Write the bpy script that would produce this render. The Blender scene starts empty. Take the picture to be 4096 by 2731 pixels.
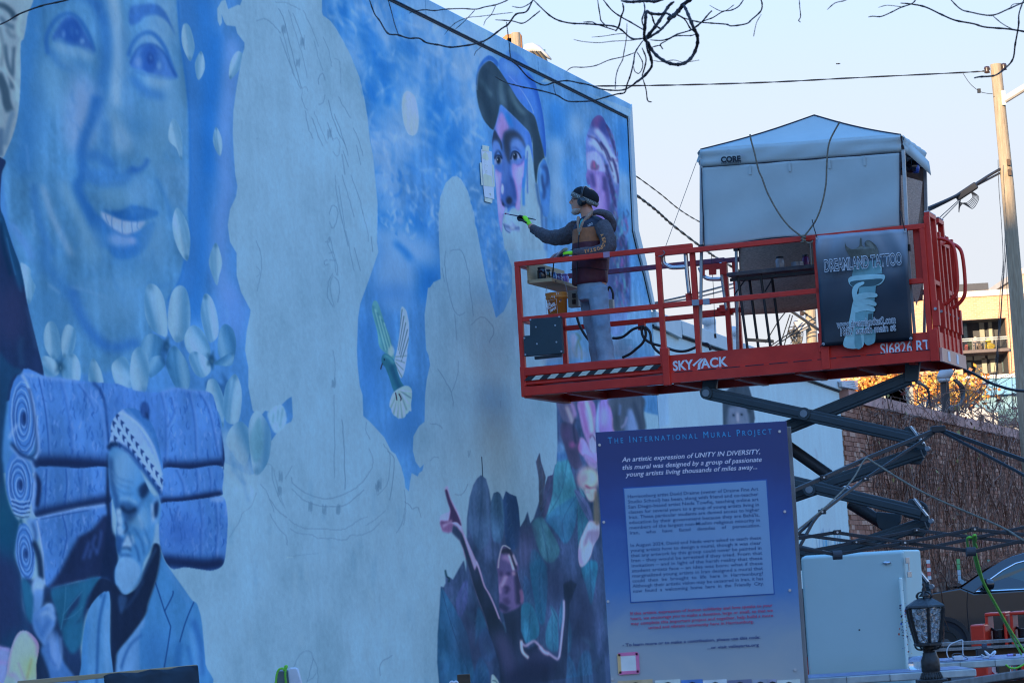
import bpy, math, random
import numpy as np
from mathutils import Vector
R_=math.radians
scene=bpy.context.scene; col=scene.collection
# ================================================================ camera
F=10500.; PITCH=R_(5.55); ROLL=R_(3.4); YAW=R_(19.8); EYE=1.4; D=9.2
cam=np.array([0,0,EYE])
f=np.array([0,math.cos(PITCH),math.sin(PITCH)]); r0=np.array([1.,0,0]); u0=np.array([0,-math.sin(PITCH),math.cos(PITCH)])
R=r0*math.cos(ROLL)-u0*math.sin(ROLL); U=r0*math.sin(ROLL)+u0*math.cos(ROLL)
cd=bpy.data.cameras.new('camera'); co=bpy.data.objects.new('camera',cd); col.objects.link(co); scene.camera=co
cd.sensor_width=36; cd.lens=F/4096*36; cd.clip_end=3000; cd.clip_start=.1
from mathutils import Matrix
co.matrix_world=Matrix(((R[0],U[0],-f[0],cam[0]),(R[1],U[1],-f[1],cam[1]),(R[2],U[2],-f[2],cam[2]),(0,0,0,1)))
cd.dof.use_dof=True; cd.dof.focus_distance=26.; cd.dof.aperture_fstop=10.
# ================================================================ daylight: low sun behind the camera, everything near in the shade of the block behind
SUN_EL=R_(10); SUN_AZ=np.array([-.45,-.893])            # horizontal direction towards the sun
w=bpy.data.worlds.new('World'); scene.world=w; w.use_nodes=True; nt=w.node_tree; nt.nodes.clear(); NN=nt.nodes.new; LK=nt.links.new
sky=NN('ShaderNodeTexSky'); sky.sky_type='NISHITA'; sky.sun_disc=False; sky.sun_elevation=SUN_EL
sky.sun_rotation=math.atan2(SUN_AZ[0],SUN_AZ[1]); sky.air_density=1.0; sky.dust_density=.3; sky.ozone_density=5.0
# clear winter sky: evened out in brightness, paling into thin haze all round the horizon
lu=NN('ShaderNodeRGBToBW'); LK(sky.outputs[0],lu.inputs[0]); pw=NN('ShaderNodeMath'); pw.operation='POWER'; pw.inputs[1].default_value=-.80; LK(lu.outputs[0],pw.inputs[0])
sc_=NN('ShaderNodeVectorMath'); sc_.operation='SCALE'; LK(sky.outputs[0],sc_.inputs[0]); LK(pw.outputs[0],sc_.inputs['Scale'])
s2_=NN('ShaderNodeVectorMath'); s2_.operation='SCALE'; LK(sc_.outputs[0],s2_.inputs[0]); s2_.inputs['Scale'].default_value=2.75
tcw=NN('ShaderNodeTexCoord'); sxw=NN('ShaderNodeSeparateXYZ'); LK(tcw.outputs['Generated'],sxw.inputs[0])
hz=NN('ShaderNodeMapRange'); hz.interpolation_type='SMOOTHSTEP'; hz.inputs[1].default_value=.10; hz.inputs[2].default_value=.44; LK(sxw.outputs[2],hz.inputs[0])
mxw=NN('ShaderNodeMix'); mxw.data_type='RGBA'; mxw.inputs[6].default_value=(2.72,2.86,3.10,1); LK(hz.outputs[0],mxw.inputs[0]); LK(s2_.outputs[0],mxw.inputs[7])
bg=NN('ShaderNodeBackground'); bg.inputs['Strength'].default_value=.15; LK(mxw.outputs[2],bg.inputs[0])
wo=NN('ShaderNodeOutputWorld'); LK(bg.outputs[0],wo.inputs[0])
sl=bpy.data.lights.new('sun','SUN'); sl.energy=5.0; sl.angle=R_(.53); sl.color=(1,.78,.52); so=bpy.data.objects.new('sun',sl); col.objects.link(so)
sd=np.array([SUN_AZ[0]*math.cos(SUN_EL),SUN_AZ[1]*math.cos(SUN_EL),math.sin(SUN_EL)])
so.rotation_euler=Vector(sd).to_track_quat('Z','Y').to_euler(); so.location=(-40,-60,40)
vs=scene.view_settings; vs.view_transform='Standard'; vs.look='None'; vs.gamma=1; vs.exposure=1.0; vs.use_curve_mapping=False
scene.render.engine='CYCLES'; scene.cycles.filter_width=1.15
# ================================================================ geometry of the place: s along the mural wall, v off the wall, z up
ua=np.array([math.sin(YAW),math.cos(YAW),0]); va=np.array([math.cos(YAW),-math.sin(YAW),0]); za=np.array([0,0,1.])
def ray(x,y): return f+(x-2048)/F*R+(1365.5-y)/F*U
def pl(x,y,n,d): r=ray(x,y); return cam+r*(d-cam@n)/(r@n)
def on_wall(x,y,off=0.): return pl(x,y,va,-D+off)       # a traced point, at its place on the mural wall
def on_s(x,y,s): return pl(x,y,ua,s)                    # ... on an upright plane across the wall
def on_y(x,y,Y): r=ray(x,y); return cam+r*(Y/r[1])      # ... at a given distance ahead
def on_z(x,y,z): r=ray(x,y); return cam+r*((z-EYE)/r[2])
def svz(s,v,z): return ua*s+va*(v-D)+za*z
def wall_uvz(x,y): p=on_wall(x,y); return np.array([p@ua,0,p[2]])
def uvz(p): return np.array([p@ua,p@va+D,p[2]])
# ================================================================ helpers
rnd=random.Random(7)
def nd(nt,t,**k):
    n=nt.nodes.new(t)
    for a,b in k.items(): setattr(n,a,b)
    return n
MATS={}
def mat(name,c,rough=.6,metal=0.,var=.12,scale=6.,bump=0.,bscale=60.,stretch=None,c2=None,spec=.5,coat=0.,trans=0.,emit=None,dirt=0.):
    if name in MATS: return MATS[name]
    m=bpy.data.materials.new(name); m.use_nodes=True; t=m.node_tree; b=t.nodes['Principled BSDF']; MATS[name]=m
    b.inputs['Roughness'].default_value=rough; b.inputs['Metallic'].default_value=metal; b.inputs['Specular IOR Level'].default_value=spec
    b.inputs['Coat Weight'].default_value=coat
    if trans: b.inputs['Transmission Weight'].default_value=trans
    tc=nd(t,'ShaderNodeTexCoord'); mp=nd(t,'ShaderNodeMapping'); t.links.new(tc.outputs['Object'],mp.inputs[0])
    if stretch: mp.inputs['Scale'].default_value=stretch
    n=nd(t,'ShaderNodeTexNoise'); n.inputs['Scale'].default_value=scale; n.inputs['Detail'].default_value=6; n.inputs['Roughness'].default_value=.6
    t.links.new(mp.outputs[0],n.inputs['Vector'])
    r=nd(t,'ShaderNodeValToRGB'); e=r.color_ramp.elements; c=np.array(c,float)
    ca=c*(1-var); cb=np.clip(c*(1+var),0,1) if c2 is None else np.array(c2,float)
    e[0].position=.3; e[0].color=(*ca,1); e[1].position=.7; e[1].color=(*cb,1)
    t.links.new(n.outputs[0],r.inputs[0]); out=r.outputs[0]
    if dirt:
        n2=nd(t,'ShaderNodeTexNoise'); n2.inputs['Scale'].default_value=1.7; n2.inputs['Detail'].default_value=8; t.links.new(tc.outputs['Object'],n2.inputs['Vector'])
        r2=nd(t,'ShaderNodeValToRGB'); r2.color_ramp.elements[0].position=.48; r2.color_ramp.elements[1].position=.75; t.links.new(n2.outputs[0],r2.inputs[0])
        mx=nd(t,'ShaderNodeMix',data_type='RGBA'); mx.inputs[0].default_value=0; ml=nd(t,'ShaderNodeMath',operation='MULTIPLY'); ml.inputs[1].default_value=dirt
        t.links.new(r2.outputs[0],ml.inputs[0]); t.links.new(ml.outputs[0],mx.inputs[0]); t.links.new(out,mx.inputs[6]); mx.inputs[7].default_value=(.09,.08,.075,1); out=mx.outputs[2]
    t.links.new(out,b.inputs['Base Color'])
    rr=nd(t,'ShaderNodeMapRange'); rr.inputs[3].default_value=max(rough-.1,.02); rr.inputs[4].default_value=min(rough+.1,1); t.links.new(n.outputs[0],rr.inputs[0]); t.links.new(rr.outputs[0],b.inputs['Roughness'])
    if bump:
        nb=nd(t,'ShaderNodeTexNoise'); nb.inputs['Scale'].default_value=bscale; nb.inputs['Detail'].default_value=4; t.links.new(mp.outputs[0],nb.inputs['Vector'])
        bp=nd(t,'ShaderNodeBump'); bp.inputs['Strength'].default_value=bump; bp.inputs['Distance'].default_value=.01; t.links.new(nb.outputs[0],bp.inputs['Height']); t.links.new(bp.outputs[0],b.inputs['Normal'])
    if emit: b.inputs['Emission Color'].default_value=(*emit,1); b.inputs['Emission Strength'].default_value=1
    return m
class MB:
    """collects shapes, builds ONE mesh object"""
    def __init__(s): s.v=[]; s.f=[]; s.mi=[]; s.cur=0
    def add(s,vs,fs):
        o=len(s.v); s.v+= [tuple(map(float,p)) for p in vs]; s.f+=[tuple(i+o for i in q) for q in fs]; s.mi+=[s.cur]*len(fs); return s
    def box(s,c,h,ax=None):
        ax=ax or (ua,va,za); c=np.asarray(c,float); a,b,d=[np.asarray(k,float)*q for k,q in zip(ax,h)]
        P=[c+i*a+j*b+k*d for k in (-1,1) for j in (-1,1) for i in (-1,1)]
        return s.add(P,[(0,2,3,1),(4,5,7,6),(0,1,5,4),(2,6,7,3),(0,4,6,2),(1,3,7,5)])
    def bar(s,p,q,w,h,up=None):
        p=np.asarray(p,float);q=np.asarray(q,float); d=q-p; L=np.linalg.norm(d); d=d/L
        up=za if up is None else np.asarray(up,float)
        if abs(d@up)>.95: up=ua
        x=np.cross(d,up); x/=np.linalg.norm(x); y=np.cross(x,d)
        return s.box((p+q)/2,(L/2,w/2,h/2),(d,x,y))
    def prism(s,P,off):
        P=[np.asarray(p,float) for p in P]; n=len(P); off=np.asarray(off,float)
        return s.add(P+[p+off for p in P],[tuple(range(n))[::-1],tuple(range(n,2*n))]+[(i,(i+1)%n,n+(i+1)%n,n+i) for i in range(n)])
    def tube(s,P,r,n=8,cap=True):
        P=np.asarray(P,float); m=len(P); r=np.full(m,r) if np.isscalar(r) else np.asarray(r,float)
        d=np.gradient(P,axis=0); d/=np.linalg.norm(d,axis=1)[:,None]+1e-12
        x=np.cross(d[0],za if abs(d[0]@za)<.9 else ua); x/=np.linalg.norm(x); V=[]
        for i in range(m):
            x=x-d[i]*(x@d[i]); x/=np.linalg.norm(x)+1e-12; y=np.cross(d[i],x)
            for k in range(n): a=2*math.pi*k/n; V.append(P[i]+r[i]*(x*math.cos(a)+y*math.sin(a)))
        Fc=[(i*n+k,i*n+(k+1)%n,(i+1)*n+(k+1)%n,(i+1)*n+k) for i in range(m-1) for k in range(n)]
        if cap: Fc+=[tuple(range(n))[::-1],tuple(range((m-1)*n,m*n))]
        return s.add(V,Fc)
    def cyl(s,p,q,r,n=16,r2=None): return s.tube([p,q],[r,r if r2 is None else r2],n)
    def lathe(s,c,prof,n=20,ax=(r0,np.array([0,1.,0]),za)):
        c=np.asarray(c,float); V=[];m=len(prof)
        for rr,z in prof:
            for k in range(n): a=2*math.pi*k/n; V.append(c+ax[0]*rr*math.cos(a)+ax[1]*rr*math.sin(a)+ax[2]*z)
        Fc=[(i*n+k,i*n+(k+1)%n,(i+1)*n+(k+1)%n,(i+1)*n+k) for i in range(m-1) for k in range(n)]
        return s.add(V,Fc+[tuple(range(n))[::-1],tuple(range((m-1)*n,m*n))])
    def loft(s,rings):
        n=len(rings[0]); V=[p for r in rings for p in r]; m=len(rings)
        Fc=[(i*n+k,i*n+(k+1)%n,(i+1)*n+(k+1)%n,(i+1)*n+k) for i in range(m-1) for k in range(n)]
        return s.add(V,Fc+[tuple(range(n))[::-1],tuple(range((m-1)*n,m*n))])
    def grid(s,G):
        h,w_=len(G),len(G[0]); return s.add([p for r in G for p in r],[(i*w_+k,i*w_+k+1,(i+1)*w_+k+1,(i+1)*w_+k) for i in range(h-1) for k in range(w_-1)])
    def build(s,name,m,parent=None,smooth=False,bevel=0.,solid=0.,loc=None):
        me=bpy.data.meshes.new(name); base=root_loc(parent) if parent else (np.array(loc) if loc is not None else base_of(s.v))
        me.from_pydata([tuple(np.array(p)-base) for p in s.v],[],s.f)
        ms=m if isinstance(m,(list,tuple)) else [m]
        for k in ms: me.materials.append(k)
        if len(ms)>1: me.polygons.foreach_set('material_index',s.mi)
        me.update(); o=bpy.data.objects.new(name,me); col.objects.link(o)
        if parent: o.parent=parent
        else: o.location=base
        if smooth: me.shade_smooth()
        if solid: q=o.modifiers.new('solid','SOLIDIFY'); q.thickness=solid; q.offset=0
        if bevel: q=o.modifiers.new('bevel','BEVEL'); q.width=bevel; q.segments=2; q.limit_method='ANGLE'; me.shade_smooth(); q.harden_normals=True
        return o
def base_of(v): a=np.array(v); return np.array([(a[:,0].min()+a[:,0].max())/2,(a[:,1].min()+a[:,1].max())/2,a[:,2].min()])
def root_loc(o):
    while o.parent: o=o.parent
    return np.array(o.location)
def tag(o,label=None,cat=None,group=None,kind=None):
    for k,v in (('label',label),('category',cat),('group',group),('kind',kind)):
        if v: o[k]=v
    return o
def thing(name,loc,label,cat,group=None):
    o=bpy.data.objects.new(name,None); o.empty_display_size=.2; col.objects.link(o); o.location=tuple(loc); return tag(o,label,cat,group)
def crv(P,n=6,closed=False): return spline3(P,closed,n)
def spline3(p,closed=False,n=6):
    p=np.asarray(p,float); m=len(p)
    if m<3: return p
    out=[]
    for i in range(m if closed else m-1):
        if closed: a,b,c,d=p[i-1],p[i],p[(i+1)%m],p[(i+2)%m]
        else: a,b,c,d=p[max(i-1,0)],p[i],p[i+1],p[min(i+2,m-1)]
        for k in range(n):
            t=k/n; out.append(.5*((2*b)+(-a+c)*t+(2*a-5*b+4*c-d)*t*t+(-a+3*b-3*c+d)*t**3))
    if not closed: out.append(p[-1])
    return np.array(out)
def sag(p,q,dip,n=14):
    p=np.asarray(p,float);q=np.asarray(q,float); t=np.linspace(0,1,n)[:,None]; return p+(q-p)*t-za*(4*dip*t*(1-t))
TEXT_SX=[1.]
def text(name,body,o,xd,yd,size,m,parent,width=None,align='LEFT',shear=0.,ext=0.,bold=0.,space=1.,line=1.,res=3,sx=None):
    """flat lettering as a mesh lying in the plane (xd, yd)"""
    cu=bpy.data.curves.new(name,'FONT'); cu.body=body; cu.size=size; cu.align_x=align; cu.shear=shear; cu.offset=bold; cu.space_character=space; cu.space_line=line; cu.resolution_u=res; cu.extrude=ext
    t=bpy.data.objects.new(name+'_tmp',cu); col.objects.link(t); dg=bpy.context.evaluated_depsgraph_get(); me=bpy.data.meshes.new_from_object(t.evaluated_get(dg)); bpy.data.objects.remove(t); bpy.data.curves.remove(cu)
    n=len(me.vertices); a=np.zeros(n*3); me.vertices.foreach_get('co',a); a=a.reshape(-1,3)
    k_=sx or (width/max(a[:,0].max()-a[:,0].min(),1e-6) if width else 1.); a[:,0]*=k_
    xd=np.asarray(xd,float);yd=np.asarray(yd,float); nn=np.cross(xd,yd)
    P=np.asarray(o,float)+a[:,:1]*xd+a[:,1:2]*yd+a[:,2:3]*nn-root_loc(parent)
    me.vertices.foreach_set('co',P.ravel()); me.update(); me.name=name; me.materials.clear(); me.materials.append(m)
    ob=bpy.data.objects.new(name,me); col.objects.link(ob); ob.parent=parent; TEXT_SX[0]=k_; return ob
# ---------------------------------------------------------------- mural painter (numpy, painted in wall metres)
CROPS={'A':(0,0,.4464),'B':(0,700,.4464),'C':(0,1400,.4464),'D':(0,2031,.4464),'E':(1024,0,.4464),'F':(1024,700,.4464),
 'G':(1024,1400,.4464),'H':(1024,2031,.4464),'I':(2048,0,.4464),'J':(2048,700,.4464),'K':(2048,1400,.4464),'L':(2048,2031,.4464),
 'M':(3072,0,.4464),'N':(3072,700,.4464),'O':(3072,1400,.4464),'P':(3072,2031,.4464),'Q1':(1880,200,.28696),'Q2':(1880,550,.28696),'Q3':(1720,1780,.31887),
 'Q4':(1720,2240,.31318),'Q5':(2160,1550,.22321),'Q6':(400,1600,.72165),'X':(0,0,1.)}
def pts(s):
    """'A 1,2 3,4 | B 5,6' -> traced outline points"""
    out=[]
    for seg in s.split('|'):
        t=seg.split(); o=CROPS[t[0]]
        for q in t[1:]:
            a,b=q.split(','); out.append((o[0]+float(a)*o[2],o[1]+float(b)*o[2]))
    return np.array(out)
def vnoise(h,w,ch,cw,rng):
    """smooth value noise, ch x cw cells"""
    g=rng.random((int(ch)+3,int(cw)+3))
    y=np.linspace(0,ch,h,endpoint=False);x=np.linspace(0,cw,w,endpoint=False)
    yi=y.astype(int);xi=x.astype(int);fy=y-yi;fx=x-xi
    fy=fy*fy*(3-2*fy);fx=fx*fx*(3-2*fx)
    r0=g[yi][:,xi]*(1-fx)+g[yi][:,xi+1]*fx
    r1=g[yi+1][:,xi]*(1-fx)+g[yi+1][:,xi+1]*fx
    return r0*(1-fy)[:,None]+r1*fy[:,None]
def box1(a,r,ax):
    if r<1: return a
    a=np.moveaxis(a,ax,0); n=a.shape[0]
    p=np.concatenate([np.zeros((r+1,)+a.shape[1:]),a,np.zeros((r,)+a.shape[1:])],0)
    c=np.cumsum(p,0); o=(c[2*r+1:]-c[:-2*r-1])/(2*r+1)
    return np.moveaxis(o[:n],0,ax)
def gblur(a,sx,sy):
    rx=int(round(sx*1.0)); ry=int(round(sy*1.0))
    for _ in range(3): a=box1(box1(a,rx,1),ry,0)
    return a
def spline(p,closed,n=5):
    p=np.asarray(p,float); m=len(p)
    if m<3: return p
    out=[]
    rng_=range(m if closed else m-1)
    for i in rng_:
        if closed: p0,p1,p2,p3=p[i-1],p[i],p[(i+1)%m],p[(i+2)%m]
        else: p0,p1,p2,p3=p[max(i-1,0)],p[i],p[i+1],p[min(i+2,m-1)]
        for k in range(n):
            t=k/n
            out.append(.5*((2*p1)+(-p0+p2)*t+(2*p0-5*p1+4*p2-p3)*t*t+(-p0+3*p1-3*p2+p3)*t**3))
    if not closed: out.append(p[-1])
    return np.array(out)
class Canvas:
    def __init__(s,s0,s1,z0,z1,px,pz,seed):
        s.s0,s.z1,s.px,s.pz=s0,z1,px,pz
        s.w=int((s1-s0)*px); s.h=int((z1-z0)*pz)
        s.s1=s0+s.w/px; s.z0=z1-s.h/pz
        s.a=np.zeros((s.h,s.w,3)); s.rng=np.random.default_rng(seed); s.clip=None
        R=s.rng
        s.n1=vnoise(s.h,s.w,s.h/90,s.w/70,R)-.5
        s.n2=vnoise(s.h,s.w,s.h/30,s.w/22,R)-.5
        s.n3=vnoise(s.h,s.w,s.h/60,s.w/7,R)-.5     # vertical streaks
        s.n4=vnoise(s.h,s.w,s.h/5,s.w/4,R)-.5
    def cv(s,P):
        """traced point -> canvas texels"""
        o=[]
        for x,y in P:
            q=wall_uvz(x,y); o.append(((q[0]-s.s0)*s.px,(s.z1-q[2])*s.pz))
        return np.array(o)
    def scale(s,P):
        c=P.mean(0); q=s.cv([c,c+(8,0),c+(0,8)])
        return abs(q[1,0]-q[0,0])/8,abs(q[2,1]-q[0,1])/8
    def mask_poly(s,Q,pad):
        x0=max(int(Q[:,0].min()-pad),0);x1=min(int(Q[:,0].max()+pad)+2,s.w)
        y0=max(int(Q[:,1].min()-pad),0);y1=min(int(Q[:,1].max()+pad)+2,s.h)
        if x1<=x0 or y1<=y0: return None
        m=np.zeros((y1-y0,x1-x0)); X=Q[:,0]-x0;Y=Q[:,1]-y0
        Xn=np.roll(X,-1);Yn=np.roll(Y,-1); W=x1-x0
        xs=np.arange(W)
        for r in range(y1-y0):
            for sub in (.25,.75):
                yy=r+sub; k=((Y<=yy)&(Yn>yy))|((Yn<=yy)&(Y>yy))
                if not k.any(): continue
                c=np.sort(X[k]+(yy-Y[k])*(Xn[k]-X[k])/(Yn[k]-Y[k]))
                for a,b in zip(c[::2],c[1::2]):
                    m[r]+=.5*np.clip(np.minimum(xs+1,b)-np.maximum(xs,a),0,1)
        return m,x0,y0
    def blend(s,m,x0,y0,col,al,nz=0,streak=0):
        h,w=m.shape; t=s.a[y0:y0+h,x0:x0+w]
        if s.clip is not None: m=m*s.clip[y0:y0+h,x0:x0+w]
        m=(m*al)[...,None]; c=np.zeros_like(t)+np.array(col,float)/255
        if nz: c=c*(1+nz*(s.n2[y0:y0+h,x0:x0+w]*1.2+s.n1[y0:y0+h,x0:x0+w])[...,None])
        if streak: c=c*(1+streak*(s.n3[y0:y0+h,x0:x0+w]+.6*s.n4[y0:y0+h,x0:x0+w])[...,None])
        t[:]=t*(1-m)+c*m
    def fill(s,p,col,blur=0,al=1.,nz=.12,streak=.08,smooth=True):
        P=pts(p) if isinstance(p,str) else np.asarray(p,float)
        sx,sy=s.scale(P)
        if smooth: P=spline(P,True)
        Q=s.cv(P); pad=max(blur*sx,blur*sy)*3+2
        r=s.mask_poly(Q,pad)
        if r is None: return
        m,x0,y0=r
        if blur: m=gblur(m,blur*sx,blur*sy)
        s.blend(m,x0,y0,col,al,nz,streak)
    def stroke(s,p,col,w,blur=0,al=1.,nz=.05,taper=False,smooth=True):
        P=pts(p) if isinstance(p,str) else np.asarray(p,float)
        if smooth: P=spline(P,False,4)
        d=np.gradient(P,axis=0); n=np.stack([-d[:,1],d[:,0]],1)/(np.hypot(d[:,0],d[:,1])[:,None]+1e-9)
        ww=np.full(len(P),w/2.)
        if taper: ww=ww*np.clip(np.sin(np.linspace(.12,math.pi-.12,len(P)))*1.2,.1,1)
        L=np.concatenate([P+n*ww[:,None],(P-n*ww[:,None])[::-1]])
        s.fill(L,col,blur,al,nz,0,smooth=False)
    def blob(s,c,rx,ry,col,blur=0,al=1.,rot=0,nz=.05,scale=1):
        if isinstance(c,str): c=pts(c)[0]
        t=np.linspace(0,2*math.pi,20,endpoint=False); x=np.cos(t)*rx;y=np.sin(t)*ry
        cr,sr=math.cos(rot),math.sin(rot)
        s.fill(np.stack([c[0]+x*cr-y*sr,c[1]+x*sr+y*cr],1),col,blur,al,nz,0,smooth=False)
    def setclip(s,p,smooth=True,blur=0):
        if p is None: s.clip=None; return
        P=pts(p) if isinstance(p,str) else np.asarray(p,float)
        sx,sy=s.scale(P)
        if smooth: P=spline(P,True)
        s.clip=None; r=s.mask_poly(s.cv(P),2); f=np.zeros((s.h,s.w))
        if r: 
            m,x0,y0=r; f[y0:y0+m.shape[0],x0:x0+m.shape[1]]=m
        s.clip=f
    def dabs(s,p,n,cols,lx,wd,ang,blur=2,al=.6,jit=.3,smooth=True):
        """many soft brush dabs inside an outline"""
        P=pts(p) if isinstance(p,str) else np.asarray(p,float)
        s.setclip(P,smooth)
        a=P.min(0);b=P.max(0);R=s.rng
        for _ in range(n):
            c=a+(b-a)*R.random(2); L=lx*(.5+R.random()); th=ang+jit*R.normal()
            d=np.array([math.cos(th),math.sin(th)])*L/2
            bend=np.array([-d[1],d[0]])*R.normal()*.25
            s.stroke([c-d,c-d*.3+bend,c+d*.4+bend,c+d],cols[R.integers(len(cols))],wd*(.6+.8*R.random()),blur,al*(.5+.5*R.random()),taper=True)
        s.clip=None
# ---- the mural itself: outlines traced feature by feature, then shaded with soft brush work
def paint_main():
    c=Canvas(14.6,31.35,.5,7.45,95,140,3); F_,S_,B_,T_=c.fill,c.stroke,c.blob,c.dabs
    BL=(108,156,202)
    c.a[:]=np.array(BL)/255.
    c.a*= (1+.09*c.n1+.05*c.n2+.022*c.n3+.035*c.n4)[...,None]
    # ---------- left half: blue ground behind the big smiling face
    blueL='A -200,-200 2170,-60 2170,0 2150,50 2130,45 2045,85 2020,0 1985,10 1945,80 1950,190 1970,240 1990,205 1985,130 2010,200 2030,230 2110,240 2125,300 2190,385 2190,430 2170,490 2120,780 2110,850 2090,1000 2085,1200 2095,1400 2108,1568 | B 2127,100 2115,190 2060,310 2040,450 2060,600 2120,700 2120,900 2160,1050 2245,1210 2240,1250 2210,1400 2195,1568 | C 2225,150 2225,330 2265,540 | G 35,600 80,545 110,545 160,545 235,485 280,440 320,415 330,600 315,640 270,660 180,750 110,850 60,990 45,1040 10,1100 -60,1120 | C 2000,1000 900,1100 -300,1100'
    F_(blueL,(72,124,196),nz=.14,streak=.10,smooth=False)
    c.setclip(blueL,False)
    S_('A 1800,-60 1840,300 1850,800 1840,1568 | B 1780,300 1800,700 1740,1000 1760,1300',(48,110,196),90,22,.8)
    S_('A 1960,300 1930,700 1890,1100 1880,1568',(40,108,200),50,16,.7)
    S_('A 2080,350 2060,800 2010,1150 2020,1568 | B 2040,100 1990,400 1960,800 2060,1150',(96,140,214),60,18,.7)
    S_('A 1650,-50 1700,500 1720,1000 1730,1568 | B 1730,300 1700,900 1620,1100',(58,112,190),55,14,.8)
    B_('B 2080,1250',60,120,(88,132,212),20,.6)
    c.setclip(None)
    # ---------- face: broad planes of light and dark
    face='A 200,-300 1620,-300 1590,0 1610,300 1650,600 1680,850 1695,1100 1700,1568 | B 1690,300 1700,560 1650,780 1610,940 1500,1130 1330,1480 | C 1200,150 400,200 | B 300,1380 200,900 90,500 | A 20,1568 20,1420 60,1350 120,1200 165,1000 185,700 185,400 215,340 245,150'
    F_(face,(76,128,187),2,nz=.16,streak=.12)
    c.setclip(face)
    S_('A 300,-100 280,300 230,700 240,1200 200,1568',(56,110,182),70,22,.8)
    S_('A 1000,-80 1040,300 1040,700 1030,960',(112,158,204),55,12,.9)
    S_('A 1010,960 1040,1150 1090,1320',(102,150,200),60,18,.8)
    S_('A 860,-40 930,200 955,500 905,800 850,1050',(56,108,182),48,14,.9)
    S_('A 1120,250 1120,500 1140,800 1180,1100',(84,132,190),36,14,.7)
    B_('A 1450,250',60,150,(104,152,202),22,.7,.2)
    B_('A 1500,900',75,190,(94,144,196),30,.7)
    B_('A 730,1000',70,150,(110,150,208),26,.8); B_('A 690,1250',45,70,(106,148,204),20,.7)
    B_('A 480,760',55,120,(92,142,192),26,.7)
    B_('A 350,1000',30,140,(70,122,186),16,.6)
    B_('A 1380,1350',80,90,(92,142,192),26,.6)
    S_('A 870,860 830,1050 760,1230 728,1400 745,1568 | B 690,110 740,240 830,480 940,650',(46,98,176),42,9,.85)
    S_('A 770,1420 850,1390 960,1450 1030,1530',(54,104,178),44,12,.8)
    S_('A 940,1080 960,1200 950,1330',(58,108,180),30,12,.7)
    # brows, lids, eyes
    F_('A 1165,75 1250,45 1400,42 1480,110 1530,210 1570,320 1500,200 1400,138 1300,150 1240,205 1160,222',(56,98,174),3,.9)
    F_('A 300,-120 560,-120 800,-60 920,120 940,220 800,30 600,-20 420,40',(50,98,178),10,.6)
    S_('A 1148,510 1195,385 1290,302 1380,310 1470,420 1540,600 1580,695',(54,102,180),17,3,.9)
    S_('A 1200,470 1270,350 1370,360 1450,460',(96,144,202),12,5,.8)
    F_('A 1165,590 1230,450 1310,405 1400,420 1480,500 1530,620 1575,690 1450,690 1300,640',(66,110,192),3,.9)
    B_('A 1340,530',36,58,(48,88,172),4,.9); B_('A 1345,525',14,24,(40,72,150),3,.8)
    B_('A 1425,590',9,16,(100,146,208),3,.7); B_('A 1350,520',4,7,(96,142,206),2,.6)
    B_('A 1240,560',14,22,(96,138,204),5,.7)
    S_('A 1165,575 1230,445 1310,400 1400,415 1480,495 1535,610 1580,690',(44,84,164),9,2,.9)
    S_('A 1190,640 1300,665 1450,705 1575,695',(66,114,188),10,4,.8)
    S_('A 1300,720 1420,745 1520,750',(106,154,204),34,9,.8)
    S_('A 1180,680 1250,780 1350,840 1470,865',(58,110,188),30,10,.8)
    S_('A 1240,860 1280,850 1350,880',(70,118,186),8,3,.6)
    S_('A 430,490 418,330 500,180 620,125 720,190 800,330 845,470',(50,98,174),17,4,.9)
    S_('A 520,230 620,160 700,220',(80,126,196),14,6,.6)
    F_('A 465,350 560,190 650,150 740,260 790,350 835,450 700,410 560,350',(54,94,174),4,.9)
    B_('A 640,290',42,52,(42,82,164),6,.9); B_('A 690,290',5,9,(80,128,196),2,.6)
    F_('A 728,350 758,365 745,392 716,388',(100,146,206),2,.8); B_('A 570,310',7,16,(92,138,206),2,.7)
    S_('A 470,360 560,380 700,410 800,470 840,480',(44,86,166),8,3,.7)
    S_('A 490,400 620,460 740,480 830,520',(104,152,202),40,12,.8)
    S_('A 445,440 520,560 620,610 760,600',(62,112,182),24,9,.7)
    S_('A 540,530 640,600 760,640',(94,142,192),24,10,.6)
    # nose
    S_('A 1170,1510 1240,1525 1300,1480 1325,1420',(52,100,178),16,5,.9)
    S_('A 1130,1568 1180,1530 1240,1540',(48,96,174),26,7,.8)
    S_('B 780,20 890,80 1030,92 1130,50 1165,0',(58,108,180),22,7,.8)
    F_('B 720,-60 1000,-40 1150,10 1030,70 880,60 760,20',(60,112,186),8,.7)
    B_('A 1100,1250',40,60,(112,158,206),18,.7); B_('A 1340,1080',60,60,(84,136,192),18,.5)
    B_('A 1220,1140',40,40,(70,122,184),16,.6)
    # folds of the cheeks
    S_('B 1405,30 1450,130 1500,250 1535,420',(60,112,180),12,4,.8)
    F_('B 1420,-60 1700,-60 1690,300 1560,280 1500,200',(94,144,200),10,.6)
    S_('B 380,90 460,350 560,560 640,720',(116,158,206),20,9,.8)
    S_('B 560,60 640,250 740,430 800,600',(102,150,196),36,14,.8)
    S_('B 300,80 320,300 400,560 480,720',(58,108,180),26,10,.7)
    S_('B 90,430 150,520 240,640 290,760',(84,130,204),26,8,.7)
    S_('B 285,310 300,430 305,550',(98,146,204),6,2,.7); S_('B 140,460 190,530',(100,146,208),5,2,.6)
    S_('A 235,1290 250,1420 255,1530',(92,140,204),6,3,.6)
    B_('B 1050,200',75,45,(94,144,192),16,.6,.2); B_('B 1250,150',50,60,(98,148,202),16,.5)
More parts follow.
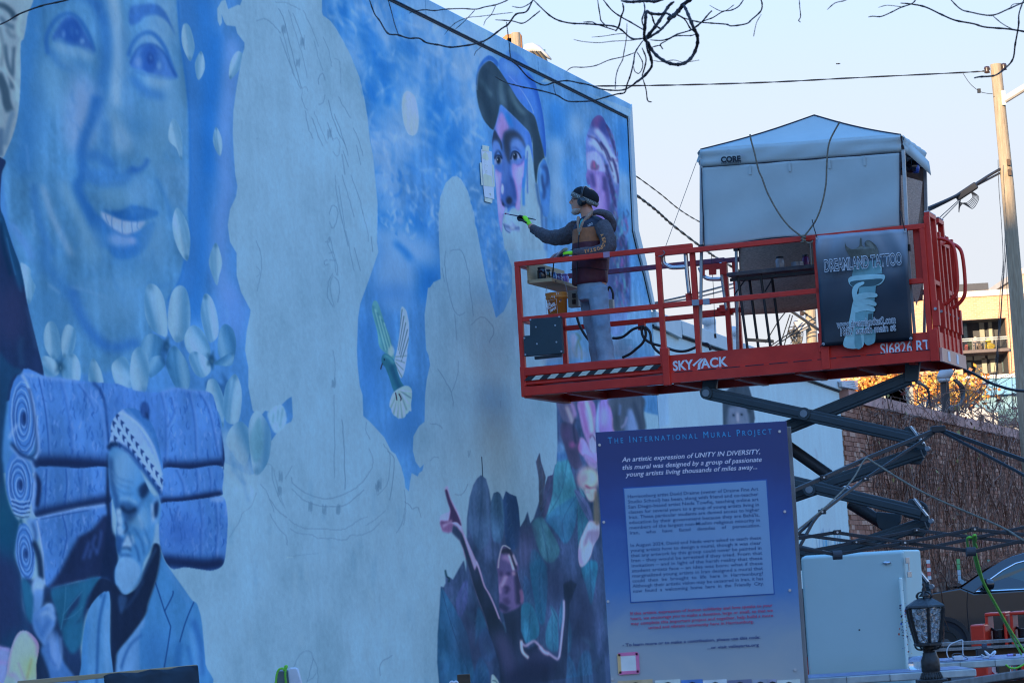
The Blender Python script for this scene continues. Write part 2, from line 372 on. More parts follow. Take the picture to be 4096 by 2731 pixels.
    F_('B 900,380 1000,500 1120,555 1230,500 1390,410 1335,620 1240,720 1120,762 1020,735 930,625 850,520 800,400 760,250 800,260',(50,104,182),5,.9)
    B_('B 1080,580',52,28,(108,148,208),9,.75,.1); B_('B 1190,590',16,16,(118,150,210),5,.6)
    F_('B 905,335 980,350 1095,395 1200,412 1300,405 1270,470 1190,520 1120,537 1020,490 950,430',(126,158,206),2.5,.9)
    for q in ('B 1005,365 1000,430 1008,485','B 1095,400 1092,460 1098,525','B 1178,412 1180,460 1188,515','B 1235,412 1228,460 1240,490','B 945,350 955,400 975,440'): S_(q,(84,128,190),5,1,.9)
    F_('B 915,315 1050,322 1130,300 1180,276 1280,290 1412,325 1402,372 1300,408 1200,412 1090,396 980,350',(46,98,174),3,.95)
    S_('B 1000,350 1120,390 1240,405',(38,84,160),8,3,.7); B_('B 1230,320',40,12,(64,116,186),6,.7)
    S_('B 890,390 960,450 1040,510 1120,545 1200,525',(44,92,172),7,3,.8)
    B_('B 830,640',60,80,(92,140,188),22,.6); B_('B 1390,600',60,110,(92,142,196),24,.6)
    S_('B 980,760 1120,800 1280,760',(62,116,186),24,12,.6); B_('B 1200,900',90,60,(80,132,188),24,.6)
    S_('B 640,1010 720,1250 850,1450 1000,1545 1250,1500',(54,104,184),38,11,.9)
    S_('B 380,620 420,820 560,1000 620,1100',(58,110,182),40,14,.7)
    S_('B 430,980 540,1060',(112,156,206),8,4,.6); S_('B 640,1000 760,1030 960,1100',(98,146,204),10,5,.6)
    S_('B 700,1000 900,960 1150,980 1290,950',(92,142,196),18,10,.6)
    B_('B 1020,1180',110,90,(86,136,190),30,.7); B_('B 400,1250',70,110,(74,128,192),26,.6)
    S_('B 1330,980 1440,1000 1560,960 1620,880',(66,118,186),14,6,.6)
    c.setclip(None)
    T_(face,420,[(92,142,198),(60,112,184),(84,134,196),(66,116,182)],60,12,1.5,4,.22,.25)
    S_('A 1592,0 1612,300 1652,600 1682,850 1697,1100 1702,1568 | B 1692,300 1702,560 1652,780 1612,940 1502,1130',(46,104,192),7,3,.8)
    # ---------- grey old face at the far left edge and dark hair below it
    old='A -300,-100 262,-60 245,150 215,340 185,400 185,700 165,1000 120,1200 60,1350 20,1420 -100,1500'
    F_(old,(118,152,184),1); c.setclip(old)
    for q,cl,w in (('A -40,40 40,60 110,120 130,180',(48,66,92),22),('A 0,150 60,220 130,250',(70,96,128),16),('A 40,400 60,560 100,700 110,800',(60,82,112),20),
        ('A 130,420 120,560 110,680',(62,84,114),16),('A -20,660 40,800 60,920 90,1000',(50,68,96),34),('A 190,120 160,260 190,330',(140,170,196),18),
        ('A 60,250 90,320 140,330',(88,116,146),14),('A 0,380 20,500 60,640 150,780 160,900',(140,172,200),12),('A 120,1000 80,1120 40,1300',(84,116,156),20),('A 10,1150 0,1400',(70,98,140),22),
        ('A 200,350 150,500 170,700',(134,166,194),12),('A -10,240 30,420 10,600',(92,122,150),14)): S_(q,cl,w,4,.8)
    c.setclip(None)
    hair='X -200,640 9,634 6,700 0,820 18,879 49,977 85,1080 107,1204 130,1303 154,1400 175,1500 150,1560 -200,1560'
    F_(hair,(38,52,96),1); c.setclip(hair)
    S_('B -20,300 60,500 150,800 210,1000',(30,74,120),34,8,.8); S_('B 0,380 90,700 190,1050',(44,96,150),6,2,.8); S_('B 60,560 90,700 140,900',(52,100,158),4,1.5,.7)
    S_('B 10,420 30,640 100,900',(20,48,86),14,4,.8); B_('B 100,1250',60,120,(54,58,104),24,.7); S_('B 250,1180 300,1400 330,1560',(62,90,140),10,5,.7)
    S_('C 200,140 180,-20 200,-120',(48,80,124),14,6,.6)
    c.setclip(None)
    # ---------- falling petals
    def petal(p,lo=(82,132,182),hi=(126,174,216),base=(104,154,204),mid=True):
        P=pts(p); F_(P,base,.8); c.setclip(P); m=P.mean(0); a=P[np.argmax(((P-m)**2).sum(1))]; b=2*m-a
        d=(b-a)/np.hypot(*(b-a)); n=np.array([-d[1],d[0]]); w=abs((P-m)@n).max()
        S_([a+n*w*.75,m+n*w*.6,b+n*w*.5],lo,w*.55,w*.14,.85); S_([a-n*w*.6,m-n*w*.5,b-n*w*.5],hi,w*.6,w*.16,.9)
        if mid: S_([a,m+n*w*.12,b],lo,w*.16,w*.06,.7)
        S_([a,a*.8+m*.2],(50,92,140),w*.4,w*.15,.8); c.setclip(None)
    for q in ('A 1650,215 1700,240 1740,380 1740,460 1705,550 1660,480 1630,390 1628,290','A 1800,462 1830,530 1835,620 1800,700 1770,712 1748,610 1755,540',
        'A 2130,462 2170,485 2150,590 2135,640 2060,712 2055,600 2085,510','A 1550,1065 1600,1120 1632,1240 1628,1445 1580,1330 1512,1260 1515,1150',
        'A 1935,1140 1980,1220 1992,1310 1972,1398 1925,1330 1908,1240','B 1580,295 1640,350 1690,470 1705,600 1680,768 1610,690 1560,560 1545,420',
        'B 1930,608 1975,700 1990,800 1965,900 1943,988 1895,880 1872,760','B 182,800 215,795 270,840 275,900 300,960 316,1010 255,1160 215,960'): petal(q)
    # ---------- flowers
    fl=['B 390,1450 410,1350 450,1310 500,1340 535,1450 540,1600 480,1650 410,1560','B 548,1480 580,1360 620,1340 670,1380 680,1470 650,1590 570,1640',
        'C 375,70 430,55 510,110 530,200 480,240 410,235 385,150','C 560,120 640,30 700,80 725,200 700,290 620,280 555,220','C 800,150 835,75 890,150 920,240 918,300 800,295',
        'C 1000,140 1090,60 1150,110 1190,320 1050,320','B 1270,1490 1350,1420 1450,1470 1445,1590 | C 1440,60 1340,220 1270,60','C 1330,90 1440,50 1480,130 1400,215 1340,240',
        'C 1170,120 1190,20 1250,-30 1320,50 1335,200 1300,380 1200,370 1165,230','C 1490,130 1500,50 1560,-40 1650,60 1700,200 1690,340 1600,355 1530,250',
        'B 1300,1050 1340,975 1420,1010 1480,1150 1500,1425 1450,1440 1360,1380 1300,1250','B 1500,1310 1530,1080 1600,990 1670,1030 1705,1200 1690,1420 1590,1500 1530,1425',
        'B 1800,1200 1835,1065 1900,1110 1950,1270 1955,1430 1890,1500 1850,1450 1810,1330','B 1650,1480 1690,1370 1750,1350 1830,1420 1885,1568 1850,1650 1700,1600',
        'B 1950,1560 1970,1390 2020,1335 2090,1390 2115,1520 2080,1680 1990,1660','C 1690,60 1750,10 1860,80 1890,180 1820,245 1740,200','C 1920,120 2000,60 2090,20 2080,130 1990,140',
        'C 1850,400 1850,330 1870,265 1930,265 1990,380 2010,500 2000,700 1960,560','C 2010,380 2040,280 2110,215 2160,330 2165,480 2130,650 2030,640 2000,500',
        'C 2030,780 2080,680 2160,640 2240,720 2255,820 2200,1030 2110,960 2040,860','C 2230,660 2300,540 2390,640 2430,780 2400,1000 2290,1120 2240,900']
    F_('C 1840,300 1900,260 2000,310 1990,200 2100,380 2020,430 1900,420',(46,84,140),5,.7)
    for i,q in enumerate(fl):
        k=i in (6,7,9,14,16); petal(q,(56,104,160) if k else (72,122,176),(98,150,202) if k else (122,170,214),(72,122,178) if k else (100,150,200),i%3==0)
    for q in ('C 540,150','B 1490,1530','C 1895,90'):
        p=pts(q)[0]; B_(p,11,24,(34,62,96),5,.85); B_(p+(1,4),3,8,(120,166,196),1.5,.9)
        for a in range(5): S_([p,p+np.array([math.sin(a*1.257+.4),-math.cos(a*1.257+.4)])*np.array([22,40])],(44,80,122),8,3,.7)
    F_('C 1500,-60 1490,80 1530,180 1440,90 1450,-40',(36,70,118),5,.7)
    # haze of unfinished paint below the flowers
    F_('C 2000,700 2250,1000 2300,1200 2250,1330 2100,1250 2010,1150',(116,162,206),14,.8)
    for q in ('C 2100,1000 2130,1130 2200,1200','C 2150,1020 2180,1180 2230,1360','C 2080,900 2090,1100'): S_(q,(76,126,186),10,5,.5)
    F_('G 20,600 60,700 66,860 40,960 -20,1000 -60,800',(88,142,184),4,.8)
    F_('G 110,548 232,490 272,640 180,745 120,640',(118,168,212),1.5,.9)
    for q in ('G 200,530 190,640','G 240,520 215,690','G 160,560 150,650'): S_(q,(74,126,164),7,3,.6)
    # ---------- rolled carpets
    CP=(74,122,204); DK=(34,48,98)
    def carpet(p,bands,shade,seed):
        P=pts(p); F_(P,CP,.8,nz=.12); c.setclip(P)
        a=P.min(0);b=P.max(0)
        R=np.random.default_rng(seed)
        for _ in range(int((b[0]-a[0])*(b[1]-a[1])/560)):
            q=a+(b-a)*R.random(2); L=14+30*R.random(); dx=R.normal()*5
            S_([q,q+(dx,L*.5),q+(dx*.2+R.normal()*5,L)],[(54,96,178),(100,144,222),(62,106,190),(88,134,216),(46,84,166)][R.integers(5)],4+4*R.random(),1,.55,taper=True)
        for q in bands: S_(q,(46,84,166),6,1.5,.85); S_(pts(q)+(6,0),(104,148,224),5,2,.6)
        for q,w in shade: S_(q,DK,w,w*.26,.9); S_(q,(30,38,78),w*.6,w*.16,.8)
        c.setclip(None)
    top='C 190,205 420,238 620,262 800,285 900,292 1050,302 1150,340 1250,370 1430,377 1580,335 1700,360 1880,380 1930,480 1985,740 2012,980 1985,1095 1990,1040 1720,1070 1480,1068 1300,1060 960,1062 700,1060 330,1055 290,970 330,900'
    carpet(top,['C 345,240 400,500 430,760 440,940','C 540,255 600,500 640,780 650,940','C 700,300 790,420 850,540','C 1440,380 1480,560 1490,800 1480,1000','C 1690,365 1740,600 1760,960','C 1800,400 1880,560 1960,950','C 1530,420 1560,560 1500,690'],
        [('C 300,1010 500,1010 750,1020 1000,1040',56),('C 1460,1040 1700,1050 2010,1020',44),('C 1990,560 2010,800 2010,1000',14)],5)
    S_('C 830,290 900,360 940,480 960,640 975,830',(30,52,112),8,2,.9); S_('C 800,330 830,420 900,520 935,700 950,900',(96,140,220),7,3,.7)
    S_('C 200,215 420,245 700,280',(108,154,230),9,4,.7); S_('C 1440,385 1580,345 1860,385',(104,148,226),9,4,.6)
    F_('C 960,480 1100,330 1250,380 1420,390 1460,640 1420,900 1300,700 1000,640',(70,116,200),16,.5)
    carpet('C 310,1090 450,1040 700,1056 985,1062 990,1360 700,1410 320,1490',['C 590,1060 600,1200 580,1400','C 420,1060 410,1250 400,1450','C 740,1070 735,1200 720,1380'],[('C 300,1480 560,1430 800,1380 1000,1340',44),('C 300,1100 350,1200 330,1400',18)],6)
    carpet('C 1450,1070 1700,1062 1980,1038 1992,1240 1980,1300 1800,1330 1620,1360 1440,1372',['C 1580,1070 1640,1200 1650,1340','C 1870,1050 1890,1180 1880,1310','C 1760,1060 1770,1200 1760,1340'],[('C 1440,1350 1620,1345 1990,1285',30)],7)
    carpet('D 310,100 600,25 950,-35 1000,0 960,600 700,650 450,715 400,640 390,400 340,200',['D 330,100 370,300 390,560','D 560,60 600,250 560,450','D 690,200 700,300'],[],8)
    c.setclip('D 310,100 600,25 950,-35 1000,0 960,600 700,650 450,715 400,640 390,400 340,200',False)
    F_('D 400,760 540,560 700,260 830,190 930,60 1010,80 1010,610 840,640 600,680 450,720',(36,44,84),5,.95,smooth=False)
    for q in ('D 800,300 760,420 740,460','D 860,240 830,330 880,400','D 910,200 890,330 860,420','D 820,360 800,450'): S_(q,(62,88,160),12,4,.6)
    S_('D 450,715 700,655 960,600',(58,54,92),12,4,.6); c.setclip(None)
    S_('D 320,98 600,28 950,-32',(116,160,232),13,3,.8); S_('D 360,100 620,50 800,20',(44,76,150),5,2,.7)
    carpet('C 1440,1375 1640,1350 1850,1325 1990,1312 2030,1400 2042,1568 | D 2040,150 2030,320 2000,500 1905,556 1800,548 1660,528 1530,535 1440,360 1425,100',['C 1790,1340 1810,1568 | D 1800,200 1800,420','C 1930,1330 1950,1568 | D 1950,200 1930,440','D 1600,-20 1560,120'],
        [('D 1440,470 1660,490 1850,510 2010,480',50)],9)
    F_('C 1880,1350 1900,1320 1990,1310 2005,1340 1970,1360',(104,150,222),2,.9)
    B_('D 1640,220',90,70,(56,92,176),30,.6)
    def spiral(cx,cy,rx,ry,cr,n,rot):
        B_(cr+' %d,%d'%(cx,cy),rx,ry,(70,118,200),1,1,rot); p=pts(cr+' %d,%d'%(cx,cy))[0]
        cr_,sr_=math.cos(rot),math.sin(rot)
        for o_,cl,w_ in ((0,(108,156,226),.30),(.5,(48,78,150),.22)):
            t=np.linspace(0,n,n*14); k=1-t/(n+.15); k=np.clip(k-.5/n*(o_>0)*2*.5,.12,1)*(1+.05*np.sin(t*4.1+ry)); x=np.cos(t*2*math.pi)*rx*k+rx*.05*np.sin(t*2); y=np.sin(t*2*math.pi)*ry*k+t*ry*.02
            S_(np.stack([p[0]+x*cr_-y*sr_,p[1]+x*sr_+y*cr_],1),cl,rx*w_/n+1.6,1.4,.85,smooth=False)
        B_(p+(rx*.08,ry*.05),rx*.14,ry*.17,(28,42,92),3,.9)
    spiral(205,590,57,172,'C',5,-.03); spiral(175,1190,56,128,'C',5,-.06); spiral(225,395,40,118,'D',5,-.08)
    S_('C 190,205 250,320 300,520 335,760 340,900 310,975',(124,168,236),11,2.5,.9)
    S_('C 260,340 300,560 325,780 325,900 290,950',(28,42,90),6,2,.9)
    S_('C 90,860 130,900 180,960 260,985 300,1060 310,1200 290,1480',(112,156,228),10,2.5,.9); S_('C 100,830 140,880 200,940 300,970',(24,34,76),10,3,.9)
    S_('C 80,790 120,720 165,660',(120,164,232),12,3,.8)
    for q in ('C 100,1330 190,1360 270,1345','C 105,1370 190,1400 270,1390','C 110,1410 190,1440 270,1430','C 115,1450 190,1475 260,1470'): S_(q,(112,158,230),6,1.5,.9); S_(pts(q)+(0,9),(34,54,112),4,1.5,.8)
    F_('D 240,100 330,110 350,260 320,300 270,200',(92,140,216),3,.9); S_('D 290,130 320,240 300,320',(34,54,110),7,3,.8)
    S_('D 330,110 370,320 390,560 400,680',(116,160,228),7,1.5,.9); S_('D 300,300 350,440 370,640',(28,40,78),22,4,.9)
    # dark wall at the left of the carpets
    F_('C -200,150 120,150 200,200 110,260 60,500 20,900 30,1050 60,1300 120,1470 200,1560 | D 180,100 130,400 190,620 200,860 260,1050 330,1240 320,1600 -200,1600',(36,66,110),4)
    c.setclip('C -200,150 120,150 200,200 110,260 60,500 20,900 30,1050 60,1300 120,1470 200,1560 | D 180,100 130,400 190,620 200,860 260,1050 330,1240 320,1600 -200,1600')
    F_('D -100,350 60,420 180,560 200,900 240,1100 100,1100 -100,1250',(42,52,98),20,.9); B_('D 60,200',60,100,(28,76,118),24,.8); B_('C 20,1400',40,90,(34,84,124),20,.6); c.setclip(None)
    # ---------- man with a knitted cap
    SK=(72,126,194)
    F_('C 965,900 1000,1568 | D 1060,300 1040,700 960,650 900,620 940,300 960,0 | C 950,1400',(30,42,80),3)
    F_('D 430,700 600,680 900,620 980,650 1000,800 800,900 720,1200 720,1520 380,1520 330,1280 240,1050 195,640',(40,58,104),3)
    for q in ('D 195,640 290,720 310,960 290,1030 235,960','D 455,735 640,680 760,655 740,740 640,860 580,1000 545,1090 500,900','D 760,650 900,630 790,790 745,930 660,1060 550,1115 620,960 700,860','D 560,1120 700,1020 745,930 730,1200 640,1300'):
        F_(q,(42,98,144),3,.85)
    for q in ('D 590,700 580,880 545,1090','D 750,660 755,800 700,1000','D 560,960 640,860 740,740','D 570,1000 660,960 740,880'): S_(q,(60,112,160),4,1.5,.7)
    headp='C 985,880 1050,855 1150,915 1250,1060 1330,1240 1400,1330 1440,1420 1420,1568 | D 1400,60 1380,260 1345,380 1290,480 1260,620 1190,720 1110,772 1040,690 1028,560 1068,450 1050,380 1040,260 1050,100 | C 1040,1460 1000,1300 975,1080'
    F_(headp,SK,1.5); c.setclip(headp)
    B_('C 1090,1050',50,80,(104,154,212),18,.8,.3); B_('C 1180,1060',40,60,(86,138,202),16,.6)
    S_('C 990,960 1010,1200 1040,1330 1050,1500 | D 1055,60 1050,260 1060,420',(40,68,126),18,6,.85)
    for q in ('C 1000,1060 1060,1150 1200,1190','C 1010,1120 1060,1200 1170,1240','C 1040,1240 1120,1290 1200,1290'): S_(q,(52,94,160),7,3,.6); S_(pts(q)+(0,7),(112,160,216),5,3,.5)
    F_('C 1060,1390 1130,1360 1240,1400 1280,1300 1310,1180 1330,1250 1290,1330 1240,1450 1200,1530 1130,1540',(42,66,116),6,.8)
    F_('C 1240,1240 1310,1180 1330,1260 1270,1330',(30,46,88),5,.9)
    S_('C 1070,1330 1150,1330 1230,1370',(110,158,212),9,3,.8); S_('C 1080,1400 1150,1450 1220,1420',(24,36,70),12,4,.8)
    S_('C 1060,1420 1075,1568 | D 1080,60 1068,200',(128,174,222),20,4,.9); B_('D 1085,215',17,14,(112,160,216),4,.9)
    S_('D 1120,120 1140,180 1110,230',(32,52,98),10,3,.8); F_('D 1150,140 1230,60 1300,-20 1330,120 1290,200 1200,160',(96,146,202),8,.7)
    S_('D 1150,210 1190,300 1230,380 1250,480',(44,82,144),9,3,.8); S_('D 1200,180 1270,300 1290,420',(46,86,150),7,3,.7); S_('D 1250,120 1310,220 1340,330',(52,92,156),6,3,.6)
    S_('D 1180,240 1200,320',(120,166,216),9,3,.8); S_('D 1290,250 1320,330',(110,158,212),8,3,.6); S_('D 1240,60 1280,180',(116,162,214),8,4,.6)
    F_('D 1060,260 1110,270 1140,230 1180,300 1180,350 1110,345 1060,400',(42,74,136),4,.8); F_('D 1110,300 1145,235 1185,330 1160,352 1095,350',(120,166,218),3,.9)
    S_('D 1095,362 1140,355 1175,380',(24,40,82),7,2,.9); S_('D 1090,390 1130,385 1165,400',(104,154,212),8,3,.8); S_('D 1080,430 1130,425 1180,430',(36,62,120),9,3,.8)
    F_('D 1062,455 1160,438 1240,500 1258,590 1205,715 1112,775 1050,700 1028,590',(98,150,212),3,.95)
    for k in range(16): 
        x=1045+k*13; S_('D %d,%d %d,%d %d,%d'%(x+10,460+abs(k-6)*6,x+4,590,1112+(x-1130)*.55,740-abs(k-8)*12),[(80,128,192),(112,160,216)][k%2],3.5,1.5,.5)
    c.setclip(None)
    F_('C 1345,1460 1370,1350 1400,1300 1435,1330 1430,1470 1400,1568 | D 1390,120 1355,160 1345,60',(84,134,200),2); F_('C 1365,1470 1385,1370 1420,1360 1410,1480 1380,1500',(28,42,84),3,.9); S_('D 1360,-40 1370,40 1375,120',(122,166,216),10,3,.8)
    capp='C 965,890 990,770 1000,650 1060,560 1130,520 1230,528 1330,610 1400,750 1450,980 1462,1130 1442,1290 1330,1140 1200,975 1090,885 1000,860'
    F_(capp,(112,156,224),1); c.setclip(capp)
    F_('C 1100,520 1250,480 1400,600 1520,1200 1440,1100 1360,840 1260,660',(60,108,184),3)
    for k in range(8): S_('C %d,%d %d,%d'%(1140+k*30,525+k*30,1200+k*34,600+k*66),(86,134,204),5,1.5,.8)
    S_('C 1065,560 1140,590 1250,680 1370,860 1450,1120',(132,174,232),8,1.5,.9)
    a0=pts('C 1040,600')[0];a1=pts('C 1440,1180')[0]; ax=(a1-a0)/9; nn=np.array([-ax[1],ax[0]]); nn=nn/np.hypot(*nn)
    for k in range(-1,10):
        for r,(o_,dk) in enumerate(((-6,1),(22,1),(52,1),(80,1))):
            q=a0+ax*(k+.5*(r%2))-nn*-o_*1.0+np.array([0,0])
            d=ax*.5; F_([q-d*.95-nn*4,q-nn*9+d*.2,q+d*.2+nn*1,q+d*.95+nn*9,q+nn*6-d*.1],(36,56,112),.8,.9,smooth=False)
            if r<3: S_([q-d+nn*14,q+nn*15,q+d+nn*14],(128,170,232),5,1,.8)
    c.setclip(None)
    S_('C 968,890 1000,850 1060,850 1150,900 1230,1000 1330,1130 1445,1290',(40,72,138),16,2,.95); S_('C 1080,870 1200,975 1330,1150',(86,132,200),4,1.5,.6)
    S_('C 968,880 1000,840 1060,840',(24,38,78),14,3,.9)
    B_('C 1298,535',18,33,(38,64,130),2,1,-.1); 
    for k in range(5): S_('C %d,%d %d,%d'%(1270+k*13,480,1280+k*10,590),(66,100,172),3,1,.7)
    S_('C 1310,560 1330,620',(28,44,90),10,3,.9)
    # clothes
    F_('D 1440,390 1480,480 1560,600 1640,710 1720,822 1760,850 1780,900 1805,1000 1825,1200 1842,1400 1856,1600 1000,1600 1040,1380 1060,1280 1180,1130 1300,960 1330,850 1400,640 1435,450',(68,124,194),1.2)
    c.setclip('D 1440,390 1480,480 1560,600 1640,710 1720,822 1760,850 1780,900 1805,1000 1825,1200 1842,1400 1856,1600 1000,1600 1040,1380 1060,1280 1180,1130 1300,960 1330,850 1400,640 1435,450')
    F_('D 1290,960 1290,1060 1250,1130 1235,1600 1020,1600 1060,1280 1180,1130',(92,142,210),3,.9)
    S_('D 1275,1130 1180,1210 1120,1320 1085,1440',(40,76,146),8,2.5,.85)
    B_('D 1380,1280',60,100,(58,108,182),26,.6); S_('D 1610,1200 1590,1400 1600,1600',(46,92,164),26,8,.7); S_('D 1730,1000 1790,1200 1810,1500',(44,84,160),22,8,.7); S_('D 1680,1230 1730,1440',(44,86,160),10,4,.7)
    S_('D 1700,1100 1760,1300 1780,1500',(88,140,208),16,7,.6); S_('D 1480,500 1600,700 1700,850',(82,134,204),14,6,.6)
    for q in ('D 1385,645 1430,780 1475,922','D 1475,922 1545,785 1550,740','D 1740,835 1690,950 1650,1060 1610,1200','D 1475,922 1530,1060','D 1530,1060 1500,1260 1465,1460'): S_(q,(36,68,134),5,1.2,.9)
    c.setclip(None)
    F_('D 1432,340 1380,320 1345,430 1290,560 1255,660 1195,738 1110,775 1040,690 960,640 890,640 825,750 785,900 860,830 940,750 985,780 985,1200 1003,1600 1022,1600 1040,1380 1060,1280 1180,1130 1300,960 1330,850 1400,640 1436,450',(32,42,76),1.5)
    S_('D 1400,360 1340,480 1270,620 1200,740',(52,82,136),8,3,.7); S_('D 1120,900 1200,800 1290,640',(46,68,118),8,3,.7); F_('D 1060,790 1140,800 1085,950',(52,78,130),3,.8)
    F_('D 790,925 850,820 920,755 950,750 985,785 985,1200 1002,1600 720,1600 728,1400 745,1150',(80,134,202),1.2)
    c.setclip('D 790,925 850,820 920,755 950,750 985,785 985,1200 1002,1600 720,1600 728,1400 745,1150')
    for q in ('D 945,760 900,950 880,1150 865,1600','D 920,700 900,800'): S_(q,(40,78,146),9,3,.85)
    S_('D 770,1000 750,1300 760,1550',(56,112,188),26,8,.6); S_('D 960,900 950,1200 970,1500',(104,154,216),12,5,.6); c.setclip(None)
    # raised hand and sleeve
    F_('D 430,730 470,900 520,1100 560,1300 700,1600 330,1600 330,1250',(40,54,92),4,.9)
    F_('D 500,1100 560,1350 690,1560 520,1600 400,1560 350,1300',(72,118,196),4,.9)
    B_('D 338,705',25,40,(112,158,220),4,1,.1); F_('D 310,740 385,740 370,900 300,980 300,860',(86,132,204),3)
    F_('D 298,960 370,890 440,850 480,880 500,1010 470,1120 430,1160 400,1230 340,1160 295,1060',(84,130,206),2)
    for q,cl in (('D 400,870 450,870 480,930',(118,164,224)),('D 370,960 430,930 490,1000',(116,162,222)),('D 310,1000 360,1080 380,1160',(62,104,180)),('D 440,1000 400,1080 380,1140',(60,100,176)),('D 320,700 360,690 385,710',(130,174,228))): S_(q,cl,14,5,.8)
    F_('D 500,1060 440,1140 430,1170 480,1200 510,1150',(36,54,98),3,.9); B_('D 478,1260',24,80,(98,142,214),10,.9,-.15); S_('D 430,1200 440,1320 500,1420',(56,92,168),8,3,.8); S_('D 540,1150 550,1300 520,1450',(108,152,222),7,3,.7)
    F_('D 330,1230 420,1420 440,1560 310,1600 310,1400',(34,46,80),4,.9)
    # lotus at the lower left corner
    F_('D -100,1225 20,1245 90,1265 70,1420 50,1600 -100,1600',(112,142,212),2); S_('D -40,1380 60,1385',(160,124,200),8,4,.8); S_('D -60,1235 30,1250 90,1270',(150,130,210),8,3,.8)
    lot='D 50,1600 60,1480 80,1330 130,1170 190,1098 270,1118 348,1225 325,1400 300,1600'
    F_(lot,(128,164,190),1.5); c.setclip(lot); B_('D 220,1300',45,80,(176,194,176),22,.85); B_('D 260,1450',40,50,(190,178,140),16,.7)
    S_('D 60,1480 90,1300 140,1160 200,1100 280,1115 345,1220',(186,124,196),11,4,.8); S_('D 250,1110 310,1160 348,1240 335,1330',(196,104,180),20,7,.7); S_('D 160,1370 200,1480 230,1560',(170,120,176),10,4,.8); S_('D 285,1340 260,1450 240,1540',(166,128,120),10,4,.8)
    S_('D 80,1500 130,1490 180,1568',(160,128,200),14,5,.7); c.setclip(None)
    # ---------- blue sky of the mural between and behind the unfinished figures
    sky2='E 590,-80 592,110 600,140 670,190 720,260 790,380 850,500 930,700 975,900 1000,1050 1020,1250 1050,1400 1065,1568 | F 1090,250 1090,400 1085,600 1097,690 1050,830 990,1000 935,1150 915,1280 905,1568 | G 910,130 930,320 955,400 962,590 1030,650 1150,780 1210,900 1250,930 1300,1040 1330,1150 1338,1230 1370,1265 1380,1180 1395,1100 1450,1130 1460,1100 1490,1080 1505,1020 1470,1055 1430,1000 1405,900 1410,770 1460,680 1510,640 1515,400 1530,260 1560,130 1545,40 1525,0 | F 1515,1400 1510,1250 1530,1100 1540,1010 1560,1005 1590,960 1655,930 1640,600 1635,350 1650,200 1700,70 1760,15 1800,10 1840,40 1900,150 1950,330 2000,600 2060,930 2130,1200 2150,1280 2220,1220 2270,1110 2294,1050 2294,830 2230,640 2200,500 2170,200 2140,0 | E 2120,1250 2130,1165 2294,900 2600,700 | I 1100,1000 1040,935 -300,200 -1000,-250'
    F_(sky2,(74,130,206),nz=.10,streak=.10,smooth=False)
    skyc='E 560,-80 560,1568 | F 850,1568 850,100 | F 1635,350 1900,150 2000,600 2294,1000 2294,0 | I 600,1100 1100,1100 1100,900 -300,150 -1100,-280'
    c.setclip(sky2,False)
    for q,rx,ry,r in (('E 760,100',40,150,-.3),('E 1050,600',60,170,-.2),('E 1150,900',60,120,0),('E 1300,560',60,100,0),('F 1130,380',55,90,0),('F 1280,560',50,110,-.5),('F 1400,480',50,70,0),('E 1650,1150',60,200,-.3),('F 1560,900',50,90,0),('F 1480,1040',30,40,0),('E 960,420',36,140,-.2)): B_(q,rx,ry,(38,108,200),24,.75,r)
    for q,rx,ry,r in (('E 900,480',40,110,-.3),('E 1210,1100',70,60,0),('E 1250,1300',90,60,.2),('E 1150,1400',60,60,0),('E 1130,230',26,110,-.3),('E 1560,250',70,120,-.5),('E 1850,500',70,150,-.4),('E 1900,800',40,160,-.2),('F 1180,60',60,60,0),('F 1200,280',60,40,.2),('F 1150,560',70,40,.6),('F 1400,620',130,50,.7),('F 1250,900',80,140,0),('E 1380,700',60,100,0),('E 2000,420',60,120,-.4)): B_(q,rx,ry,(112,160,218),22,.7,r)
    S_('F 1010,1300 1000,1568 | G 1000,200 1040,500',(60,116,200),60,26,.7); B_('F 1230,1060',80,40,(54,108,192),20,.5); B_('G 1250,800',60,80,(70,124,200),24,.7); B_('G 1380,560',50,120,(62,116,194),24,.7)
    c.setclip(None)
    U1='E 600,-60 1200,-60 2000,420 2000,700 1960,900 2060,1250 1900,1568 1070,1568 1000,1050 850,500 640,150'
    T_(U1,520,[(120,168,224),(104,154,216),(48,114,204),(134,178,228),(60,124,208),(42,106,198)],95,13,1.15,4.5,.28,.62,False)
    T_(U1,160,[(136,180,228),(124,170,224),(44,110,200)],70,12,1.3,2.5,.35,.7,False)
    T_('F 1080,-60 2140,-60 2200,500 2290,900 2150,1270 2000,600 1900,150 1790,20 1690,120 1640,350 1645,500 1500,600 1280,560 1090,400',300,[(110,160,220),(96,148,214),(120,168,224),(50,112,200)],36,10,1.3,2.2,.7,.6,False)
    T_('F 1880,120 2140,-20 2200,500 2290,900 2260,1100 2080,950 2000,600',160,[(112,160,220),(118,164,222),(52,108,196)],34,7,1.5,2,.35,.6,False)
    S_('F 1240,600 1330,680 1390,760',(36,104,196),26,8,.7); S_('F 1290,560 1400,650 1470,740',(104,152,216),22,8,.7); S_('F 1260,380 1320,430',(104,152,216),26,5,.8)
    # wind-torn paler sky right of the cap, its blues darkened with platform shade
    U3='Q1 900,430 1500,520 2195,935 2215,1568 | Q2 2235,500 2240,900 2262,1300 | J 1085,540 1150,800 1210,1050 1245,1200 1250,1330 | K 1400,300 1400,600 1210,560 900,420 700,300 430,300 300,150 330,-40 | J 420,1300 330,900 300,600 280,420 340,250 | Q2 1110,900 1110,600 1060,350 | Q1 1050,1480 1030,1000 960,700'
    F_(U3,(74,126,196),3,nz=.12,streak=.14,smooth=False)
    T_(U3,330,[(100,148,206),(110,156,210),(54,112,194),(90,140,204),(46,100,186),(116,162,212)],120,22,1.52,9,.14,.6,False)
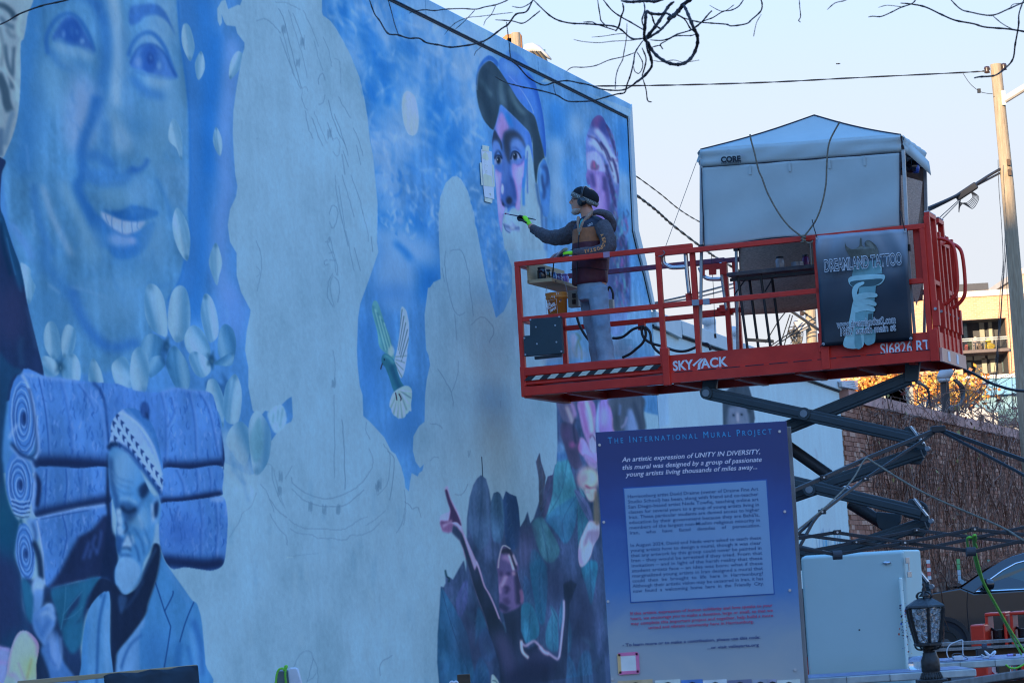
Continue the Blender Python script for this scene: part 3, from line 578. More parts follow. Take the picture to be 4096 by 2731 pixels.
    T_(U3,120,[(124,170,216),(114,160,212),(48,104,192)],60,9,1.5,4,.2,.5,False)
    c.setclip(U3,False); 
    for q,w in (('Q1 1160,700 1200,1000 1180,1300',60),('Q1 1330,800 1360,1100',50),('Q1 2120,1000 2160,1300 | Q2 2150,200 2180,500',50),('Q2 1300,300 1320,620',50)): S_(q,(50,116,206),w,16,.7)
    for q,w in (('Q1 1470,900 1480,1200',60),('Q1 1600,800 1680,880',40),('Q2 1200,0 1210,600 1230,1100',50),('Q2 2120,500 2140,900',40)): S_(q,(114,160,212),w,16,.7)
    c.setclip(None)
    F_('J 330,700 560,650 700,900 1000,1000 1200,1150 1250,1350 1260,1568 300,1568 330,1000',(92,138,194),26,.6,streak=.12)  # soft darker tone: shade of the platform and tent put into the paint
    # moon
    B_('E 1385,1020',48,112,(110,158,212),14,.6,-.07); F_('E 1365,820 1420,870 1445,980 1455,1080 1440,1180 1400,1217 1360,1190 1325,1090 1310,950 1325,850',(176,196,204),1,nz=.06)
    # coping paint
    F_('E 1150,-40 1500,-60 2400,340 | I 1052,940 1032,1048 0,545 | E 1900,370',(104,154,212),1.5,.55,smooth=False)
    F_('Q1 470,60 560,20 680,80 760,170 800,245 640,170',(66,114,200),2,.7); F_('Q1 940,250 1080,360 1120,420 1300,420 1160,300',(82,132,208),3,.5)
    # ---------- bird
    tw='F 1040,1222 1052,1132 1090,1140 1132,1260 1165,1360 1200,1450 1225,1568 | G 1240,80 1180,40 1130,0 | F 1100,1520 1085,1400'
    F_(tw,(86,148,180),.8); c.setclip(tw)
    for k in range(8): S_('F %d,%d %d,%d'%(1046+k*20,1170+k*30,1150+k*14,1568),[(56,112,150),(126,184,206)][k%2],5,1,.8)
    c.setclip(None)
    rw='F 1300,1190 1342,1208 1360,1270 1372,1350 1366,1500 1355,1568 | G 1355,40 1330,190 1300,250 1270,190 1240,110 | F 1262,1568 1288,1400'
    F_(rw,(132,174,206),.8); c.setclip(rw)
    for k in range(9): S_('F %d,%d %d,%d'%(1310+k*8,1200+k*30,1270+k*4,1540+k*16),[(74,104,140),(160,198,224)][k%2],4.5,.8,.85)
    for k in range(7): S_('G %d,%d %d,%d'%(1250,60+k*12,1350-k*7,50+k*32),[(84,116,150),(166,202,224)][k%2],4,.8,.85)
    c.setclip(None)
    F_('G 1220,-40 1240,20 1200,60 1185,0',(150,190,216),2,.8)
    bd='G 1125,70 1150,32 1200,50 1245,110 1290,260 1332,335 1310,375 1240,372 1192,240 1155,150 1130,125'
    F_(bd,(54,110,150),.8); c.setclip(bd); S_('G 1210,130 1250,250 1290,350',(38,76,120),16,6,.8); S_('G 1150,50 1200,70 1230,120',(92,160,190),10,4,.8); c.setclip(None)
    S_('G 1133,118 1124,145 1117,172',(48,44,70),4,.5,1); B_('G 1150,85',2.5,4,(24,32,52),.5,1)
    tl='G 1240,370 1205,440 1195,500 1210,525 1225,570 1260,600 1282,612 1330,602 1345,575 1360,565 1375,545 1392,545 1390,480 1398,400 1388,340 1335,318'
    F_(tl,(132,178,208),.8); c.setclip(tl)
    for k in range(12): S_('G 1285,360 %d,%d'%(1190+k*20,620-abs(k-5)*14-max(0,k-7)*40),[(78,116,150),(168,206,226)][k%2],5,1,.8)
    c.setclip(None)
    for q in ('G 1250,380 1258,420 1262,450','G 1280,390 1300,430 1295,452'): S_(q,(48,40,64),4,.6,1)
    # ---------- pencil drawing left on the bare wall
    PC=(78,112,154); R=c.rng
    def pencil(q,w=2.0,al=.55,jit=1.2,n=1):
        P=spline(pts(q),False,6)
        for _ in range(n):
            S_(P+R.normal(size=P.shape)*jit,PC,w*(.7+.6*R.random()),.4,al*(.6+.4*R.random()),0,smooth=False)
    for q in ('E 175,25 260,25 340,60 400,90','E 200,80 250,180 330,500 410,800','E 230,250 270,400 330,640 400,800','E 290,90 330,220 420,520 460,700','E 330,120 400,300 440,450','E 215,330 300,560 340,680','E 420,90 500,260 560,420',
        'E 520,370 560,520 600,640','E 600,330 650,450 680,600','E 700,530 740,540 758,640 755,750','E 560,760 565,690 600,660 620,720','E 410,900 415,800 450,780 465,820','E 410,880 430,950 460,990','E 620,850 600,920 560,940','E 440,990 470,1150 510,1240','E 520,1000 600,1200 640,1290','E 500,1060 560,1220 600,1310',
        'E 650,900 700,1100 800,1300','E 740,870 780,950 850,1060','E 700,1020 760,1180 830,1400','E 640,1100 690,1260','E 690,1250 730,1240 755,1320 730,1400 690,1360','E 870,1150 920,1260 960,1400','E 780,1350 830,1500','E 900,1300 940,1480','E 770,1380 800,1568','E 2,190 80,170 160,230 220,300','E 0,1250 20,1240',
        'F 710,0 720,150 740,260','F 770,0 830,200 880,380','F 850,0 920,200 960,350','F 800,500 830,620 880,860','F 740,100 800,480','F 740,260 830,640','F 950,330 1000,500 1010,600','F 880,650 930,860','F 1030,550 1045,690',
        'F 655,350 680,280 720,290 732,360 710,450 680,475 660,420','F 640,600 660,560 690,680 725,800 730,900','F 620,600 655,600 660,560','F 640,610 700,760 720,900','F 650,700 690,690','F 660,760 715,770','F 690,880 650,960 640,1080 690,1180','F 690,900 665,1000 700,1190','F 700,910 740,960 745,1060 730,1140','F 640,760 615,770 620,810 645,800','F 0,590 40,700 45,860 10,1040','F 0,820 30,850 25,900 0,910',
        'G 690,0 710,150 705,270','G 700,400 700,700 705,1150','G 770,620 790,900 800,1250','G 990,640 985,720 1025,800','G 1010,880 1045,960 1040,1050 1000,1120','G 320,1140 330,1190 430,1270 560,1320 650,1330 760,1300 900,1230 1000,1120','G 320,1240 430,1340 560,1390 680,1400 800,1385 900,1310 970,1250','G 1140,840 1200,950 1180,1180 1090,1300','G 1180,900 1240,1000 1200,1340',
        'G 80,1020 150,1050 200,1250 260,1420','G 140,1050 160,1200 240,1390','G 40,1200 100,1280 160,1450','G 120,1330 200,1440 280,1500','G 1330,1250 1340,1420 1320,1568','G 1330,1355 1380,1390 1400,1420 1450,1410 1480,1500','G 260,1150 300,1080 325,1030',
        'H 290,100 380,160 480,185 600,185 700,195 780,190 860,150 900,120 1000,75','H 305,185 380,225 500,240 560,270 680,270 750,285 810,280 850,245 940,240 1040,200 1130,110','H 120,50 200,180 270,250 280,330','H 980,155 1060,110 1160,20','H 1330,0 1310,130 1260,220',
        'H 340,1420 380,1330 430,1285 485,1282 520,1360 550,1430 555,1568','H 515,1350 480,1480 455,1560','H 460,1550 510,1520 535,1480','H 1220,1320 1170,1350 1130,1375 1110,1420 1115,1500','C 2294,1280 2250,1400 2180,1450 2140,1540 | D 2050,270',
        'F 1700,680 1690,800 1720,1000 1770,1200 1820,1255 1870,1230','F 1740,680 1840,680 1900,860 1920,1050 1950,1260','F 1670,830 1690,960','F 1920,1350 2030,1270 2130,1380 2090,1500','F 1780,1250 1800,1480',
        'G 1630,170 1700,280 1750,380 1770,500','G 1815,100 1800,250 1750,380','G 1560,660 1640,670 1670,700','G 1560,990 1600,955 1640,965','G 1900,900 1905,960 1920,900','G 2190,450 2195,520','G 1780,1290 1850,1290 1900,1200'):
        pencil(q,1.9,.55,1.2,2)
    for q in ('G 700,300','G 490,1400','G 615,1430','G 740,1430','G 1110,1200','G 1090,1230','G 215,1260','G 225,1140','E 250,260','E 420,380','E 660,1200','E 380,560'):
        p=pts(q)[0]
        for k in range(9): S_([p+(k*1.8-8,-18+R.normal()*5),p+(k*1.8-9,16+R.normal()*5)],PC,2,.5,.5,0)
    for k in range(70):   # drips, scuffs and run marks on the bare render
        p=np.array([900+R.random()*900,1900+R.random()*820]); S_([p,p+(R.normal()*2,20+R.random()*90)],[(88,136,184),(120,168,212)][k%2],6+R.random()*14,5,.28)
    S_('H 270,440 400,420 560,405',(90,132,176),3,1,.5); S_('H 270,442 330,436',(150,190,222),4,1,.5)
    # ---------- man with the backward cap
    F_('Q1 85,470 110,270 180,140 260,80 340,115 400,200 330,300 200,300 120,480',(54,100,188),1)
    F_('Q1 400,190 440,110 540,130 700,215 830,330 900,430 980,720 1030,1000 1055,1300 1055,1500 1020,1400 960,1150 900,930 880,910 790,830 640,660 500,440 420,290',(66,114,206),1)
    c.setclip('Q1 400,190 440,110 540,130 700,215 830,330 900,430 980,720 1030,1000 1055,1300 1055,1500 1020,1400 960,1150 900,930 880,910 790,830 640,660 500,440 420,290')
    S_('Q1 780,330 900,520 990,800 1045,1150 1052,1480',(44,86,184),22,5,.85); B_('Q1 560,260',40,24,(92,140,214),9,.7,.6); S_('Q1 540,360 700,540 840,760 890,890',(120,164,226),3,.8,.8); B_('Q1 640,520',24,60,(78,116,214),12,.6,-.5); c.setclip(None)
    brim='Q1 92,470 110,320 180,210 260,155 320,180 400,270 520,450 660,680 790,830 900,930 960,1150 1030,1440 1045,1600 | Q2 1040,290 990,330 950,420 925,640 905,560 880,300 870,0 | Q1 860,1300 820,1150 760,1080 660,980 560,880 470,800 430,770 400,880 370,1000 330,1118 230,1030 170,930 120,780 92,600'
    F_(brim,(50,68,94),1,nz=.3); c.setclip(brim)
    for q,w in (('Q1 440,420 430,560 460,760',16),('Q1 560,520 620,720 760,900',18),('Q1 160,420 240,560 300,640',16)): S_(q,(84,116,146),w,6,.7)
    S_('Q1 230,250 200,600 300,980',(38,54,80),26,8,.7); S_('Q1 880,1000 930,1300 980,1568',(38,52,76),20,7,.7); c.setclip(None)
    S_('Q1 96,560 115,320 185,205 262,150 330,175',(110,154,216),3,.8,.7)
    # bare wall of the lower face, platform and tent shade put into its tone
    F_('Q2 775,150 820,185 850,540 905,600 930,830 980,1000 1000,1250 1050,1568 480,1568 450,1150 540,1000 690,1000 720,600 790,300',(112,156,198),1.5,.9,smooth=False)
    F_('J 0,700 110,640 200,800 290,1000 310,1400 300,1568 0,1568 -60,1200',(102,144,190),20,.6)
    fc='Q1 430,770 560,880 760,1080 840,1190 870,1400 880,1568 | Q2 830,120 775,150 770,350 750,560 710,760 690,990 640,985 600,960 540,1010 520,1040 490,1000 455,1150 440,1330 400,1150 375,850 355,600 340,380 305,100 | Q1 305,1280 332,1115 370,1000 400,880'
    F_(fc,(72,116,204),1.5); c.setclip(fc)
    F_('Q1 450,880 550,1060 480,1160 435,1280 400,1200 370,1090 400,960',(160,132,212),5,.85); B_('Q1 540,980',10,34,(38,116,206),6,.8,-.4); B_('Q1 680,1080',34,24,(66,112,206),10,.6)
    S_('Q1 800,1120 850,1300 860,1500',(58,96,192),14,6,.7)
    F_('Q2 350,450 440,490 470,230 485,230 440,560 425,800 450,900 490,1000 455,1150 440,1340 400,1150 375,850',(150,138,212),3,.85); S_('Q2 370,520 385,800 420,1050',(176,158,222),7,3,.7)
    F_('Q2 595,370 680,400 770,300 760,500 720,700 690,1000 640,960 645,850 620,680 600,560',(162,136,216),4,.9); B_('Q2 690,520',14,40,(186,158,228),7,.7); S_('Q2 700,720 690,900',(192,156,226),9,4,.7)
    F_('Q2 470,0 560,0 560,250 560,480 610,640 645,850 620,945 560,965 480,950 440,870 425,720 445,560',(60,88,166),4,.9); S_('Q2 490,120 500,400 480,620',(84,126,204),12,5,.7); S_('Q2 580,560 620,720 630,860',(40,60,128),12,5,.8); B_('Q2 452,720',5,20,(190,196,232),2,.8)
    B_('Q2 545,880',12,16,(40,46,76),3,.95); S_('Q2 440,860 480,950 560,968 640,930',(44,58,110),8,3,.8); S_('Q2 450,910 470,950',(30,34,58),6,2,.9)
    F_('Q1 335,1118 305,1280 305,1400 320,1300 350,1270 400,1300 445,1400 445,1310 390,1190',(48,58,90),2,.95)
    F_('Q1 470,1180 540,1120 640,1130 740,1240 775,1380 700,1270 610,1240 570,1300 560,1400 560,1568 530,1568 480,1400',(52,62,92),4,.95)
    B_('Q1 360,1350',16,26,(88,128,210),5,.8); B_('Q1 650,1320',24,24,(92,132,212),7,.8)
    F_('Q2 345,300 370,255 410,255 440,300 440,350 390,370 350,380',(112,140,196),1.5,.95); B_('Q2 398,318',8,17,(30,36,60),1.5,1); S_('Q2 340,300 370,205 410,200 450,290',(36,46,84),5,1.5,.9); S_('Q2 345,300 370,255 415,255 445,300',(30,38,70),5,1,.9); B_('Q2 385,310',1.6,3,(180,200,226),.5,1)
    B_('Q2 400,430',16,15,(66,100,186),5,.8)
    F_('Q2 570,310 590,220 630,200 680,230 705,290 640,300',(116,144,200),1.5,.95); B_('Q2 628,258',9,16,(32,38,62),1.5,1); S_('Q2 568,310 590,215 630,195 680,225 712,295',(34,44,80),6,1.2,.95); S_('Q2 590,150 640,145 690,200',(50,72,146),5,2,.8); B_('Q2 615,240',1.6,3,(190,206,230),.5,1)
    S_('Q2 580,330 640,345 720,310',(86,116,196),9,3,.8); S_('Q2 650,390 720,360 760,260',(48,74,160),6,3,.8)
    c.setclip(None)
    for q,w,cl in (('Q2 745,560 745,760 748,950',11,(58,116,204)),('Q2 800,190 795,420 802,780',5,(62,92,180)),('Q2 780,300 760,560 740,700',12,(58,116,206)),('Q2 630,960 560,980 530,1040',9,(64,112,200)),('Q2 500,970 515,1030',8,(110,150,206))): S_(q,cl,w,1.5,.85)
    F_('Q2 640,960 690,900 690,1000 660,1020',(170,140,212),2,.8)
    F_('Q2 960,430 1000,335 1040,305 1085,420 1112,560 1122,700 1112,900 1095,1060 1050,1112 1010,1060 985,900 945,600',(66,116,198),1); c.setclip('Q2 960,430 1000,335 1040,305 1085,420 1112,560 1122,700 1112,900 1095,1060 1050,1112 1010,1060 985,900 945,600')
    S_('Q2 1010,440 1050,400 1080,520 1075,640 1040,700',(46,66,124),12,4,.85); S_('Q2 1000,520 1010,640 1040,760 1020,860',(40,56,104),11,4,.85); S_('Q2 985,420 975,560 990,760',(96,150,214),7,3,.8); B_('Q2 1060,1000',14,26,(78,130,208),8,.7); c.setclip(None)
    S_('Q2 925,640 960,880 995,1000 1005,1150 1020,1330',(54,82,142),10,3,.8); S_('Q2 1058,1110 1056,1300 1062,1568',(60,78,130),7,2,.7); S_('Q2 1030,1110 1035,1300 1045,1568',(82,130,204),10,3,.7)
    lip='Q2 465,1200 500,1195 540,1212 580,1168 640,1230 690,1245 692,1300 660,1305 600,1295 540,1330 490,1290'
    F_(lip,(98,130,190),1.5,.9); c.setclip(lip); S_('Q2 470,1230 540,1250 590,1270 690,1260',(56,76,132),6,2,.8); S_('Q2 560,1265 620,1262',(150,180,216),8,2.5,.8); B_('Q2 570,1205',8,10,(130,166,212),3,.8); c.setclip(None); S_('Q2 465,1200 500,1290 560,1330',(50,74,130),2.5,.8,.8)
    # ---------- woman in the striped headscarf
    sc='Q1 1620,1230 1660,1100 1700,990 1740,940 1790,912 1850,940 1900,1030 1980,1150 2030,1330 2050,1568 | Q2 2055,150 2070,400 2080,700 2060,900 2055,1100 2060,1300 2100,1568 | J 1060,900 1040,1200 1000,1400 880,1400 830,900 860,700 | Q2 1700,1200 1680,700 1640,660 1615,540 1630,450 1615,200'
    F_(sc,(86,112,192),1.2); c.setclip(sc)
    F_('Q1 1700,1080 1700,980 1790,905 1860,940 1900,1030 1940,1250 1830,1120 1760,1075',(66,74,150),4,.9); B_('Q1 1790,1000',22,30,(104,74,138),9,.7); B_('Q1 1850,1060',16,30,(52,66,140),7,.8)
    for q,w in (('Q1 1750,1110 1860,1250 1960,1460 | Q2 2010,300 2070,600',20),('Q1 1650,1300 1800,1330 1900,1480 | Q2 1960,350 2050,600',16),('Q1 1700,1200 1800,1400 | Q2 1900,180 1980,420 2040,640',14)): S_(q,(140,170,224),w,4,.9)
    for q,w in (('Q1 1900,1040 1960,1200 2030,1420 | Q2 2045,260',10),('Q1 1810,1290 1900,1400 1960,1540 | Q2 1990,300 2050,500 2070,640',9),('Q2 1880,380 1930,540 1990,760 2020,980',16),('Q1 1640,1200 1760,1250 1850,1400',5),('Q2 1820,60 1900,240 1990,480',5)): S_(q,(56,56,112),w,2.5,.9)
    R=c.rng
    for k in range(60):
        t=R.random(); p=pts('Q2 1880,380 1930,540 1990,760 2020,980 2040,1200 2060,1500')[min(int(t*5),4)]+R.normal(size=2)*(9,22)
        S_([p,p+(R.normal()*4,12)],[(112,76,150),(76,130,160),(60,70,140),(104,114,190),(48,52,100)][R.integers(5)],4,2.2,.65)
    for k in range(40):
        p=pts('Q1 1930,1080 1990,1230 2030,1400 2050,1560')[R.integers(4)]+R.normal(size=2)*(6,20); S_([p,p+(4,11)],[(106,66,126),(80,116,160),(60,62,130)][R.integers(3)],4,2.2,.65)
    F_('Q2 1620,250 1660,210 1760,200 1840,300 1890,460 1840,490 1640,450',(132,152,220),3,.9); F_('Q2 1680,420 1700,330 1740,330 1770,380 1800,390 1780,460 1700,460',(82,70,124),2,.85); S_('Q2 1730,340 1735,420',(150,90,150),6,2,.8); S_('Q2 1750,350 1770,430',(70,120,140),3,1,.7)
    F_('Q2 1615,530 1640,455 1760,465 1880,500 1920,620 1945,900 1930,1300 1700,1300 1660,700',(104,104,188),3,.9)
    for q,cl,w in (('Q2 1690,500 1720,620 1740,700',(64,62,128),18),('Q2 1870,540 1880,640 1880,740',(54,54,112),16),('Q2 1780,520 1790,640 1780,760',(152,140,212),12),('Q2 1850,760 1830,950 1850,1100',(140,128,210),16),('Q2 1640,560 1660,680',(72,72,140),12),('Q2 1900,700 1930,900 1940,1100',(70,64,130),14),('Q2 1800,860 1790,1000',(150,136,214),14)): S_(q,cl,w,4,.8)
    c.setclip(None)
    F_('J 890,250 950,400 960,640 1000,540 1050,700 1062,1180 1030,1230 960,1200 900,1190 850,1000 840,600',(58,72,124),3,.85)
    for k in range(150):
        p=pts('J 900,300')[0]+np.array([R.random()*58,R.random()*390]); p[0]+=(p[1]-830)*.04
        S_([p,p+(R.normal()*3,12+9*R.random()),p+(R.normal()*5,26+14*R.random())],[(70,134,166),(112,84,166),(60,104,190),(42,50,92),(98,158,184),(86,98,174),(48,60,110),(112,66,126)][R.integers(8)],4.5,2.2,.6)
    for q in ('J 960,640 985,540 1010,560','J 980,560 1020,700 1030,1000'): S_(q,(50,56,104),7,2,.8)
    # lower drawings seen through the railing
    S_('J 565,1420 590,1430 610,1460 585,1500 578,1568 | K 575,60',(74,104,110),9,2,.8); S_('J 590,1480 620,1568 | K 625,90',(88,118,124),7,1.5,.8); S_('K 540,-20 560,30 590,60',(92,120,140),5,1.5,.7); F_('J 520,1440 560,1420 580,1480 550,1568 | K 545,20',(128,148,204),4,.7)
    F_('J 900,1500 960,1450 1010,1480 1060,1520 1100,1568 | K 1090,60 940,70 900,20',(78,92,128),6,.8); 
    for k in range(9): S_('J %d,1568 %d,1500 %d,1470 %d,1530'%(960+k*9,970+k*10,1000+k*9,1020+k*8),(58,84,124),3,.8,.6)
    F_('J 250,1560 330,1500 420,1540 560,1530 | K 700,60 400,110 280,120',(104,126,166),10,.6); F_('J 640,1200 1250,1200 1260,1500 700,1480',(100,150,210),30,.5,streak=.15)
    # ---------- lower right: flowers and dark leaves
    body='Q3 455,1600 462,1100 465,920 500,650 545,500 590,420 640,375 700,420 740,560 765,720 800,600 850,582 880,610 915,690 952,575 1000,610 1080,640 1110,780 1120,900 1130,1030 1190,930 1224,828 1258,980 1300,920 1340,800 1370,700 1365,420 1330,210 1375,95 1390,200 1450,400 1420,680 1445,500 1480,390 1540,370 1570,250 1590,230 1600,0 | Q5 300,250 500,180 | Q5 1830,150 1862,790 | X 2800,1750 2800,2800 1750,2800 | Q4 120,1568 95,1300 100,950 125,600 140,330 175,345 200,290 195,120 212,200 275,230 290,250 430,0'
    F_(body,(60,80,128),1.2,nz=.3,streak=.2,smooth=False); c.setclip(body,False)
    for q,cl in (('Q3 500,650 560,480 640,375 700,420 745,600 765,800 740,1200 600,1300 480,1000',(62,90,138)),('Q3 765,720 800,600 850,585 915,690 940,900 900,1200 780,1150',(66,104,156)),('Q3 915,690 952,575 1080,640 1110,780 1130,1100 1080,1300 960,1250 930,900',(46,74,130)),
        ('Q3 1330,210 1375,95 1450,400 1430,620 1500,700 1440,900 1370,760 1365,420',(64,74,104)),('Q3 1480,390 1560,370 1545,600 1460,860 1370,960 1400,800 1430,560',(62,70,112)),
        ('Q3 1590,200 1720,170 1780,330 1840,560 1850,760 1700,860 1480,900 1450,930 1530,640 1550,380',(64,128,166)),('Q3 1450,930 1560,800 1830,640 1850,800 1800,1080 1700,1230 1600,1120 1520,1020',(56,108,160)),
        ('Q3 1280,980 1380,900 1450,960 1620,1280 1580,1430 1490,1472 1400,1390 1320,1180',(64,112,146)),('Q3 1270,1330 1330,1320 1420,1440 1470,1568 1260,1568',(50,98,146)),
        ('Q3 1860,700 1960,900 1990,1000 1900,1250 1860,1250',(58,116,158)),('Q3 1810,570 1880,590 2000,760 2050,950 2020,960 1920,830',(88,106,170)),('Q3 1870,500 1930,560 1960,650 1900,620',(70,124,164)),
        ('Q4 140,340 260,520 330,630 400,760 480,960 520,1200 545,1568 100,1568 95,1000 125,500',(52,98,152)),('Q4 345,450 470,240 470,560 380,720 330,600',(74,92,160)),('Q4 620,600 700,760 720,860 620,980 580,1100 585,800',(58,104,160)),('Q4 720,860 840,1150 830,1230 740,1290 660,1230 620,1000',(62,98,162)),('Q4 560,1450 640,1230 740,1380 745,1568 550,1568',(56,98,158)),
        ('Q4 1285,40 1420,0 1500,200 1480,640 1440,820 1360,700 1290,250',(48,100,150)),('Q4 1200,215 1270,260 1340,560 1280,560 1200,560',(58,88,142)),('Q4 1170,580 1290,560 1380,760 1385,960 1240,1060 1160,900',(54,116,164)),('Q4 1480,900 1560,680 1620,740 1640,1100 1580,1170 1490,1090',(56,112,158)),('Q4 1540,570 1620,680 1640,800 1560,690',(60,112,156)),('Q4 1650,700 1690,500 1710,640 1660,900',(60,118,170)),
        ('Q4 1930,80 2040,0 2140,40 2120,260 2060,560 2000,360',(50,114,162)),('Q4 1760,1220 1850,1350 1880,1568 1730,1568',(56,104,160)),('Q4 1890,1350 1960,1160 2040,1180 2070,1400 2070,1600 1890,1600',(58,98,150)),('Q4 1770,750 1810,950 1790,1150 1755,1150',(58,104,152))):
        F_(q,cl,1.5,.9,nz=.25,streak=.15); P=pts(q); m=P.mean(0); a=P[np.argmin(P[:,1])]; b=P[np.argmax(P[:,1])]
        S_([a,m,b],(44,68,112),2.5,.8,.6)
        for k in range(4):
            t=.2+.18*k; o=a*(1-t)+b*t; S_([o,o+(14,26)],(46,72,118),2,.8,.45); S_([o,o+(-13,26)],(96,140,186),2,1,.3)
    F_('Q3 1590,90 1700,70 1725,165 1600,200',(64,108,176),3,.8); F_('Q3 1570,-20 1690,-20 1700,70 1600,95',(88,138,200),4,.8); F_('Q3 1130,1040 1280,980 1320,1200 1250,1500 1100,1500',(66,74,120),12,.7)
    for q,rx,ry in (('Q4 700,1100',90,60),('Q4 1500,1400',120,70),('Q4 1950,700',60,160),('Q4 1600,300',50,90),('Q4 430,900',30,110)): B_(q,rx,ry,(50,58,96),26,.6)
    T_(body,420,[(80,108,160),(46,62,104),(72,120,160),(56,70,120)],60,11,1.45,5,.3,.4,False)
    c.setclip(None)
    S_('Q3 648,145 655,260 660,390',(34,48,76),3,.5,1); S_('Q3 660,390 655,600 640,900',(48,70,112),3,.8,.7)
    S_('Q4 195,120 212,200 245,230 240,280',(30,56,78),5,1,1)
    # man reaching up
    F_('Q3 190,560 200,520 225,520 250,650 300,740 350,830 380,920 400,1030 440,1130 560,1400 | Q4 620,60 700,320 800,520 900,760 940,900 980,1100 900,1000 760,900 700,700 640,560 560,320 470,0 | Q3 440,1400 380,1200 280,1090 200,1090 150,1060 125,940 140,880 200,850 250,820 235,720',(150,148,212),1)
    F_('Q3 190,575 215,560 260,690 310,800 360,900 392,1010 330,960 240,960 255,820 225,720',(62,54,96),1); F_('Q3 130,960 230,960 290,990 260,1090 170,1080 145,1040',(92,82,134),2,.95); S_('Q3 160,1020 240,960 280,950',(168,164,224),7,2,.8); S_('Q3 130,960 200,965 250,950',(52,48,88),5,1.5,.9)
    arm='Q3 290,990 340,1020 400,1100 430,1180 480,1330 560,1568 | Q4 600,60 690,320 790,520 880,740 920,800 980,900 | Q4 920,590 1050,480 1160,560 1160,900 1250,1130 1400,1060 1500,1180 1640,1290 1690,1000 1720,600 1700,300 1800,250 1880,300 1780,560 1760,1000 1735,1600 905,1600 880,1300 830,1130 760,940 700,720 640,560 560,330 480,60 | Q3 420,1300 370,1190 270,1090'
    F_(arm,(46,58,92),1.5,nz=.3,smooth=False); c.setclip(arm,False)
    for q,rx,ry,cl in (('Q4 620,400',20,60,(40,50,74)),('Q4 1000,1300',30,120,(62,66,112)),('Q4 1400,1250',80,40,(58,64,108)),('Q4 820,780',24,60,(38,48,70)),('Q4 1040,800',30,50,(40,50,78)),('Q4 1300,1450',100,50,(40,46,80)),('Q4 960,1150',16,90,(70,76,122))): B_(q,rx,ry,cl,14,.7,-.3)
    c.setclip(None)
    F_('Q4 870,-20 1000,-60 1080,0 1130,220 1170,380 1160,560 1050,640 900,650 880,400 865,150',(88,88,148),2)
    c.setclip('Q4 870,-20 1000,-60 1080,0 1130,220 1170,380 1160,560 1050,640 900,650 880,400 865,150')
    for q,cl,w in (('Q4 1090,0 1120,260 1140,560',(48,50,84),24),('Q4 1000,20 1010,120 1000,190',(50,46,88),20),('Q4 910,100 905,200',(56,52,96),12),('Q4 970,200 930,300 900,330',(150,148,208),13),('Q4 950,340 1000,360 960,420',(52,48,90),14),('Q4 1060,130 1075,190',(176,170,220),8),('Q4 890,330 895,420',(140,138,204),9),('Q4 960,480 1000,560',(64,60,108),22),('Q4 1030,-20 1050,60',(170,180,222),9),('Q4 900,-20 920,60',(124,128,200),12),('Q4 880,560 1000,640',(46,52,88),24)): S_(q,cl,w,4,.85)
    c.setclip(None)
    F_('Q3 850,1568 860,1420 900,1280 940,1255 1000,1300 1060,1400 1110,1568',(80,82,140),2); F_('Q3 885,1340 930,1290 1010,1310 1070,1450 1090,1568 1040,1500 1000,1370 920,1360',(48,52,80),2,.95); S_('Q3 855,1540 870,1400 905,1275 945,1258 1010,1300',(160,186,220),4,1,.9); S_('Q3 985,1370 1030,1500 1050,1568',(170,180,222),9,2,.9); S_('Q3 1040,1370 1090,1500',(150,162,212),8,2,.85); S_('Q3 910,1420 960,1400 1000,1460',(140,140,208),14,5,.8)
    S_('Q4 1160,380 1180,470 1170,540',(150,140,204),10,3,.8); F_('Q4 1145,400 1180,380 1195,500 1170,560',(92,80,130),2,.7)
    S_('Q4 590,10 640,140 690,320 760,430 830,590 885,745',(166,158,220),3.5,.8,.95); S_('Q4 935,780 970,920',(70,116,150),3,1,.6)
    S_('Q4 1165,1020 1180,1160 1260,1245',(176,184,226),11,2,.95); S_('Q4 1165,1050 1220,1090 1270,1060 1330,1030 1390,1080 1450,1160 1520,1190 1590,1240 1635,1255 1660,1180 1690,900 1710,700 1710,510',(158,160,220),8,1.5,.95); S_('Q4 1400,1100 1460,1170 1520,1195',(164,164,222),14,3,.8)
    F_('Q4 785,1470 820,1465 880,1568 790,1600',(150,190,214),1,.9); S_('Q4 795,1530 840,1540 860,1568',(60,90,120),4,1,.9)
    # pale orchids
    F_('Q5 310,250 600,200 640,480 600,660 420,600 340,400',(86,94,140),3,.9); S_('Q5 470,330 540,500 590,640',(150,156,190),14,4,.8); S_('Q5 560,280 620,430 630,520',(140,128,202),12,4,.8)
    F_('Q5 380,640 480,620 620,700 700,900 700,1200 760,1400 620,1450 520,1300 440,1050 370,820',(66,68,108),3,.95,nz=.25); B_('Q5 580,1020',14,14,(116,84,150),5,.8); S_('Q5 640,560 600,700 640,1000',(44,50,84),9,3,.8); B_('Q5 480,820',16,30,(78,72,124),8,.7)
    F_('Q5 680,250 940,230 1000,500 990,780 1000,950 900,1150 880,1050 780,800 710,500',(140,122,196),2); S_('Q5 830,250 900,500 930,800',(176,200,216),12,4,.9); S_('Q5 740,260 790,560 860,820',(128,96,176),12,4,.8); S_('Q5 950,300 985,520',(122,96,184),8,3,.8); S_('Q5 830,400 880,620 900,800',(168,160,220),10,4,.7)
    F_('Q5 1000,800 1010,480 1070,240 1080,800',(112,152,220),2); F_('Q5 1075,250 1230,220 1260,380 1310,520 1355,800 1080,810',(116,112,196),2); B_('Q5 1150,520',13,40,(128,160,220),8,.8); S_('Q5 1250,280 1270,520',(152,120,200),8,2,.8); S_('Q5 1300,540 1330,800',(170,142,208),8,2,.8)
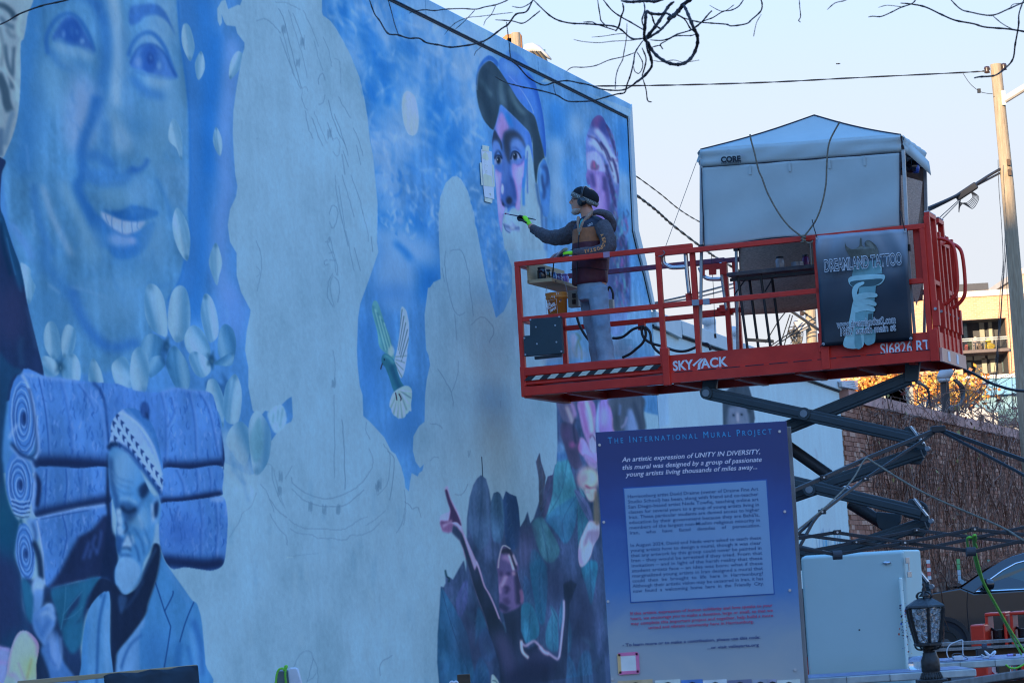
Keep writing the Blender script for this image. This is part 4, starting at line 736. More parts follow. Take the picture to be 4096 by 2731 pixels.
    F_('Q5 1240,210 1830,160 1860,460 1862,790 1350,800 1300,450',(64,78,108),3,nz=.25); S_('Q5 1600,380 1560,620 1540,790',(94,126,190),14,4,.7); F_('Q5 1570,790 1600,430 1660,420 1760,760',(104,142,212),4,.9); S_('Q5 1450,720 1520,650 1560,520',(112,132,190),9,2,.7); S_('Q5 1440,300 1420,500',(84,116,184),8,3,.7); S_('Q5 1680,250 1760,500 1820,780',(52,62,92),14,4,.8)
    F_('Q5 705,1100 715,920 745,895 800,930 870,1060 900,1140 1020,1160 1020,1340 900,1260 810,1200 770,1220 730,1180',(152,136,212),2); B_('Q5 720,1070',7,18,(176,108,190),4,.8); F_('Q5 890,900 950,830 1010,850 1010,1150 920,1150 880,1030',(136,152,210),2); S_('Q5 890,900 940,850 1000,950',(74,70,120),5,1.5,.8)
    F_('Q5 780,1210 830,1205 1010,1330 1010,1450 900,1420 830,1330',(120,118,184),2); S_('Q5 830,1215 920,1290 1000,1340',(158,128,206),8,2.5,.8)
    B_('Q3 1990,420',40,44,(196,196,208),9,.95); B_('Q3 1930,420',15,28,(168,104,156),9,.85,.3); S_('Q3 1950,500 2000,540 2080,550',(104,60,108),9,3,.9); F_('Q3 1940,570 2000,545 2080,540 2085,640 2050,700 1990,690',(170,174,202),2.5,.95); S_('Q3 1950,590 2000,580',(150,110,170),6,3,.7)
    F_('Q3 1990,960 2040,950 2120,960 2120,1130 2060,1240 2010,1400 1950,1490 1890,1522 1862,1420 1870,1240 1920,1100',(158,166,214),1.5); c.setclip('Q3 1990,960 2040,950 2120,960 2120,1130 2060,1240 2010,1400 1950,1490 1890,1522 1862,1420 1870,1240 1920,1100')
    F_('Q3 1990,1090 2050,1060 2120,1080 2110,1200 2040,1240 2000,1190',(112,122,176),4,.9); S_('Q3 1940,1260 1980,1120 2010,1080',(84,96,152),9,4,.8); S_('Q3 1870,1300 1890,1450 1930,1490',(162,122,204),10,4,.7); S_('Q3 1980,1250 1960,1400',(190,198,226),12,5,.7); c.setclip(None)
    F_('Q3 2060,620 2100,600 2130,960 2060,960',(98,104,110),3,.9); S_('Q3 2060,700 2060,950',(84,92,90),4,1.5,.7)
    return c
def paint_far():
    c=Canvas(30.3,41.1,.3,4.75,55,90,11); F_,S_,B_=c.fill,c.stroke,c.blob
    c.a[:]=np.array((116,158,204))/255.; c.a*=(1+.06*c.n1+.04*c.n3+.03*c.n2)[...,None]
    F_('K 1180,430 1400,380 1410,660 1330,700 1180,720 1180,560 1300,690 1250,580',(104,154,214),4,.7,smooth=False); F_('K 900,300 1180,380 1180,740 900,740',(70,84,114),2,.9)
    F_('K 1120,-100 1350,100 1400,400 1180,420 1000,200',(108,158,216),16,.7)
    F_('K 1885,400 1990,300 2120,320 2150,420 2176,610 2150,760 1895,760',(54,68,94),1.5,smooth=False); F_('K 1935,545 1975,505 2080,505 2115,560 2118,760 1940,760',(88,110,152),4); 
    for q in ('K 1985,582','K 2058,576'): B_(q,8,6,(66,80,116),2,.9); B_(q,3,3.5,(24,30,48),1,1)
    S_('K 2020,560 2025,640',(140,160,200),8,3,.8); S_('K 2090,420 2130,560',(40,50,70),12,3,.8)
    R=c.rng
    for k in range(26):
        p=pts('P %d,%d'%(400+R.random()*270,180+R.random()*110))[0]; S_([p,p+(R.normal()*4,40+50*R.random())],[(44,110,190),(70,110,150),(96,150,206),(58,92,150)][R.integers(4)],10+8*R.random(),1.5,.85,taper=True)
    S_('O 420,880 440,950 430,980',(96,130,170),6,2,.6); 
    return c
CANV=[paint_main(),paint_far()]
# ================================================================ shade light falling on the wall, used to turn seen paint colours into paint albedo
E_WALL=np.array((.25,.445,.84))
def lin(c): c=np.asarray(c,float); return np.where(c<=.04045,c/12.92,((c+.055)/1.055)**2.4)
def enc(c): c=np.clip(c,0,1); return np.where(c<=.0031308,c*12.92,1.055*c**(1/2.4)-.055)
def alb(r,g,b,k=1.): return tuple(np.clip(lin(np.array((r,g,b))/255.)/E_WALL*k,.004,.86))   # seen in this shade -> albedo
def canvas_image(name,c):
    k=np.array((108,156,202))/255.; r=np.clip(c.a,.02,1)/k; a=k*np.where(r<1,r**np.array((1.45,1.12,1.08)),r**np.array((.62,.9,1.)))   # deepen the blues, calm the pinks
    a=enc(np.clip(lin(np.clip(a,0,1))/E_WALL,.004,.84))
    im=bpy.data.images.new(name,c.w,c.h,alpha=False); buf=np.ones((c.h,c.w,4),np.float32); buf[...,:3]=a[::-1]
    im.pixels.foreach_set(buf.ravel()); im.update(); im.pack(); return im
def paint_mat(name,c,im):
    m=bpy.data.materials.new(name); m.use_nodes=True; t=m.node_tree; b=t.nodes['Principled BSDF']; b.inputs['Roughness'].default_value=.8; b.inputs['Specular IOR Level'].default_value=.08
    uv=nd(t,'ShaderNodeUVMap'); uv.uv_map='uv'; ti=nd(t,'ShaderNodeTexImage'); ti.image=im; ti.extension='EXTEND'; ti.interpolation='Cubic'; t.links.new(uv.outputs[0],ti.inputs[0])
    tc=nd(t,'ShaderNodeTexCoord'); n=nd(t,'ShaderNodeTexNoise'); n.inputs['Scale'].default_value=22; n.inputs['Detail'].default_value=9; n.inputs['Roughness'].default_value=.7; t.links.new(tc.outputs['Object'],n.inputs['Vector'])
    mr=nd(t,'ShaderNodeMapRange'); mr.inputs[3].default_value=.86; mr.inputs[4].default_value=1.14; t.links.new(n.outputs[0],mr.inputs[0])
    mx=nd(t,'ShaderNodeMix',data_type='RGBA',blend_type='MULTIPLY'); mx.inputs[0].default_value=1; t.links.new(ti.outputs[0],mx.inputs[6]); t.links.new(mr.outputs[0],mx.inputs[7]); t.links.new(mx.outputs[2],b.inputs['Base Color'])
    bp=nd(t,'ShaderNodeBump'); bp.inputs['Strength'].default_value=.25; bp.inputs['Distance'].default_value=.012; t.links.new(n.outputs[0],bp.inputs['Height']); t.links.new(bp.outputs[0],b.inputs['Normal'])
    return m
def add_uv(o,c,fn=None):
    me=o.data; base=root_loc(o) if not o.parent else root_loc(o); uvl=me.uv_layers.new(name='uv'); n=len(me.vertices); a=np.zeros(n*3); me.vertices.foreach_get('co',a); P=a.reshape(-1,3)+base
    s=P@ua; q=np.stack([(s-c.s0)/(c.s1-c.s0),(P[:,2]-c.z0)/(c.z1-c.z0)],1)
    li=np.zeros(len(me.loops),int); me.loops.foreach_get('vertex_index',li); uvl.data.foreach_set('uv',q[li].astype(np.float32).ravel())
C0,C1=CANV
M_MURAL=paint_mat('mural_paint',C0,canvas_image('mural_paint',C0)); M_FAR=paint_mat('pale_wall_paint',C1,canvas_image('pale_wall_paint',C1))
M_TRIM=mat('trim_metal',alb(102,144,192),.55,.0,.06,3,c2=alb(112,152,198))
M_TRIMD=mat('joint_dark',(.015,.02,.03),.8)
M_CONC=mat('concrete',(.3,.29,.28),.9,var=.2,scale=3)
M_ASPH=mat('asphalt',(.05,.05,.052),.92,var=.25,scale=14,bump=.5,bscale=90)
M_ROOF=mat('roof_membrane',(.25,.25,.25),.9)
GZ=-.25
# ---- ground to the horizon
g=MB(); g.add([(-1500,-1500,GZ),(1500,-1500,GZ),(1500,1500,GZ),(-1500,1500,GZ)],[(0,1,2,3)]); tag(g.build('ground',M_ASPH),kind='structure')
# ---- mural building
b=thing('mural_building',svz(22,-8,0),'tall stucco building painted with a huge unfinished blue mural of faces','building')
edge_in=['2508,468','2518,700','2528,925','2548,1010','2573,1100','2604,1236']; edge_out=['2517,418','2532,700','2544,919','2575,1048','2606,1200','2614,1247']
ei=[on_wall(*map(float,q.split(','))) for q in edge_in]; eo=[on_wall(*map(float,q.split(','))) for q in edge_out]
ZC=7.09; ZT=7.29; SL=9.0
ei[0]=svz(ei[0]@ua,0,ZC)
s_bot=ei[-1]@ua
outline=[svz(SL,0,0),svz(s_bot+.02,0,0)]+ei[::-1]+[svz(SL,0,ZC)]
wb=MB(); wb.prism(outline,-va*.35); wo_=wb.build('wall',M_MURAL,b); add_uv(wo_,C0)
# body of the building behind the wall
bb=MB(); bb.box(svz(19.5,-6.4,3.45),(10.4,6.0,3.45)); bb.build('body',M_CONC,b)
rb=MB(); rb.box(svz(19.5,-6.2,6.98),(10.2,5.7,.05)); rb.build('roof',M_ROOF,b)
# coping of folded metal panels, joint every few metres, dark joint line below
cs=[SL]+[on_wall(*p)@ua for p in ((1696,33),(2147,262))]+[eo[0]@ua]
cs=[SL,SL+4.6,SL+9.2]+[c for c in cs[1:]]
cs=sorted(set([round(float(c),3) for c in cs]))
for a_,c_ in zip(cs[:-1],cs[1:]):
    if c_-a_<.3: continue
    m=MB(); m.box(svz((a_+c_)/2,-.175,(ZC+ZT)/2+.008),((c_-a_)/2-.008,.195,(ZT-ZC)/2-.012)); o=m.build('coping',M_MURAL,b,bevel=.008); add_uv(o,C0)
m=MB(); m.box(svz((SL+cs[-1])/2,-.06,ZC+.004),((cs[-1]-SL)/2-.03,.068,.010)); m.build('coping_joint',M_TRIMD,b)
# corner flashing that follows the flared end of the wall
m=MB(); N=len(ei)
for i in range(N-1):
    m.prism([ei[i]+va*.001,ei[i+1]+va*.001,eo[i+1]+va*.001,eo[i]+va*.001],va*.035)
m.build('corner_flashing',M_TRIM,b)
m=MB(); m.tube([p+va*.005 for p in ei],.007,6); m.build('flashing_joint',M_TRIMD,b)
m=MB(); m.prism([p-va*.34 for p in eo]+[svz(s_bot+.02,-.34,0),svz(30.0,-.34,0),svz(30.0,-.34,7.0)],-va*11.6); m.build('end_wall',M_CONC,b)
# ---- lower wing further along the same frontage
lw=thing('lower_wing',svz(35,-6,0),'low pale blue painted wing with a sloping metal coping beyond the tall mural wall','building')
p0=on_wall(2614,1247); sE=on_wall(3349,1525)@ua; sE2=40.62
zt0=p0[2]; zt1=4.52; zb0=on_wall(2606,1303)[2]; zb1=4.33
s0_=s_bot+.03
m=MB(); m.prism([svz(s0_,0,0),svz(sE2,0,0),svz(sE2,0,zb1),svz(s0_,0,zb0)],-va*.35); o=m.build('wall',M_FAR,lw); add_uv(o,C1)
m=MB(); m.prism([svz(s0_,-.36,0),svz(sE2,-.36,0),svz(sE2,-.36,zb1-.05),svz(s0_,-.36,zb0-.05)],-va*11); m.build('body',M_CONC,lw)
def zt(s): return zt0+(zt1-zt0)*(s-s0_)/(sE2-s0_)
def zb(s): return zb0+(zb1-zb0)*(s-s0_)/(sE2-s0_)
js=[s0_]+[on_wall(x,y)@ua for x,y in ((2712,1290),(2960,1360),(3180,1425))]+[sE2]
for k,(a_,c_) in enumerate(zip(js[:-1],js[1:])):
    a2,c2=a_+.02,c_-.02; lift=.05 if k==0 else 0
    m=MB(); m.prism([svz(a2,.05,zb(a2)),svz(c2,.05,zb(c2)-lift),svz(c2,.05,zt(c2)),svz(a2,.05,zt(a2))],-va*.45); m.build('coping',M_TRIM,lw,bevel=.008)
m=MB(); m.prism([svz(s0_,.012,zb(s0_)-.03),svz(sE2,.012,zb(sE2)-.03),svz(sE2,.012,zb(sE2)+.02),svz(s0_,.012,zb(s0_)+.02)],-va*.06); m.build('coping_joint',M_TRIMD,lw)
M_PVC=mat('pvc',(.62,.62,.6),.5)
for x,y,r_ in ((2838,1292,.095),(2945,1338,.075)):
    p=on_wall(x,y,-1.2); m=MB(); path=crv([p-za*.8,p-za*.1,p+np.array([.0,-.03,.03]),p+np.array([-.06,-.12,.05])],5); m.tube(path,r_,14); m.build('roof_vent',M_PVC,lw,smooth=True)
# louvre at the end of the wing
m=MB(); LV=[on_wall(3351,1524,.06),on_wall(3418,1521,.06),on_wall(3420,1562,.06),on_wall(3356,1547,.06)]
lou=thing('louvre_vent',LV[3],'small white louvred vent box on the brick wall top at the end of the wing','vent')
m.prism(LV,-va*.3); m.build('housing',mat('white_enamel',(.6,.62,.64),.5),lou)
for k in range(5):
    t=.12+.19*k; a_=LV[0]*(1-t)+LV[3]*t; c_=LV[1]*(1-t)+LV[2]*t; q=MB(); q.bar(a_+va*.03,c_+va*.03,.05,.02); q.build('slat',MATS['white_enamel'],lou)
# ---- brick wall under a tangle of bare vines
bw=thing('brick_wall',svz(55,0,0),'long red brown brick wall with mauve coping smothered in bare vines','wall')
M_BR=mat('old_brick',(.42,.15,.08),.9,var=.3,scale=9,c2=(.52,.24,.15)); M_BR2=mat('old_brick_dark',(.30,.11,.06),.9,var=.3,scale=9); M_BR3=mat('old_brick_pale',(.6,.33,.22),.9,var=.25,scale=9)
M_MORT=mat('mortar',(.36,.33,.3),.95)
M_COPE=mat('mauve_coping',(.62,.29,.22),.75,var=.2,scale=2.5,c2=(.72,.4,.32),dirt=.4)
SB0,SB1=sE2+.02,82.; ZB0=on_wall(3465,1623)[2]; ZB=4.17
m=MB(); m.prism([svz(SB0,-.012,0),svz(SB1,-.012,0),svz(SB1,-.012,ZB),svz(SB0,-.012,ZB)],-va*.3); m.build('core',M_MORT,bw)
bme=None; nb=0; rest=MB(); bh,bl=.068,.205
for i in range(int((ZB-.3)/ .078)):
    z=ZB-.04-i*.078
    for k in range(int((66-SB0)/.217)):
        s=SB0+.11+k*.217+(.1085 if i%2 else 0)
        if s>66: continue
        near=k<8 and nb<300
        if near:
            q=MB(); q.box((0,0,0),(bl/2,.03,bh/2))
            if bme is None:
                o=MB().box(svz(s,-.008,z),(bl/2,.03,bh/2)).build('brick',M_BR,bw); bme=[o]
                for mm in (M_BR2,M_BR3):
                    c=o.data.copy(); c.materials[0]=mm; bme.append(c)
                base=np.array(svz(s,-.008,z)); proto=o
            else:
                o=proto.copy(); o.data=rnd.choice([proto.data,proto.data,bme[1],bme[2]]); col.objects.link(o); o.parent=bw; o.location=tuple(svz(s,-.008+rnd.uniform(-.004,.006),z)-base)
            nb+=1
        else:
            rest.cur=rnd.choice((0,0,1,2)); rest.box(svz(s,-.008+rnd.uniform(-.004,.006),z),(bl/2,.03,bh/2))
tag(rest.build('brickwork',[M_BR,M_BR2,M_BR3],bw),kind='stuff')
zc=on_wall(3545,1592)[2]
for k in range(14):
    a_=SB0+.3+k*3.0; m=MB(); m.prism([svz(a_+.01,.08,ZB-.01),svz(a_+2.99,.08,ZB-.01),svz(a_+2.99,.08,zc-.03),svz(a_+2.99,-.12,zc+.04),svz(a_+.01,-.12,zc+.04),svz(a_+.01,.08,zc-.03)],(0,0,0)); m=MB()
    pr=[svz(a_+.01,.08,ZB),svz(a_+.01,.08,zc-.03),svz(a_+.01,-.12,zc+.03),svz(a_+.01,-.34,zc+.03),svz(a_+.01,-.34,ZB)]
    m.prism(pr,ua*2.98); m.build('coping',M_COPE,bw)
# vines: nobody could count them
M_VINE=mat('bare_vine',(.16,.075,.045),.9,var=.5,scale=30,c2=(.36,.2,.14)); iv=MB(); rs=np.random.default_rng(4)
def strand(P,r):
    P=np.asarray(P); iv.tube(P,np.linspace(r,r*.45,len(P)),3,False)
for k in range(1250):
    s=41.6+abs(rs.normal())*1.0+rs.random()**1.3*26; z=rs.random()**.8*3.9; 
    if s<42.2 and rs.random()<.7: s+=1
    v_=.03+rs.random()*.16; L=5+int(rs.random()*9); P=[np.array([s,v_,max(z,.1)])]
    up=1 if rs.random()<.75 else -1; dirv=np.array([rs.normal()*.10,0,.16*up])
    for j in range(L):
        dirv=dirv*.8+np.array([rs.normal()*.07,rs.normal()*.02,rs.normal()*.06+.02*up]); q=P[-1]+dirv; q[1]=min(max(q[1],.02),.30); q[2]=min(max(q[2],.05),4.12+.5*(rs.random()<.02)); P.append(q)
    strand([svz(*q) for q in P],.006+.012*rs.random()**2)
for k in range(170):   # fine tangle along the coping
    s=42.3+rs.random()*24; P=[np.array([s,.1,4.05+rs.random()*.3])]; dv=np.array([rs.normal()*.12,.02,.03])
    for j in range(7): dv=dv*.75+np.array([rs.normal()*.09,rs.normal()*.03,rs.normal()*.08-.01]); P.append(P[-1]+dv)
    strand([svz(q[0],max(q[1],.09),min(q[2],4.62)) for q in P],.006)
io=iv.build('vines',M_VINE); tag(io,kind='stuff')
lv=MB(); 
for k in range(260):
    s=42.5+rs.random()*22; z=rs.random()**.6*4.5; p=svz(s,.14+rs.random()*.15,z); a=rs.random()*6.28; d1=ua*math.cos(a)*.05+za*math.sin(a)*.05; d2=np.cross(va,d1)+va*rs.normal()*.02; lv.cur=rs.integers(3); lv.add([p-d1,p+d2*.7,p+d1,p-d2*.7],[(0,1,2,3)])
tag(lv.build('vine_leaves',[mat('leaf_yellow',(.25,.2,.05),.7),mat('leaf_red',(.2,.04,.03),.7),mat('leaf_brown',(.12,.07,.04),.8)]),kind='stuff')
# painted height strips on the brick
for x,y0,y1,cc,lab,cat in ((3712,2237,2318,(.55,.12,.1),'red and white paper strip pasted on the brick wall','paper strip'),(3832,2233,2345,(.1,.4,.12),'green topped white paper strip pasted on the brick wall above the car bonnet','paper strip'),(3954,2236,2270,(.08,.3,.22),'short dull green paper strip pasted on the brick wall behind the car roof','paper strip')):
    p=on_wall(x,y0,.32); q=on_wall(x+8,y1,.32); h=p[2]-q[2]; sw=.30; t=thing('paper_strip',svz(q@ua,.32,q[2]),lab,cat); n=5
    for i in range(n):
        m=MB(); m.box(svz(p@ua,.32,p[2]-h*(i+.5)/n),(sw/2,.004,h/n/2-.004)); m.build('band',mat('strip_%s'%('col%d'%int(cc[0]*100)),cc,.7) if (i%2==1 if 'red' in lab else i<2) else mat('paper_white',(.6,.62,.62),.8),t)
# ================================================================ scissor lift
SF,SBK=24.3,25.5                       # near and far side of the platform
def fs(x,y,s=SF): return on_s(x,y,s)
M_RED=mat('lift_red',(.66,.02,.008),.42,var=.10,scale=4,c2=(.76,.035,.014),dirt=.14,bump=.06,bscale=30)
M_REDD=mat('lift_red_deep',(.55,.02,.008),.45,var=.12,scale=4,dirt=.3)
M_ARM=mat('lift_arm_grey',(.035,.05,.058),.38,var=.12,scale=5,bump=.04,bscale=40)
M_STEEL=mat('bare_steel',(.55,.56,.57),.28,metal=.9,var=.12,scale=8)
M_ZINC=mat('zinc',(.5,.52,.54),.4,metal=.7,var=.1)
M_BLK=mat('black_plastic',(.018,.018,.02),.5)
M_WHT=mat('white_decal',(.72,.73,.74),.5,var=.04)
M_CABLE=mat('black_cable',(.02,.022,.025),.5)
M_PAINTED=mat('rail_paint_smear',(.45,.04,.05),.5,var=.4,scale=7,c2=(.16,.1,.2))
L=thing('scissor_lift',svz(24.9,3.2,0),'red scissor lift raised on dark grey arms, its platform reaching to the mural','scissor lift')
z_top=4.645; z_mid=4.115; z_b=3.357; zx=4.668
def post(v,s,z0,z1,w_=.05,m=M_RED,name='post'): q=MB(); q.bar(svz(s,v,z0),svz(s,v,z1),w_,w_,ua); return q.build(name,m,L,bevel=.005)
def rail(v0,s0,v1,s1,z,name,m=M_RED,w_=.05,z1=None): q=MB(); q.bar(svz(s0,v0,z),svz(s1,v1,z if z1 is None else z1),w_,w_); return q.build(name,m,L,bevel=.005)
XL=.555; XR=2.36; ML=2.01; MR=4.60
# extension deck rails
rail(XL-.025,SF,XR,SF,zx,'top_rail'); rail(XL+.025,SF,ML+.03,SF,z_mid,'mid_rail')
rail(XL,SF+.025,XL,SBK-.025,zx,'top_rail'); rail(XL,SF+.025,XL,SBK-.025,z_mid,'mid_rail')
rail(XL-.025,SBK,2.35,SBK,zx-.015,'top_rail',M_PAINTED); rail(XL+.025,SBK,2.4,SBK,z_mid,'mid_rail')
post(XL,SF,z_b+.1,zx-.025); post(XL+.04,SBK,z_b+.1,zx-.04); post(XR-.02,SF+.05,3.5,zx-.025); post(XR+.0,SBK-.05,3.5,zx-.04)
# main deck rails
rail(ML-.025,SF-.005,MR+.03,SF-.005,z_top-.02,'top_rail'); rail(ML+.025,SF-.005,3.60,SF-.005,z_mid,'mid_rail'); rail(3.60,SF-.005,MR-.025,SF-.005,z_mid,'mid_rail')
for v_ in (ML,3.575,MR): post(v_,SF-.005,3.42,z_top-.045)
rail(2.02,SBK+.005,MR,SBK+.005,z_top,'top_rail',M_PAINTED); rail(2.02,SBK+.005,MR,SBK+.005,z_mid+.02,'mid_rail')
for v_ in (2.02,2.45,3.45,MR): post(v_,SBK+.005,3.42,z_top-.025)
for v_,s_ in ((ML,SF),(3.575,SF),(2.45,SBK)):
    q=MB(); q.box(svz(s_-.005,v_,3.62),(.036,.036,.09)); q.build('post_socket',M_RED,L,bevel=.004)
# tape and smears on rails
for x0,x1,y in ((2413,2438,1020),(2768,2796,1212),(2812,2838,1207)):
    p=fs(x0,y,SF-.03);q=fs(x1,y-2,SF-.03); v0=uvz(p)[1];v1=uvz(q)[1]; zz=z_mid if y>1100 else zx; m=MB(); m.box(svz(SF-(.005 if y>1100 else 0),(v0+v1)/2,zz),(.0275,(v1-v0)/2,.0275)); m.build('rail_tape',mat('grey_tape',(.3,.31,.34),.45) if y>1100 else mat('pink_tape',(.42,.25,.34),.6),L)
# decks and fascias
q=MB(); q.prism([svz(SF+.02,.6,3.50),svz(SF+.02,2.3,3.50),svz(SBK-.02,2.3,3.50),svz(SBK-.02,.6,3.50)],-za*.03); q.build('extension_deck',M_REDD,L)
q=MB(); q.prism([svz(SF+.02,2.0,3.47),svz(SF+.02,4.64,3.47),svz(SBK-.02,4.64,3.47),svz(SBK-.02,2.0,3.47)],-za*.04); q.build('main_deck',M_REDD,L)
for s_,nm in ((SF,'side_board'),(SBK,'side_board')):
    o_=-1 if s_==SF else 1
    pr=[(0,3.64),(.028,3.625),(.028,3.56),(0,3.545),(0,3.50),(.02,3.49),(.02,3.47),(-.0,3.462)]
    q=MB(); P=[svz(s_+o_*a,XL+.02,z) for a,z in pr]+[svz(s_-o_*.02,XL+.02,3.462),svz(s_-o_*.02,XL+.02,3.64)]; q.prism(P,va*(ML-XL-.0)); q.build(nm,M_RED,L)
    q=MB(); q.box(svz(s_,(XL+2.0)/2,3.402),(.035,(2.0-XL)/2,.045)); q.build('extension_beam',M_RED if s_==SF else M_REDD,L,bevel=.006)
    # main fascia with its stepped bottom flange
    P=[svz(s_+o_*a,2.04,z) for a,z in ((0,3.63),(.012,3.63),(.012,3.47),(.035,3.46),(.035,3.36),(-.05,3.36),(-.05,3.63))]; q=MB(); q.prism(P,va*(4.66-2.04)); q.build('main_fascia',M_RED,L)
    q=MB(); q.box(svz(s_+o_*.03,2.03,3.52),(.03,.035,.18)); q.build('fascia_bracket',M_RED,L,bevel=.006); q=MB(); q.box(svz(s_+o_*.03,3.60,3.5),(.02,.04,.14)); q.build('fascia_bracket',M_RED,L,bevel=.006); 
    q=MB(); q.box(svz(s_+o_*.02,4.635,3.5),(.025,.04,.15)); q.build('fascia_bracket',M_RED,L,bevel=.006)
for k in range(11):
    v0=2.1+k*.235; q=MB(); q.box(svz(SF-.0365,v0+.1,3.461),(.001,.09,.004)); q.build('flange_slot',M_TRIMD,L)
q=MB(); q.box(svz((SF+SBK)/2,XL-.01,3.5),((SBK-SF)/2+.03,.02,.15)); q.build('end_board',M_RED,L,bevel=.006)
q=MB(); q.box(svz((SF+SBK)/2,XL+.03,3.36),((SBK-SF)/2,.04,.02)); q.build('end_beam',M_REDD,L)
for v_ in (1.0,1.55,2.1,2.7,3.3,3.9,4.4): q=MB(); q.box(svz((SF+SBK)/2,v_,3.38),((SBK-SF)/2-.05,.03,.035)); q.build('cross_member',M_REDD,L)
# right hand end: sill, gate posts, curved handles
q=MB(); q.box(svz((SF+SBK)/2,4.69,3.41),((SBK-SF)/2+.02,.012,.065)); q.build('entry_sill',mat('worn_red_sill',(.62,.2,.13),.4,var=.3,scale=5,c2=(.7,.36,.28)),L)
for s_,w_ in ((24.62,.05),(25.05,.045)): q=MB(); q.box(svz(s_,4.704,3.41),(w_,.002,.045)); q.build('sticker',M_WHT,L)
q=MB(); q.box(svz((SF+SBK)/2,4.66,3.54),((SBK-SF)/2-.1,.012,.09)); q.build('kick_plate',M_RED,L)
for i,s_ in enumerate((24.32,24.62,24.80,25.02,25.22,25.46)):
    top=4.72 if i in (0,1,3) else 4.62; q=MB(); q.bar(svz(s_,4.66,3.36),svz(s_,4.645,top),.055,.05,ua); q.build('gate_post',M_RED,L,bevel=.005)
    q=MB(); q.box(svz(s_,4.665,3.80),(.034,.034,.12)); q.build('post_socket',M_RED,L,bevel=.004); q=MB(); q.cyl(svz(s_-.05,4.67,3.84),svz(s_+.04,4.67,3.84),.014,8); q.build('bolt',M_ZINC,L)
for a_,c_,z in ((24.32,24.62,4.735),(24.80,25.02,4.73),(24.32,24.62,4.10),(25.02,25.46,4.06),(24.8,25.22,4.52)):
    q=MB(); q.bar(svz(a_-.02,4.65,z),svz(c_+.02,4.65,z),.05,.045); q.build('gate_rail',M_RED,L,bevel=.005)
for a_,c_ in ((24.32,24.62),(24.80,25.02)): q=MB(); q.box(svz((a_+c_)/2,4.65,4.762),((c_-a_)/2+.02,.024,.003)); q.build('rail_cap',M_WHT,L)
for s_ in (24.62,25.02):
    P=crv([svz(s_,4.68,4.54),svz(s_,4.78,4.50),svz(s_,4.83,4.40),svz(s_,4.835,4.1),svz(s_,4.80,3.98),svz(s_,4.70,3.90)],5); q=MB(); q.tube(P,.018,10); q.build('gate_handle',M_RED,L,smooth=True)
q=MB(); q.box(svz(24.36,4.56,4.36),(.02,.06,.25)); q.build('gate_plate',M_RED,L,bevel=.006)
# chrome hinge tubes of the folding mid gate
def chrome(P,s,r=.021): q=MB(); q.tube(crv([fs(x,y,s) for x,y in P],6),r,12); return q.build('hinge_tube',M_STEEL,L,smooth=True)
chrome([(2652,1020),(2655,1050),(2668,1062),(2690,1070),(2742,1068)],SF+.05); chrome([(2742,1008),(2748,1090),(2757,1175)],SF+.05)
chrome([(2798,1070),(2812,1100),(2835,1115),(2885,1116)],SBK-.06); chrome([(2884,1050),(2892,1130),(2908,1243)],SBK-.06)
q=MB(); a=[(2741,1175),(2764,1173),(2766,1205),(2745,1207)]; q.prism([fs(x,y,SF+.08) for x,y in a],ua*.03); q.build('hinge_bracket',M_RED,L)
q=MB(); a=[(2806,1060),(2905,1050),(2906,1096),(2880,1098),(2879,1076),(2864,1077),(2864,1098),(2836,1100),(2835,1078),(2818,1080),(2818,1102),(2808,1102)]; q.prism([fs(x,y,SBK-.1) for x,y in a],ua*.02); q.build('latch_plate',M_RED,L)
q=MB(); q.box(fs(2893,1233,SBK-.05),(.02,.035,.035)); q.cyl(fs(2868,1235,SBK-.05),fs(2893,1233,SBK-.05),.012,8); q.build('gate_latch',M_RED,L)
# control box cover
cp=thing_part=MB(); P=[(2119,1275),(2244,1265),(2252,1413),(2097,1426),(2093,1343),(2119,1341)]; cp.prism([fs(x,y,SF-.06) for x,y in P],ua*.05); o=cp.build('control_cover',mat('cover_slate',(.028,.05,.062),.5,bump=.1,bscale=120),L,bevel=.006)
for x,y in ((2122,1279),(2237,1267),(2098,1352),(2102,1418),(2144,1308),(2221,1301),(2148,1375),(2226,1368),(2246,1405)): q=MB(); p=fs(x,y,SF-.062); q.cyl(p,p-ua*.006,.009,8); q.build('bolt',M_ZINC,o)
q=MB(); q.bar(fs(2140,1432,SF-.04),fs(2248,1421,SF-.04),.03,.03); q.build('cover_lip',M_BLK,L)
# striped hazard tape
hz=MB(); zt_,zb_=3.549,3.507; n=17; 
for k in range(n):
    v0=XL+.03+k*(ML-.05-XL-.03)/n; v1=v0+(ML-.05-XL-.03)/n; sk=.05; hz.cur=k%2
    hz.add([svz(SF-.0305+.0,v0-sk*.5,zb_),svz(SF-.0305,v1-sk*.5,zb_),svz(SF-.0305,v1+sk*.5,zt_),svz(SF-.0305,v0+sk*.5,zt_)],[(0,1,2,3)])
hz.build('hazard_tape',[M_BLK,mat('cream_tape',(.62,.62,.5),.5)],L)
# lettering on the fascia
text('lettering','SKY',fs(2692,1482,SF-.0135),va,za,.128,M_WHT,L,width=.205,bold=.004); text('lettering','ACK',fs(2806,1472,SF-.0135),va,za,.128,M_WHT,L,width=.27,bold=.004)
q=MB()
q.prism([fs(x,y,SF-.013) for x,y in ((2818,1431),(2812,1442),(2802,1456),(2801,1476),(2794,1484),(2784,1485),(2786,1479),(2791,1474),(2792,1455),(2804,1439))],-ua*.002); q.prism([fs(x,y,SF-.013) for x,y in ((2770,1459),(2800,1434),(2809,1432),(2784,1456),(2776,1466))],-ua*.002); q.build('emblem',M_WHT,L)
text('lettering','SJ6826 RT',fs(3522,1419,SF-.0135),va,za,.15,M_WHT,L,width=.47,bold=.002)
